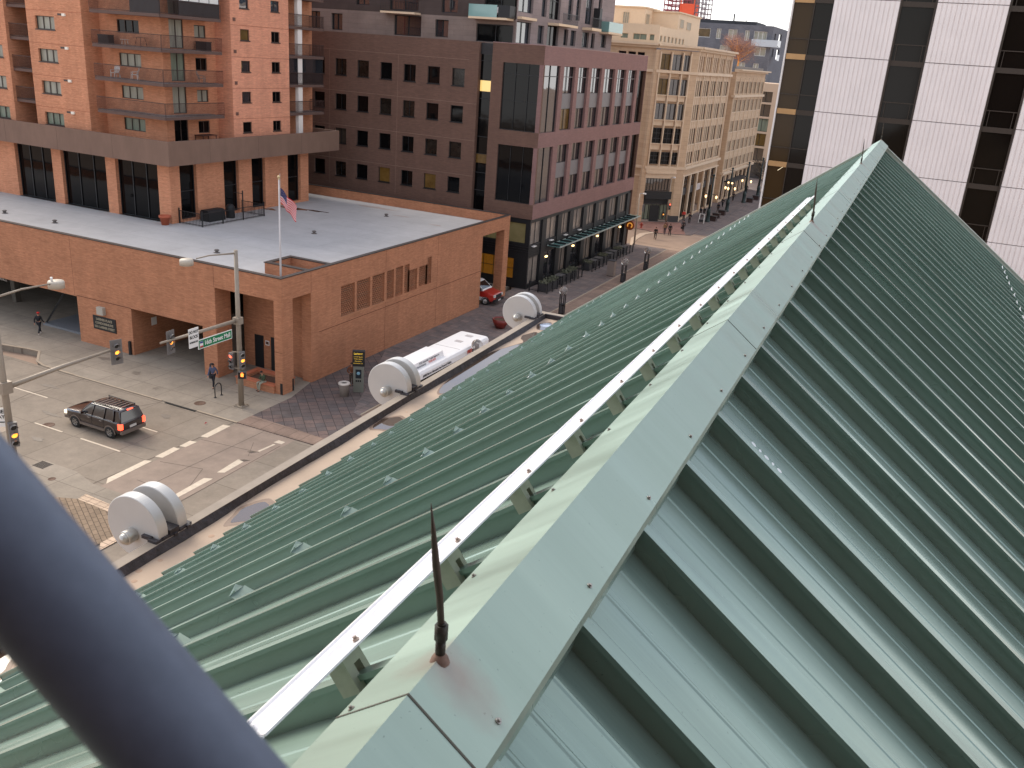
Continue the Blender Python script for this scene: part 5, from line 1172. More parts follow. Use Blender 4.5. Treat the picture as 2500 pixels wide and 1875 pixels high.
# street trees at the far end
TW_ = pmat('twig_brown', srgb(92, 80, 66), .9, var=.3, vscale=3)
for i, (x, y, lb) in enumerate(((-32.6, 192, 'bare street tree beyond the last lamp of the mall'), (-30.8, 203, 'bare street tree at the end of the mall in front of the banded building'), (-35.5, 199, 'bare street tree close to the second tan block'))):
    tree('street_tree', (x, y, 0), 6.5, 3.0, 900, TW_, pmat('bark_dark', srgb(60, 48, 40), .9), lb, 'tree', 20+i, .3, bare=True, group='bare trees at the end of the mall')

# ================================================================== WHITE TOWER
YW = 86.0
WT = thing('white_panel_tower', (-14.95, YW, 0), 'tall white ribbed panel tower with bronze glass strips behind the green gable', 'building')
def ribmat():
    M = bpy.data.materials.new('white_ribbed_panel'); M.use_nodes = True; n = M.node_tree; p = n.nodes['Principled BSDF']; l = n.links.new
    p.inputs['Roughness'].default_value = .7
    tc = n.nodes.new('ShaderNodeTexCoord'); nz = n.nodes.new('ShaderNodeTexNoise'); nz.inputs['Scale'].default_value = .5; nz.inputs['Detail'].default_value = 5; l(tc.outputs['Object'], nz.inputs['Vector'])
    mr = n.nodes.new('ShaderNodeMapRange'); mr.inputs[1].default_value = .3; mr.inputs[2].default_value = .7; mr.inputs[3].default_value = .96; mr.inputs[4].default_value = 1.04; l(nz.outputs['Fac'], mr.inputs[0])
    vm = n.nodes.new('ShaderNodeVectorMath'); vm.operation = 'SCALE'; vm.inputs[0].default_value = srgb(228, 218, 214); l(mr.outputs[0], vm.inputs['Scale']); l(vm.outputs[0], p.inputs['Base Color'])
    return M
RIB = ribmat()
TOPW = 44; zl = [15.55-4.65*2, 15.55-4.65, 15.55, 20.17, 24.8, 29.42, 34.05, 38.7]
def panel_strip(u0, u1):
    b = MB(); b.T = FY(YW)
    zs = [0]+zl+[TOPW]
    for z0, z1 in zip(zs, zs[1:]):
        n = 14; w = (u1-u0)/n
        b.quad((u0, -.02, z0+.03), (u1, -.02, z0+.03), (u1, -.02, z1-.03), (u0, -.02, z1-.03))
        for i in range(n):
            b.box(u0+i*w+.05, u0+(i+1)*w-.05, -.03, .035, z0+.03, z1-.03)
    b.build('white_panel', RIB, WT)
    b = MB(); b.T = FY(YW); b.box(u0+.01, u1-.01, -.35, -.05, 0, TOPW); b.build('panel_backing', pmat('panel_joint', srgb(120, 106, 104), .8), WT)
for u0 in (-11.55, -3.45, 4.45, 12.6, 20.7): panel_strip(u0, u0+5.25)
def glass_strip(u0, u1, left=False):
    b = MB(); b.T = FY(YW)
    for z in zl:
        b.box(u0, u1, -.35, -.12, z-.42, z+.0)
        b.box(u0, u1, -.35, -.16, z+1.24, z+1.31)
    if not left: b.box(u0, u0+.12, -.5, -.02, 0, TOPW); b.box(u1-.12, u1, -.5, -.02, 0, TOPW)
    else: b.box(u0+1.72, u0+1.79, -.35, -.14, 0, TOPW)
    if not left:
        for z in zl: b.box(u0+.35, u0+.40, -.35, -.14, z, z+1.25); b.box(u1-.4, u1-.35, -.35, -.14, z, z+1.25)
    fr = b.build('window', pmat('bronze_mullion', srgb(58, 48, 40), .5, .3), WT)
    b = MB(); b.T = FY(YW); b.quad((u0, -.3, 0), (u0+1.75 if left else u1, -.3, 0), (u0+1.75 if left else u1, -.3, TOPW), (u0, -.3, TOPW)); b.build('pane', GLB if left else GLBD, fr)
    if left:
        b = MB(); b.T = FY(YW); b.quad((u0+1.75, -.3, 0), (u1, -.3, 0), (u1, -.3, TOPW), (u0+1.75, -.3, TOPW)); b.build('pane', GLBD, fr)
        for z in zl:
            b = MB(); b.T = FY(YW); b.box(u0+.05, u0+1.7, -.2, -.08, z-.44, z+.02); b.build('spandrel', YELLOWTAN, fr)
glass_strip(-14.87, -11.6, True); glass_strip(-6.25, -3.5); glass_strip(1.85, 4.4); glass_strip(9.75, 12.55); glass_strip(17.9, 20.65)
b = MB(); b.box(-15.0, -14.87, YW-.05, 120, 0, TOPW); b.box(-14.86, 26, YW+.4, 120, 0, TOPW-.2)
b.build('side_wall', pmat('white_edge', srgb(222, 214, 208), .6), WT)
LN = pmat('reflection_glow', (1, .9, .7), .5, emit=(1, .82, .5), estr=.8)
b = MB(); b.T = FY(YW)
for (u, z, u2, z2) in ((-14.3, 10.0, -13.75, 10.35), (-13.9, 14.75, -13.3, 15.25)): b.bar((u, -.28, z), (u2, -.28, z2), .04, .03)
b.build('ceiling_light_reflection', LN, WT)  # glowing bars stand in for ceiling lights reflected in the glass

# ================================================================== STREET THINGS
def globe_lamp(x, y, lb, h=2.0):
    t = thing('globe_lamp', (x, y, 0), lb, 'street lamp', 'low globe lamps along the mall', world=False)
    b = MB()
    for sx in (-.2, .2):
        for sy in (-.2, .2): b.box(sx-.04, sx+.04, sy-.04, sy+.04, 0, h)
    for z in (.05, h*.45, h-.06): b.box(-.24, .24, -.24, .24, z, z+.07)
    b.build('frame', BLACK, t)
    b = MB(); b.box(-.2, .2, -.2, .2, .1, h*.4); b.build('base_box', DKG, t)
    b = MB(); b.ball((0, 0, h+.28), .42, 10); b.build('globe', pmat('clear_globe', srgb(214, 208, 204), .04, spec=.9, trans=.85, ior=1.25), t)
    b = MB(); b.lathe([(.28, h-.06), (.3, h+.0), (.22, h+.05)], 16); b.lathe([(.12, h+.0), (.12, h+.35), (1e-4, h+.4)], 10); b.build('collar', pmat('lamp_collar', srgb(120, 108, 104), .4, .4), t)
globe_lamp(-30.3, 77.2, 'globe lamp on the mall just beyond the ledge corner'); globe_lamp(-29.9, 94.0, 'globe lamp on the mall by the grey box, nearer of two there'); globe_lamp(-29.8, 102.0, 'globe lamp on the mall farthest along before the roof hides it')
globe_lamp(-27.6, 54.4, 'globe lamp in front of the white bus', 3.0)
bx = thing('utility_box', (-32.05, 96.0, 0), 'plain grey box standing on the mall pavement', 'utility box', world=False)
b = MB(); b.box(-.42, .42, -.35, .35, .05, 1.75); b.build('body', pmat('box_grey', srgb(128, 114, 106), .6), bx); b = MB(); b.box(-.46, .46, -.39, .39, 1.75, 1.82); b.build('lid', DKG, bx); b = MB(); b.box(-.38, .38, -.31, .31, 0, .05); b.build('plinth', BLACK, bx)
# cafe fences with hedge planters
HEDGE = pmat('hedge_leaf', srgb(84, 84, 68), .8, var=.3, vscale=8)
def hedge_box(x, y, w, l, h, lb, green):
    t = thing('cafe_planter', (x, y, 0), lb, 'planter', 'covered planters along the cafe fence', world=False)
    b = MB(); b.box(-w/2, w/2, -l/2, l/2, 0, h*.9); b.build('trough', DKG, t)
    b = MB(); random.seed(int(y*10))
    b.box(-w/2+.05, w/2-.05, -l/2+.05, l/2-.05, h*.88, h*.93)
    if green:
        for _ in range(160):
            c = Vector((random.uniform(-w/2, w/2), random.uniform(-l/2, l/2), h*random.uniform(.75, 1.12))); u = Vector((random.gauss(0,1), random.gauss(0,1), random.gauss(0,1))).normalized()*.13; v = u.orthogonal().normalized()*.1; b.add([c-u, c-v, c+u, c+v], [(0,1,2,3)])
    b.build('plants' if green else 'table_cover', HEDGE if green else pmat('grey_cover', srgb(84, 80, 78), .8), t)
hl_ = 0
for y in (84.3, 86.2):  hedge_box(-35.2, y, .9, 1.4, 1.0, ('leafy planter at the nearest corner of the cafe fence', 'leafy planter second along the cafe fence')[hl_], True); hl_ += 1
k = 0
wd = ['first', 'second', 'third', 'fourth', 'fifth', 'sixth', 'seventh', 'eighth', 'ninth']
for i, y in enumerate((88.4, 90.2, 91.9)): hedge_box(-35.3, y, .9, 1.3, 1.05, '%s dark cafe planter of the middle group, counted from the near end' % wd[i], i > 0)
for i in range(8): hedge_box(-35.4, 97.0+i*1.75, 1.0, 1.25, .95, '%s dark cafe planter of the long far row, counted from the near end' % wd[i], i % 3 == 0)
for (y0, y1, lb) in ((83.2, 87.2, 'short black cafe fence at the corner of the brown offices'), (87.3, 93.0, 'black cafe fence in the middle of the shop front'), (96.2, 111.0, 'long black cafe fence at the far end of the shop front')):
    t = thing('cafe_fence', (-34.45, y0, 0), lb, 'fence', 'black cafe fences beside the shops')
    y = y0
    while y <= y1+.01: b = MB(); b.box(-34.5, -34.4, y-.05, y+.05, 0, 1.15); b.build('post', BLACK, t); y += (y1-y0)/max(1, round((y1-y0)/1.25))
    b = MB(); b.box(-34.47, -34.43, y0, y1, .95, 1.0); b.box(-34.47, -34.43, y0, y1, .15, .2); b.box(-36.6, -34.45, y0-.02, y0+.02, .95, 1.0); b.box(-36.6, -34.45, y0-.02, y0+.02, .15, .2)
    b.build('rail', BLACK, t)
    for xx in (-35.5, -36.5): b = MB(); b.box(xx-.05, xx+.05, y0-.05, y0+.05, 0, 1.15); b.build('post', BLACK, t)
# poles in the distance
AMB = pmat('amber_light', (1, .45, .08), .5, emit=(1, .30, .03), estr=1.5); REDL = pmat('red_light', (1, .2, .1), .5, emit=(1, .10, .05), estr=2.2)
HOUS = pmat('signal_housing', srgb(112, 108, 106), .5, .2); LENS = pmat('dark_lens', (.02, .02, .02), .2)
def signal(T, z, lit, name='traffic_light', par=None, label=None, back=False, group=None, s=1.0):
    """T: frame whose local -y is the face; z the centre height"""
    t = thing(name, tuple(T @ Vector((0, 0, z))), label, 'traffic light', group, world=True)
    t['_off'] = list(T @ Vector((0, 0, z)))
    B = T @ Matrix.Translation((0, 0, z)) @ Matrix.Scale(s, 4)
    b = MB(); b.T = B; b.box(-.17, .17, 0, .2, -.56, .56); b.build('housing', HOUS, t)
    if back: b = MB(); b.T = B; b.box(-.33, .33, .03, .05, -.72, .72); b.build('backplate', HOUS, t)
    for k, zz in enumerate((.36, 0, -.36)):
        b = MB(); b.T = B @ Matrix.Translation((0, 0, zz)) @ Matrix.Rotation(PI/2, 4, 'X')
        b.lathe([(1e-4, 0.012), (.13, .012)], 16); b.build('lens', {0: REDL, 1: AMB}.get(k) if lit == k else LENS, t)
        b = MB(); b.T = B; n = 12
        vs = []
        for i in range(n+1):
            a = -.25+ (PI+.5)*i/n
            for yy in (-.02, -.24+.08*abs(math.cos(a))): vs.append((.15*math.cos(a), yy, zz+.15*math.sin(a)))
        b.add(vs, [(2*i, 2*i+1, 2*i+3, 2*i+2) for i in range(n)], True)
        b.build('visor', HOUS, t)
    return t
def F2(x, y, rz): return Matrix.Translation((x, y, 0)) @ Matrix.Rotation(rz, 4, 'Z')
POLE = pmat('pole_paint', srgb(146, 134, 120), .5, .2, var=.08, vscale=3)
# main signal pole
mpx, mpy = -38.5, 42.1
mp = thing('signal_pole', (mpx, mpy, 0), 'tall grey signal pole at the podium corner carrying a mast arm and a lamp', 'signal pole')
b = MB(); b.tube([(mpx, mpy, .05), (mpx, mpy, 6), (mpx, mpy, 10.45)], [.19, .15, .12], 20); b.build('pole', POLE, mp)
b = MB(); b.box(mpx-.34, mpx+.34, mpy-.34, mpy+.34, 0, .09); b.build('base_plate', POLE, mp)
for sx in (-.25, .25):
    for sy in (-.25, .25): b = MB(); b.tube([(mpx+sx, mpy+sy, .09), (mpx+sx, mpy+sy, .17)], .04, 6); b.build('anchor_bolt', POLE, mp)
b = MB(); b.tube([(mpx-.05, mpy, 5.9), (mpx-.12, 39, 5.92), (mpx-.25, 35.9, 5.92)], [.13, .10, .065], 14); b.build('mast_arm', POLE, mp)
b = MB(); b.box(mpx-.24, mpx+.24, mpy-.26, mpy+.2, 5.68, 6.12); b.build('arm_bracket', POLE, mp)
b = MB(); b.tube([(mpx, mpy, 10.25), (mpx-.55, 40.4, 10.3), (mpx-.8, 39.6, 10.2)], [.06, .045, .04], 8); b.build('lamp_arm', POLE, mp)
b = MB(); b.lathe([(1e-4, -.16), (.40, -.16), (.40, .13), (.36, .2), (1e-4, .22)], 24, (mpx-.95, 38.95, 10.05)); b.build('lamp_head', pmat('lamp_drum', srgb(178, 168, 154), .5), mp)
fa = F2(mpx-.22, 36.55, R_(52))
signal(F2(mpx-.28, 36.75, R_(95)), 5.75, 1, label='amber traffic light with a backplate near the tip of the main mast arm', back=True, group='traffic lights at the near crossing')
signal(F2(mpx-.42, mpy-.35, R_(8)), 3.15, 0, label='red traffic light on the left side of the main signal pole', group='traffic lights at the near crossing')
signal(F2(mpx+.42, mpy-.2, R_(60)), 3.35, 1, label='amber traffic light on the right side of the main signal pole', group='traffic lights at the near crossing')
b = MB(); 
for z in (2.7, 3.8): b.bar((mpx-.42, mpy-.25, z), (mpx+.42, mpy-.05, z), .05)
b.build('signal_bracket', POLE, mp)
ps = thing('pedestrian_signal', (mpx+.42, mpy-.3, 2.35), 'small black pedestrian signal glowing with an orange hand on the main pole', 'pedestrian signal', world=False, rz=R_(35))
b = MB(); b.box(-.24, .24, 0, .2, -.24, .24); b.build('housing', BLACK, ps)
b = MB(); b.box(-.26, -.24, -.12, .2, -.26, .26); b.box(.24, .26, -.12, .2, -.26, .26); b.box(-.26, .26, -.12, .2, .24, .26); b.build('visor', HOUS, ps)
b = MB(); b.ext([(-.08, -.10), (.08, -.10), (.09, .02), (.12, .06), (.10, .09), (.07, .05), (.065, .17), (.04, .17), (.035, .06), (.02, .2), (-.005, .2), (-.01, .06), (-.03, .18), (-.055, .17), (-.05, .05), (-.08, .13), (-.10, .12)], -.01, 0); b.v = [(x, -.012+z*.2, y) for x, y, z in b.v]; b.build('orange_hand', pmat('orange_led', (1, .3, .05), .5, emit=(1, .2, .03), estr=1.8), ps)
# signs on the mast arm face the road (towards +X / the camera)
SGR = pmat('sign_green', srgb(16, 118, 74), .4); SWH = pmat('sign_white', srgb(224, 222, 218), .5); SBK = pmat('sign_black_ink', srgb(24, 24, 26), .5)
def Fsign(x, y): return Matrix(((0, 1, 0, x), (1, 0, 0, y), (0, 0, 1, 0), (0, 0, 0, 1)))
ss = thing('street_sign', (mpx+.1, 39.9, 5.2), 'green street name sign reading 16th Street Mall on the mast arm', 'street sign')
b = MB(); b.T = Fsign(mpx+.10, 39.9); b.box(-1.45, 1.45, 0, .03, 4.92, 5.52); b.build('border', SWH, ss)
b = MB(); b.T = Fsign(mpx+.10, 39.9); b.box(-1.40, 1.40, .03, .04, 4.97, 5.47); b.build('board', SGR, ss)
text(ss, '16th Street Mall', Fsign(mpx+.10, 39.9) @ Matrix.Translation((.16, .045, 5.22)), .40, SWH, .006, bold=.008, sx=.86)
b = MB(); b.T = Fsign(mpx+.10, 39.9); b.box(-1.34, -1.06, .04, .05, 5.02, 5.4); em = b.build('emblem', SWH, ss)
b = MB(); b.T = Fsign(mpx+.10, 39.9); b.box(-1.33, -1.07, .05, .055, 5.02, 5.12); b.prism([(-1.33, .0), (-1.07, .0), (-1.2, .1)], .05, .056); b.v = b.v[:8]+[(x, y, z+0) for x, y, z in b.v[8:]]; b.build('emblem_red', pmat('emblem_red', srgb(190, 60, 70), .5), em)
b = MB(); b.T = Fsign(mpx+.10, 39.9); b.box(-1.33, -1.07, .05, .055, 5.28, 5.39); b.build('emblem_blue', pmat('emblem_blue', srgb(50, 70, 130), .5), em)
dn = thing('regulatory_sign', (mpx+.1, 38.2, 5.5), 'white sign reading do not block intersection on the mast arm', 'sign')
b = MB(); b.T = Fsign(mpx+.08, 38.15); b.box(-.40, .40, 0, .03, 5.15, 6.35); b.build('board', SWH, dn)
for s_, z, sz in (('DO NOT', 6.12, .24), ('BLOCK', 5.80, .26), ('INTERSECTION', 5.48, .13)): text(dn, s_, Fsign(mpx+.08, 38.15) @ Matrix.Translation((0, .035, z)), sz, SBK, .005, bold=.006, sx=.8)
# left signal pole
lp = thing('signal_pole', (-39.15, 26.4, 0), 'signal pole at the left edge with a one way sign and mast arm', 'signal pole')
b = MB(); b.tube([(-39.15, 26.4, 0), (-39.15, 26.4, 6), (-39.15, 26.4, 10.7)], [.2, .16, .12], 20); b.build('pole', POLE, lp)
b = MB(); b.tube([(-39.15, 26.4, 5.95), (-39.4, 30, 6.05), (-39.45, 33.0, 6.1)], [.13, .11, .075], 14); b.build('mast_arm', POLE, lp)
b = MB(); b.box(-39.4, -38.9, 26.15, 26.68, 5.7, 6.3); b.build('arm_bracket', POLE, lp)
b = MB(); b.tube([(-39.15, 26.4, 10.5), (-39.2, 28, 10.62), (-39.4, 29.7, 10.52)], [.06, .05, .04], 8); b.build('lamp_arm', POLE, lp)
b = MB(); b.lathe([(1e-4, -.16), (.40, -.16), (.40, .13), (.37, .2), (1e-4, .22)], 24, (-39.45, 30.1, 10.4)); b.build('lamp_head', MATS['lamp_drum'], lp)
b = MB(); b.tube([(-39.5, 29.9, 10.6), (-39.5, 29.9, 10.82)], .06, 8); b.build('photocell', WHITE, lp)
signal(F2(-39.3, 33.3, R_(70)), 5.95, 1, label='amber traffic light with a backplate at the tip of the left mast arm', back=True, group='traffic lights at the near crossing')
signal(F2(-38.72, 26.3, R_(70)), 3.6, 1, label='amber traffic light low on the left signal pole beside the handrail', back=False, group='traffic lights at the near crossing', s=1.15)
signal(F2(-38.85, 26.1, R_(70)), 2.3, 5, label='dark signal head at the bottom of the left signal pole', group='traffic lights at the near crossing')
ow = thing('one_way_sign', (-39.3, 26.1, 4.4), 'white one way sign with a black arrow on the left signal pole', 'sign')
TO = F2(-39.4, 26.1, R_(38)) 
TO = Matrix.Translation((-39.45, 26.1, 0)) @ Matrix.Rotation(R_(38), 4, 'Z') @ Matrix(((1,0,0,0),(0,-1,0,0),(0,0,1,0),(0,0,0,1)))
b = MB(); b.T = TO; b.box(-.38, .38, 0, .03, 3.95, 4.95); b.build('board', SWH, ow)
text(ow, 'ONE', TO @ Matrix.Translation((0, .035, 4.75)), .26, SBK, .005, bold=.006); text(ow, 'WAY', TO @ Matrix.Translation((0, .035, 4.48)), .26, SBK, .005, bold=.006)
b = MB(); b.T = TO; b.box(-.15, .26, .03, .04, 4.17, 4.23); b.add([(-.15, .04, 4.08), (-.15, .04, 4.32), (-.3, .04, 4.2)], [(0, 1, 2)]); b.build('arrow', SBK, ow)
# wayfinding sign
wf = thing('wayfinding_sign', (-33.9, 48.8, 0), 'tall wayfinding sign with a black top and yellow lettering beside the bus', 'sign')
Tw = Matrix.Translation((-33.9, 48.8, 0)) @ Matrix.Rotation(R_(30), 4, 'Z') @ Matrix(((1,0,0,0),(0,-1,0,0),(0,0,1,0),(0,0,0,1)))
b = MB(); b.T = Tw; b.box(-.36, .36, -.14, .14, 0, 1.95); b.build('body', pmat('sign_grey', srgb(122, 124, 116), .4, .2), wf)
b = MB(); b.T = Tw; b.box(-.42, .42, -.2, .2, 1.95, 3.05); b.build('header', BLACK, wf)
YEL = pmat('yellow_letters', srgb(226, 190, 70), .5, emit=srgb(226, 180, 60), estr=.25)
text(wf, 'Larimer', Tw @ Matrix.Translation((-.02, .21, 2.88)), .19, YEL, .004, bold=.006)
for i, s_ in enumerate(('Larimer Square', 'Writer Square', 'Downtown', 'Convention Ctr')): text(wf, s_, Tw @ Matrix.Translation((-.02, .21, 2.66-i*.16)), .10, YEL, .004)
b = MB(); b.T = Tw; b.box(-.2, .2, .14, .16, 1.05, 1.7); b.build('map_panel', pmat('map_dark', srgb(34, 40, 46), .3), wf)
b = MB(); b.T = Tw @ Matrix.Translation((0, .17, 1.42)) @ Matrix.Rotation(-PI/2, 4, 'X'); b.lathe([(1e-4, 0), (.11, 0), (.12, -.01)], 20); b.build('disc_mark', pmat('pale_blue_mark', srgb(120, 160, 180), .5), wf)
b = MB(); b.T = Tw
for i in range(3): b.box(-.19+i*.14, -.09+i*.14, .14, .155, .78, .92)
b.build('pictograms', BLACK, wf)
# litter bin, red planter, bike rack
lb_ = thing('litter_bin', (-34.25, 47.6, 0), 'round pale litter bin beside the man in the brown jacket', 'litter bin', world=False)
b = MB(); b.lathe([(1e-4, 0), (.30, 0), (.36, .85)], 24); b.build('body', pmat('bin_stone', srgb(132, 122, 114), .8), lb_)
b = MB(); b.lathe([(.38, .84), (.42, .88), (.40, .96), (.24, 1.0), (.22, .9)], 24); b.build('rim', pmat('pale_rim', srgb(196, 186, 176), .6), lb_); b = MB(); b.lathe([(1e-4, .82), (.23, .82)], 24); b.build('opening', BLACK, lb_)
rp2 = thing('red_planter', (-32.9, 69.2, 0), 'large dark red round planter behind the far discs', 'planter', world=False)
b = MB(); b.lathe([(1e-4, 0), (.4, 0), (.68, .5), (.76, .85), (.68, .85), (.64, .7)], 28); b.build('pot', pmat('oxblood_glaze', srgb(112, 40, 34), .35), rp2); b = MB(); b.lathe([(1e-4, .72), (.65, .72)], 28); b.build('soil', MATS['soil'], rp2)
br_ = thing('bike_rack', (-40.9, 42.55, 0), 'small black hoop bike rack on the corner pavement', 'bike rack', world=False)
b = MB(); b.tube([(0, -.3, 0), (0, -.3, .65)]+[(0, -.3*math.cos(a), .65+.3*math.sin(a)) for a in [PI*i/12 for i in range(1, 12)]]+[(0, .3, .65), (0, .3, 0)], .035, 10); b.build('hoop', BLACK, br_)
for s in (-.3, .3): b = MB(); b.lathe([(.10, 0), (.10, .02), (1e-4, .02)], 12, (0, s, 0)); b.build('foot', BLACK, br_)
# distant lamp posts of the mall
LT = pmat('lamp_warm_globe', (1, .8, .5), .4, emit=(1, .60, .26), estr=1.9)
GRN = pmat('dark_green_iron', srgb(34, 48, 48), .5)
dlab = ['dark green lamp post at the kerb nearest the far corner', 'second dark green lamp post down the mall', 'third dark green lamp post down the mall', 'fourth dark green lamp post down the mall, farthest']
lit_ = [[(-.8, -.1), (.85, .1)], [(-.8, 0), (.8, .2), (-.15, -.75)], [(-.8, 0), (.8, 0)], []]
for i, (x, y) in enumerate(((-32.75, 143.7), (-32.85, 157.7), (-32.9, 171.7), (-32.6, 183.5))):
    t = thing('lamp_post', (x, y, 0), dlab[i], 'lamp post', 'dark green lamp posts down the mall', world=False)
    b = MB(); b.lathe([(.42, 0), (.42, .15), (.34, .3), (.30, 1.3), (.34, 1.4), (.30, 2.0), (.2, 2.1)], 14); b.build('base', GRN, t)
    b = MB(); b.tube([(0, 0, 2.0), (0, 0, 7.2)], [.17, .11], 10); b.build('shaft', GRN, t)
    b = MB(); b.bar((-.85, 0, 4.4), (.85, 0, 4.4), .07); b.bar((0, -.8, 4.4), (0, .8, 4.4), .07)
    b.ball((0, 0, 7.35), .2, 6); b.bar((-.5, 0, 7.0), (.5, 0, 7.0), .06); b.build('arms', GRN, t)
    for dx, dy in lit_[i]: b = MB(); b.lathe([(.05, -.25), (.14, -.08), (.17, .04), (.1, .16), (.03, .24)], 12, (dx, dy, 4.0)); b.build('lantern', LT, t)
    if i == 1: b = MB(); b.ball((-.4, -.1, 4.95), .15, 6); b.ball((.25, -.1, 4.9), .15, 6); b.build('lantern', LT, t)
for i, (x, y, lb) in enumerate(((-35.88, 115.9, 'slim pale street pole at the near corner of the far crossing'), (-37.95, 137.9, 'slim pale signal pole at the tan building corner'))):
    t = thing('street_pole', (x, y, 0), lb, 'pole', world=False)
    b = MB(); b.tube([(0, 0, 0), (0, 0, 6.9)], [.13, .08], 10); b.build('pole', pmat('pale_pole_paint', srgb(168, 150, 134), .5), t)
    b = MB(); b.bar((0, 0, 6.9), (.7 if i == 0 else .5, -.2, 7.0), .08); b.lathe([(.22, -.05), (.22, .1), (1e-4, .15)], 12, (.7 if i == 0 else .5, -.2, 6.95)); b.build('lamp', WHITE, t)
signal(F2(-37.55, 137.6, R_(30)), 2.5, 0, label='small red traffic light on the pale pole at the tan corner', group='traffic lights at the far crossing', s=.9)
ts = signal(F2(-38.4, 137.6, R_(10)), .95+.2, 1, label='small amber signal low beside the pale pole at the tan corner', group='traffic lights at the far crossing', s=.7)
signal(F2(-35.3, 116.2, R_(200)), 5.0, 5, label='unlit traffic light seen from behind at the far crossing pole', group='traffic lights at the far crossing', s=.8)
for i, (x, y) in enumerate(((-32.3, 145.5), (-32.6, 149.0), (-32.6, 153.1), (-32.1, 173.4), (-31.9, 178.2))):
    t = thing('street_planter', (x, y, 0), '%s low dark planter box on the mall, counted from the far crossing' % wd[i], 'planter', 'low dark planter boxes on the mall', world=False)
    b = MB(); b.box(-.55, .55, -.5, .5, 0, .7); b.build('box', pmat('planter_dark', srgb(58, 40, 38), .7), t); b = MB(); b.box(-.6, .6, -.55, .55, .7, .8); b.build('rim', BLACK, t)
t = thing('sandwich_board', (-33.2, 141.5, 0), 'white framed sandwich board on the far pavement', 'sign', world=False)
b = MB(); b.bar((-.4, -.25, 0), (-.4, 0, 1.5), .08); b.bar((.4, -.25, 0), (.4, 0, 1.5), .08); b.bar((-.4, .25, 0), (-.4, 0, 1.5), .08); b.bar((.4, .25, 0), (.4, 0, 1.5), .08); b.box(-.4, .4, -.02, .02, 1.42, 1.5); b.build('frame', WHITE, t); b = MB(); b.box(-.36, .36, -.2, -.16, .2, .6); b.build('board', DKG, t)
t = thing('fire_hydrant', (-39.2, 129.2, 0), 'small red hydrant on the reddish far pavement', 'hydrant', world=False)
b = MB(); b.lathe([(.2, 0), (.16, .1), (.15, .6), (.2, .65), (.14, .8), (1e-4, .88)], 12); b.bar((-.28, 0, .5), (.28, 0, .5), .12); b.build('body', pmat('hydrant_red', srgb(160, 70, 56), .5), t)

# ================================================================== VEHICLES
TYRE = pmat('tyre_rubber', srgb(30, 29, 28), .8); RIM = pmat('alloy_rim', srgb(150, 146, 142), .35, .7)
CARG = pmat('car_glass', srgb(20, 22, 24), .05, spec=.8, ior=1.6); CHROME = pmat('chrome_trim', srgb(176, 170, 164), .25, .8)
TAILR = pmat('tail_light_lit', (1, .06, .03), .3, emit=(1, .07, .03), estr=2.2); TAILD = pmat('tail_light_red', (.35, .02, .02), .25, emit=(1, .05, .03), estr=.5)
HEADL = pmat('headlight_lit', (.9, .85, .7), .2, emit=(1, .8, .5), estr=1.2)
def wheel(par, x, y, r=.36, w=.24, s=1):
    wh = MB(); wh.T = Matrix.Translation((x, y, r)) @ Matrix.Rotation(PI/2*-s, 4, 'X')
    wh.lathe([(r*.62, -w/2), (r*.92, -w/2), (r, -w/2+.04), (r, w/2-.04), (r*.92, w/2), (r*.62, w/2)], 28); t = wh.build('wheel', TYRE, par)
    b = MB(); b.T = wh.T; b.lathe([(1e-4, w/2-.05), (r*.16, w/2-.03), (r*.2, w/2-.06), (r*.55, w/2-.06), (r*.62, w/2-.01), (r*.64, w/2)], 24)
    for k in range(6): a = 2*PI*k/6; b.bar((r*.12*math.cos(a), r*.12*math.sin(a), w/2-.035), (r*.6*math.cos(a), r*.6*math.sin(a), w/2-.02), .07, .03)
    b.build('rim', RIM, t)
def loft(b, stations):
    """stations: (x, [(y,z)...half ring bottom to top]) mirrored in y, capped at both ends"""
    rings = []
    for x, pr in stations: rings.append([(x, y, z) for y, z in pr]+[(x, -y, z) for y, z in reversed(pr)])
    n = len(rings[0]); vs = [p for r in rings for p in r]
    fs = [(i*n+j, i*n+(j+1) % n, (i+1)*n+(j+1) % n, (i+1)*n+j) for i in range(len(rings)-1) for j in range(n)]
    fs += [tuple(range(n))[::-1], tuple(range((len(rings)-1)*n, len(rings)*n))]
    b.add(vs, fs); return b
def arch(b, x, r, yo, w, s, z0):
    vs = []; n = 14
    for i in range(n+1):
        a = PI*i/n
        for rr in (r, r+w):
            for yy in (yo, yo+.035): vs.append((x+rr*math.cos(a), s*yy, z0+rr*math.sin(a)))
    fs = []
    for i in range(n):
        k = i*4; fs += [(k, k+2, k+6, k+4), (k+1, k+3, k+7, k+5), (k, k+1, k+5, k+4), (k+2, k+3, k+7, k+6)]
    b.add(vs, fs)
MAROON = pmat('dark_maroon_paint', srgb(30, 11, 14), .22, .3, spec=.8, coat=1.0); TRIM = pmat('beige_cladding', srgb(112, 100, 92), .45, .3)
suv = thing('sport_utility_car', (-42.75, 34.92, RZ), 'dark maroon sport utility car with roof rack and lit tail lights crossing the junction', 'car', rz=PI, world=False)
def lower(x, hw, zb, zt, tw):
    return (x, [(hw*.86, zb), (hw*.98, zb+.10), (hw, zb+.3), (hw*1.005, zb+.45), (hw*.985, zt-.10), (hw*tw, zt-.01), (hw*tw*.55, zt+.03)])
b = MB()
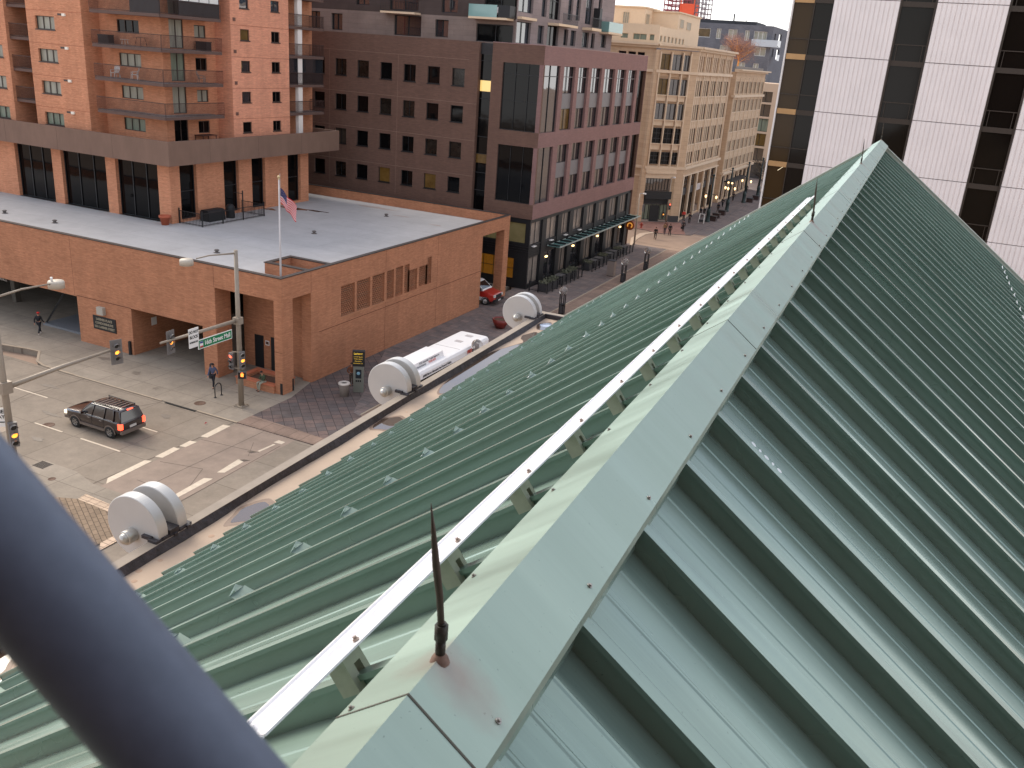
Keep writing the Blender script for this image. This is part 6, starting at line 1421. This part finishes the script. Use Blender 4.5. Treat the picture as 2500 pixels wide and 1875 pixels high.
loft(b, [lower(2.36, .72, .38, .86, .85), lower(2.30, .84, .34, .98, .88), lower(2.1, .90, .32, 1.03, .9), lower(1.6, .93, .32, 1.07, .9), lower(.95, .93, .32, 1.12, .93), lower(0, .93, .32, 1.12, .95), lower(-1.2, .93, .32, 1.13, .95), lower(-2.1, .92, .32, 1.13, .95), lower(-2.32, .88, .36, 1.10, .93), lower(-2.36, .80, .42, 1.0, .9)])
# roof
loft(b, [(.30, [(.60, 1.70), (.66, 1.73), (.55, 1.77), (.2, 1.79)]), (.05, [(.66, 1.72), (.70, 1.75), (.60, 1.81), (.2, 1.83)]), (-1.0, [(.68, 1.72), (.72, 1.76), (.62, 1.82), (.2, 1.84)]), (-2.05, [(.66, 1.70), (.70, 1.73), (.60, 1.79), (.2, 1.81)]), (-2.18, [(.62, 1.69), (.64, 1.71), (.55, 1.74), (.2, 1.76)])])
for s in (-1, 1):
    for p, q, w in (((1.0, .84, 1.08), (.28, .66, 1.74), .07), ((.02, .87, 1.1), (-.12, .70, 1.74), .07), ((-.98, .88, 1.1), (-1.02, .71, 1.75), .08), ((-1.78, .88, 1.1), (-1.72, .70, 1.74), .12), ((-2.3, .82, 1.08), (-2.12, .66, 1.72), .10)):
        b.bar((p[0], s*p[1], p[2]), (q[0], s*q[1], q[2]), w, .05, upv=(1, 0, 0))
body = b.build('body', MAROON, suv)
mod = body.modifiers.new('bevel', 'BEVEL'); mod.width = .018; mod.segments = 2
for p in body.data.polygons: p.use_smooth = True
def pane(par, pts, nm='window'):
    b = MB(); b.poly(pts); return b.build(nm, CARG, par)
for s in (-1, 1):
    for x0, x1, t0, t1 in ((.93, .03, .26, -.10), (-.01, -.94, -.14, -.98), (-1.02, -1.75, -1.04, -1.70), (-1.84, -2.27, -1.76, -2.10)):
        pane(suv, [(x0, s*.865, 1.10), (x1, s*.875, 1.10), (t1, s*.70, 1.72), (t0, s*.69, 1.72)])
pane(suv, [(1.02, -.82, 1.12), (1.02, .82, 1.12), (.30, .65, 1.74), (.30, -.65, 1.74)], 'windscreen')
pane(suv, [(-2.33, -.80, 1.12), (-2.33, .80, 1.12), (-2.17, .62, 1.72), (-2.17, -.62, 1.72)], 'rear_window')
b = MB()
for s in (-1, 1):
    for x in (1.43, -1.46): arch(b, x, .40, .925, .07, s, .34)
    b.box(-1.05, 1.02, *sorted((s*.91, s*.965)), .34, .50)
b.box(-2.44, -2.25, -.88, .88, .40, .62); b.box(2.25, 2.44, -.85, .85, .40, .60)
b.build('cladding', TRIM, suv)
b = MB()
for s in (-1, 1):
    for x in (1.43, -1.46): b.T = Matrix.Translation((x, s*.932, .36)) @ Matrix.Rotation(PI/2, 4, 'X'); b.lathe([(1e-4, 0), (.41, 0)], 24)
b.build('wheel_well', BLACK, suv)
for x in (1.43, -1.46):
    for s in (-1, 1): wheel(suv, x, s*.84, .37, .25, s)
for s in (-1, 1):
    b = MB(); b.bar((.2, s*.60, 1.87), (-2.0, s*.60, 1.86), .05, .04)
    for x in (.1, -.9, -1.95): b.bar((x, s*.60, 1.80), (x, s*.60, 1.87), .06, .04)
    b.build('roof_rail', BLACK, suv)
    b = MB(); b.box(-2.37, -2.14, *sorted((s*.72, s*.925)), .70, 1.05); b.build('tail_light', TAILR, suv)
    b = MB(); b.box(2.14, 2.38, *sorted((s*.55, s*.89)), .72, .90); b.build('headlight', HEADL, suv)
    b = MB(); b.bar((.72, s*.90, 1.13), (.74, s*1.10, 1.2), .16, .14); b.build('mirror', MAROON, suv)
    for x in (.25, -.75): b = MB(); b.box(x-.1, x+.1, *sorted((s*.93, s*.955)), .93, .96); b.build('door_handle', CHROME, suv)
    b = MB()
    for x in (.98, 0, -.98): b.box(x-.008, x+.008, *sorted((s*.925, s*.938)), .5, 1.08)
    b.build('door_gap', BLACK, suv)
b = MB()
for i in range(7): b.box(-1.9+i*.3, -1.86+i*.3, -.58, .58, 1.855, 1.885)
b.build('roof_rack', CHROME, suv)
b = MB(); b.box(-2.26, -2.17, -.2, .2, 1.74, 1.78); b.build('brake_light', TAILR, suv)
b = MB(); b.box(-2.39, -2.36, -.24, .24, .68, .82); b.build('number_plate', pmat('plate_pale', srgb(190, 186, 180), .5), suv)
b = MB(); b.box(2.36, 2.40, -.5, .5, .68, .9); b.build('grille', CHROME, suv)
b = MB(); b.box(-2.375, -2.36, -.7, .7, .98, 1.0); b.box(-2.27, -2.1, -.02, .02, 1.2, 1.24); b.build('tailgate_trim', BLACK, suv)

REDP = pmat('red_van_paint', srgb(168, 40, 32), .3, spec=.7, coat=.6)
van = thing('shuttle_van', (-39.35, 76.1, 0), 'red and white shuttle van nosing out from behind the brick podium', 'van', world=False)
def vl(x, hw, zb, zt): return (x, [(hw*.9, zb), (hw, zb+.15), (hw, zb+.6), (hw*.98, zt-.12), (hw*.9, zt), (hw*.4, zt+.03)])
b = MB(); loft(b, [vl(2.75, .82, .45, .95), vl(2.65, .96, .40, 1.12), vl(2.1, 1.0, .38, 1.25), vl(1.55, 1.0, .38, 1.35), vl(-2.7, 1.0, .38, 1.35)]); body = b.build('body', REDP, van)
b = MB(); loft(b, [(1.55, [(.99, 1.34), (.93, 1.38)]), (.75, [(.99, 1.34), (.80, 2.05)]), (.45, [(.99, 1.34), (.82, 2.12)]), (-2.7, [(.99, 1.34), (.84, 2.12)])]); b.build('roof', WHITE, van)
pane(van, [(1.50, -.86, 1.42), (1.50, .86, 1.42), (.80, .72, 2.03), (.80, -.72, 2.03)], 'windscreen')
for s in (-1, 1):
    pane(van, [(1.30, s*1.0, 1.40), (.45, s*1.0, 1.40), (.42, s*.88, 2.0), (.72, s*.88, 2.0)]); pane(van, [(.30, s*1.0, 1.40), (-2.4, s*1.0, 1.40), (-2.4, s*.89, 2.0), (.30, s*.89, 2.0)])
    b = MB(); b.box(2.62, 2.78, *sorted((s*.6, s*.92)), .85, 1.08); b.build('headlight', pmat('headlight_clear', srgb(200, 196, 190), .2), van)
    b = MB(); b.box(1.2, 1.4, *sorted((s*1.0, s*1.25)), 1.35, 1.6); b.build('mirror', BLACK, van)
    b = MB(); b.box(-2.7, 2.0, *sorted((s*.99, s*1.012)), .40, .75); b.build('lower_panel', WHITE, van)
    for x in (1.85, -1.7): 
        wheel(van, x, s*.9, .38, .25, s)
    b = MB()
    for x in (1.85, -1.7): arch(b, x, .41, .995, .05, s, .38)
    b.build('wheel_arch', BLACK, van)
b = MB(); b.box(2.66, 2.80, -.58, .58, .72, 1.06); b.build('grille', BLACK, van); b = MB(); b.box(2.6, 2.88, -.95, .95, .40, .66); b.build('bumper', BLACK, van)
b = MB(); b.box(2.88, 2.90, -.25, .25, .46, .6); b.build('number_plate', MATS['plate_pale'], van)

WB = pmat('bus_white', srgb(228, 224, 222), .4, var=.03, vscale=1.2)
bus = thing('shuttle_bus', (-29.45, 52.2, 0), 'long white free mall shuttle bus parked on the mall busway behind the parapet', 'bus', world=False)
def bl(y, hw, zt): return [(-hw+.0, .35), (hw, .35), (hw, zt-.22), (hw-.10, zt-.05), (hw-.28, zt), (-hw+.28, zt), (-hw+.10, zt-.05), (-hw, zt-.22)]
b = MB(); b.prism(bl(0, 1.25, 3.05), -5.1, 5.2); b.prism(bl(0, 1.18, 2.98), 5.2, 5.4); b.prism(bl(0, 1.18, 2.95), -5.3, -5.1); bo = b.build('body', WB, bus)
b = MB(); b.prism([(-.78, 3.04), (.78, 3.04), (.68, 3.42), (-.68, 3.42)], -5.0, -.7); b.prism([(-.78, 3.04), (.78, 3.04), (.5, 3.1), (-.5, 3.1)], -.7, -.2); b.build('roof_unit', WB, bus)
b = MB(); b.box(-1.0, 1.0, 1.15, 1.18, 3.04, 3.065); b.box(-.25, .3, 2.6, 3.0, 3.05, 3.075); b.box(-.25, .3, 4.2, 4.6, 3.05, 3.075); b.build('roof_hatch', pmat('bus_hatch_white', srgb(176, 168, 166), .5), bus)  # darker white for the roof hatches and seam
for s in (-1, 1):
    b = MB(); b.box(*sorted((s*1.24, s*1.262)), -5.0, 5.1, 1.15, 2.46); w_ = b.build('window_band', GLD, bus)
    b = MB()
    for i in range(9): b.box(*sorted((s*1.25, s*1.272)), -4.95+i*1.25, -4.89+i*1.25, 1.15, 2.46)
    b.build('window_pillars', BLACK, w_)
    for y in (-3.4, 3.3): 
        bb = MB(); bb.T = Matrix.Translation((s*1.14, y, .45)) @ Matrix.Rotation(PI/2, 4, 'Y'); bb.lathe([(1e-4, -.12), (.45, -.12), (.47, 0), (.45, .12), (1e-4, .12)], 24); bb.build('wheel', TYRE, bus)
b = MB(); b.box(-1.1, 1.1, -5.33, -5.30, 1.2, 2.6); b.build('windscreen', GLD, bus); b = MB(); b.box(-1.0, 1.0, 5.40, 5.42, 1.4, 2.5); b.build('rear_window', GLD, bus)
INK = pmat('bus_ink', srgb(60, 60, 66), .5); RINK = pmat('bus_red_ink', srgb(200, 56, 36), .5)
FB = Matrix(((0, 1, 0, -29.45+1.255), (1, 0, 0, 52.2), (0, 0, 1, 0), (0, 0, 0, 1)))
bus['_off'] = [-29.45, 52.2, 0]
text(bus, '#1000 Electric Alternative Fuel Powered Vehicle', FB @ Matrix.Translation((-2.35, .01, 2.63)), .23, INK, .004, sx=.84, bold=.004)
text(bus, 'FREE', FB @ Matrix.Translation((2.25, .01, 2.68)), .36, RINK, .004, bold=.012); text(bus, 'MallRide', FB @ Matrix.Translation((3.62, .01, 2.68)), .36, INK, .004, bold=.012)
FR = Matrix(((0, .26, 0, -29.45+.79), (1, 0, 0, 52.2), (0, 0, 1, 0), (0, 0, 0, 1)))
Ft = Matrix.Translation((-29.45+.745, 52.2, 3.24)) @ Matrix.Rotation(PI/2, 4, 'Z') @ Matrix.Rotation(R_(-16), 4, 'X') @ Matrix(((1,0,0,0),(0,-1,0,0),(0,0,1,0),(0,0,0,1)))
text(bus, 'RTD named #1 Transit Agency in', Ft @ Matrix.Translation((-2.6, .02, .07)), .19, INK, .004); text(bus, 'North America', Ft @ Matrix.Translation((-3.7, .02, -.11)), .19, INK, .004); text(bus, 'YOUR RIDE', Ft @ Matrix.Translation((-2.3, .02, -.11)), .19, RINK, .004)
bus['_off'] = [0, 0, 0]

# ================================================================== PEOPLE
def skin(name, pts, edges, material, parent=None, lev=1, root=0):
    """pts: [(x,y,z,r)]"""
    me = bpy.data.meshes.new(name); me.from_pydata([p[:3] for p in pts], edges, []); o = bpy.data.objects.new(name, me); COL.objects.link(o)
    if parent is not None: o.parent = parent
    me.materials.append(material)
    md = o.modifiers.new('Skin', 'SKIN'); md.use_smooth_shade = True
    if not me.skin_vertices:
        bpy.context.view_layer.objects.active = o
    for i, p in enumerate(pts):
        sv = me.skin_vertices[0].data[i]; r = p[3]; sv.radius = r if isinstance(r, tuple) else (r, r); sv.use_root = (i == root)
    sb = o.modifiers.new('Sub', 'SUBSURF'); sb.levels = lev; sb.render_levels = lev
    return o
SK = pmat('skin', srgb(168, 120, 98), .6)
def person(loc, rz, label, top, legs, hair, shoes=(30, 30, 32), pose='walk', stride=.28, h=1.0, fingers=False, group=None, hat=None, lean=0, arms=None, longcoat=False):
    """faces local -y"""
    T_ = pmat('cloth_%d_%d_%d' % top, srgb(*top), .85); Lg = pmat('cloth_%d_%d_%d' % legs, srgb(*legs), .85); Hr = pmat('hair_%d_%d_%d' % hair, srgb(*hair), .8); Sh = pmat('shoe_%d_%d_%d' % shoes, srgb(*shoes), .6)
    st = stride if pose == 'walk' else 0
    J = {}
    if pose == 'sit':
        J['pel'] = (0, .05, .60); J['spi'] = (0, .02, .78); J['che'] = (0, -.03, 1.0); J['nek'] = (0, -.09, 1.16); J['hlo'] = (0, -.14, 1.23); J['hhi'] = (0, -.17, 1.32)
        for s, n in ((-1, 'r'), (1, 'l')):
            J['hip'+n] = (s*.09, .02, .58); J['kne'+n] = (s*.14, -.42, .60); J['ank'+n] = (s*.12, -.40 if s < 0 else -.48, .09); J['toe'+n] = (s*.13, -.56 if s < 0 else -.66, .04)
            J['sho'+n] = (s*.18, -.04, 1.08); J['elb'+n] = (s*.23, -.12, .82); J['wri'+n] = (s*.06, -.33, .80); J['han'+n] = (s*.03, -.38, .82)
    else:
        J['pel'] = (0, 0, .95); J['spi'] = (0, 0, 1.13); J['che'] = (0, -.02-lean*.1, 1.32); J['nek'] = (0, -.03-lean*.2, 1.48); J['hlo'] = (0, -.045-lean*.25, 1.57); J['hhi'] = (0, -.05-lean*.27, 1.66)
        for s, n in ((-1, 'r'), (1, 'l')):
            f = s*st
            J['hip'+n] = (s*.09, 0, .91); J['kne'+n] = (s*.10, -f*.6-.04, .50); J['ank'+n] = (s*.10, -f+(.05 if f < 0 else 0), .09 if f >= 0 else .13); J['toe'+n] = (s*.11, -f-.15, .04)
            J['sho'+n] = (s*.19, -.01-lean*.15, 1.41); J['elb'+n] = (s*.25, .04+f*.35-lean*.1, 1.14); J['wri'+n] = (s*.25, -.06+f*.8-lean*.1, .91); J['han'+n] = (s*.25, -.08+f*.9-lean*.1, .84)
    if arms == 'pockets':
        for s, n in ((-1, 'r'), (1, 'l')): J['elb'+n] = (s*.29, .06, 1.14); J['wri'+n] = (s*.2, -.04, .98); J['han'+n] = (s*.16, -.07, .93)
    if arms == 'phone':
        for s, n in ((-1, 'r'), (1, 'l')): J['elb'+n] = (s*.24, -.02, 1.13); J['wri'+n] = (s*.1, -.24, 1.2); J['han'+n] = (s*.06, -.29, 1.24)
    names = ['pel', 'spi', 'che', 'nek', 'hlo', 'hhi', 'hipr', 'kner', 'ankr', 'toer', 'hipl', 'knel', 'ankl', 'toel', 'shor', 'elbr', 'wrir', 'hanr', 'shol', 'elbl', 'wril', 'hanl']
    R = dict(pel=.12, spi=.11, che=.13, nek=.055, hlo=.075, hhi=.085, hip=.085, kne=.055, ank=.038, toe=.03, sho=.055, elb=.04, wri=.028, han=.032)
    pts = [(*J[n], R[n if n in R else n[:3]]) for n in names]
    ix = {n: i for i, n in enumerate(names)}
    E = [('pel', 'spi'), ('spi', 'che'), ('che', 'nek'), ('nek', 'hlo'), ('hlo', 'hhi')]+[(a+s, b_+s) for s in 'rl' for a, b_ in (('hip', 'kne'), ('kne', 'ank'), ('ank', 'toe'), ('sho', 'elb'), ('elb', 'wri'), ('wri', 'han'))]+[('pel', 'hip'+s) for s in 'rl']+[('che', 'sho'+s) for s in 'rl']
    ed = [(ix[a], ix[b_]) for a, b_ in E]
    if fingers:
        for n in 'rl':
            hx_, hy, hz = J['han'+n]; wx, wy, wz = J['wri'+n]; d = Vector((hx_-wx, hy-wy, hz-wz)).normalized(); sd = d.cross(Vector((0, 0, 1))); sd = sd.normalized() if sd.length > .1 else Vector((0, 1, 0))
            cv = d.cross(sd)*(-1)
            for k, (o_, L_) in enumerate(((-.024, .060), (-.008, .072), (.008, .068), (.024, .052))):
                b0 = len(pts); q = Vector(J['han'+n])+sd*o_+d*.02; q2 = q+d*L_*.55; q3 = q2+(d*.7+cv*.5)*L_*.5
                pts += [(*q, .010), (*q2, .009), (*q3, .007)]; ed += [(ix['han'+n], b0), (b0, b0+1), (b0+1, b0+2)]
            b0 = len(pts); q = Vector(J['wri'+n])*.5+Vector(J['han'+n])*.5-sd*.03; q2 = q-sd*.02+d*.04; pts += [(*q, .011), (*q2, .009)]; ed += [(ix['wri'+n], b0), (b0, b0+1)]
    bd = skin('person', pts, ed, SK, None); bd.location = loc; bd.rotation_euler = (0, 0, rz); bd.scale = (h, h, h); tag(bd, label, 'person', group)
    tn = ['pel', 'spi', 'che', 'nek', 'shor', 'elbr', 'wrir', 'shol', 'elbl', 'wril']; tr_ = dict(pel=.14, spi=.135, che=.16, nek=.062, sho=.075, elb=.058, wri=.045)
    tp = [(*J[n], tr_.get(n, tr_.get(n[:3]))) for n in tn]; ti = {n: i for i, n in enumerate(tn)}
    te = [(ti[a], ti[b_]) for a, b_ in [('pel', 'spi'), ('spi', 'che'), ('che', 'nek'), ('che', 'shor'), ('shor', 'elbr'), ('elbr', 'wrir'), ('che', 'shol'), ('shol', 'elbl'), ('elbl', 'wril')]]
    if longcoat: tp.append((0, 0, .72, .17)); te.append((0, len(tp)-1))
    skin('jacket', tp, te, T_, bd)
    ln_ = ['pel', 'hipr', 'kner', 'ankr', 'hipl', 'knel', 'ankl']; lr = dict(pel=.135, hip=.10, kne=.072, ank=.055)
    skin('trousers', [(*J[n], lr.get(n, lr.get(n[:3]))) for n in ln_], [(0, 1), (1, 2), (2, 3), (0, 4), (4, 5), (5, 6)], Lg, bd)
    for s in 'rl': a, t = J['ank'+s], J['toe'+s]; skin('shoe', [(a[0], a[1]+.03, .05+a[2]-.09, .045), (a[0], a[1]-.06, .045+a[2]-.09, .048), (t[0], t[1], t[2], .036)], [(0, 1), (1, 2)], Sh, bd)
    hx_, hy, hz = J['hhi']; b = MB(); b.T = Matrix.Translation((hx_, hy+.012, hz+.012)); b.ball((0, 0, 0), .098, 7, 1.0)
    keep = [(f, m_, s_) for f, m_, s_ in zip(b.f, b.m, b.s) if all((b.v[i][2] > hz-.035 or b.v[i][1] > hy+.035) for i in f)]
    b.f = [k[0] for k in keep]; b.m = [k[1] for k in keep]; b.s = [k[2] for k in keep]; b.build('hair', Hr, bd)
    if hat: b = MB(); b.lathe([(.105, .0), (.108, .03), (.085, .09), (1e-4, .11)], 14, (hx_, hy+.005, hz+.015)); b.box(hx_-.07, hx_+.07, hy-.19, hy-.08, hz+.02, hz+.035); b.build('cap', pmat('hat_%d_%d_%d' % hat, srgb(*hat), .8), bd)
    b = MB(); b.add([(hx_-.016, hy-.082, hz-.03), (hx_+.016, hy-.082, hz-.03), (hx_, hy-.108, hz-.035), (hx_, hy-.084, hz+.005)], [(0, 1, 2), (0, 2, 3), (1, 3, 2)]); b.build('nose', SK, bd)
    for s in (-1, 1):
        b = MB(); b.ball((hx_+s*.032, hy-.078, hz-.004), .011, 4); b.build('eye', pmat('eye_dark', (.02, .015, .01), .3), bd)
        b = MB(); b.ball((hx_+s*.088, hy, hz-.02), .022, 4, 1.3); b.build('ear', SK, bd)
    b = MB(); b.box(hx_-.025, hx_+.025, hy-.088, hy-.08, hz-.066, hz-.058); b.build('mouth', pmat('lip', srgb(130, 76, 70), .6), bd)
    return bd
cs = person((-42.35, 43.65, 0), R_(20), 'man in a blue and grey jacket walking past the garage carrying a black case', (74, 80, 104), (30, 28, 34), (40, 30, 26), fingers=True)
b = MB(); b.prism([(-.16, 0), (.16, 0), (.19, .3), (.15, .62), (.14, 1.02), (.07, 1.1), (-.07, 1.1), (-.14, 1.02), (-.15, .62), (-.19, .3)], -.08, .08)
gc = b.build('instrument_case', pmat('black_case', srgb(34, 34, 40), .6)); gc.location = (-42.72, 43.9, .48); gc.rotation_euler = (R_(-6), 0, R_(20)); tag(gc, 'tall black instrument case carried on the back of the walking man', 'case')
person((-60.8, 44.5, 0), R_(200), 'man in a black jacket and red cap walking past the left garage', (26, 26, 30), (24, 26, 34), (30, 24, 22), shoes=(210, 206, 200), hat=(190, 44, 40), fingers=True)
person((-39.35, 45.28, 0), R_(-12), 'person in a green jacket sitting on the brick planter looking down', (62, 74, 52), (150, 148, 132), (30, 24, 22), pose='sit', shoes=(60, 50, 44), fingers=True)
person((-35.0, 49.5, 0), R_(60), 'person in a brown jacket standing beside the round litter bin', (112, 66, 44), (74, 60, 52), (60, 44, 36), pose='stand', arms='pockets', fingers=True)
far = [((-34.9, 122.3), 20, 'pedestrian in dark clothes, nearest of those on the far crossing', (30, 28, 30), (26, 26, 28), 'walk', None),
       ((-34.95, 127.0), 10, 'pedestrian in a tan jacket and dark trousers on the far crossing', (130, 104, 76), (60, 50, 60), 'walk', None),
       ((-35.3, 128.6), 170, 'pedestrian in a rust coloured top just behind the tan jacket', (110, 70, 60), (60, 50, 50), 'walk', None),
       ((-34.1, 126.8), 200, 'pedestrian in black swinging both arms on the far crossing', (24, 24, 28), (22, 22, 24), 'walk', None),
       ((-33.35, 131.2), 190, 'pedestrian in dark clothes holding a bag low at the far pavement', (58, 50, 50), (30, 24, 26), 'walk', None),
       ((-36.0, 141.0), 30, 'pedestrian in a bright red jacket beside the tan building', (196, 44, 36), (34, 32, 38), 'stand', 'pockets'),
       ((-34.6, 139.4), 10, 'pedestrian in black standing with hands raised near the red jacket', (28, 26, 30), (30, 28, 32), 'stand', 'phone'),
       ((-34.9, 147.3), 40, 'left of two pedestrians in black by the first lamp post', (30, 30, 34), (26, 26, 30), 'walk', None),
       ((-34.4, 147.8), 220, 'right of two pedestrians in black by the first lamp post', (24, 24, 26), (24, 24, 26), 'walk', None),
       ((-33.7, 154.6), 20, 'pedestrian in a long black coat by the second lamp post', (24, 22, 26), (24, 24, 26), 'walk', None),
       ((-34.6, 161.8), 0, 'pedestrian in dark clothes between the second and third lamp posts', (34, 30, 34), (24, 24, 28), 'walk', None),
       ((-34.9, 171.6), 0, 'pedestrian in a dark jacket beside the third lamp post', (46, 40, 42), (26, 26, 28), 'walk', None),
       ((-34.1, 178.5), 180, 'pedestrian walking beyond the third lamp post', (30, 30, 36), (26, 26, 28), 'walk', None),
       ((-35.4, 186.0), 0, 'small distant pedestrian near the end of the tan block', (70, 60, 56), (26, 26, 28), 'walk', None)]
for (x, y), a, lb, c1, c2, po, ar in far: person((x, y, 0 if y > 129 or y < 116 else -.06), R_(a), lb, c1, c2, (36, 28, 24), pose=po, arms=ar, group='pedestrians down the mall')
t = thing('shoulder_bag', (-33.45, 131.1, .45), 'dark bag hanging from the hand of the pedestrian at the far pavement', 'bag', world=False)
b = MB(); b.prism([(-.2, 0), (.2, 0), (.24, .34), (-.24, .34)], -.09, .09); b.build('body', BLACK, t); b = MB(); b.tube([(-.12, 0, .34), (-.08, 0, .5), (.08, 0, .5), (.12, 0, .34)], .015, 6); b.build('handle', BLACK, t)
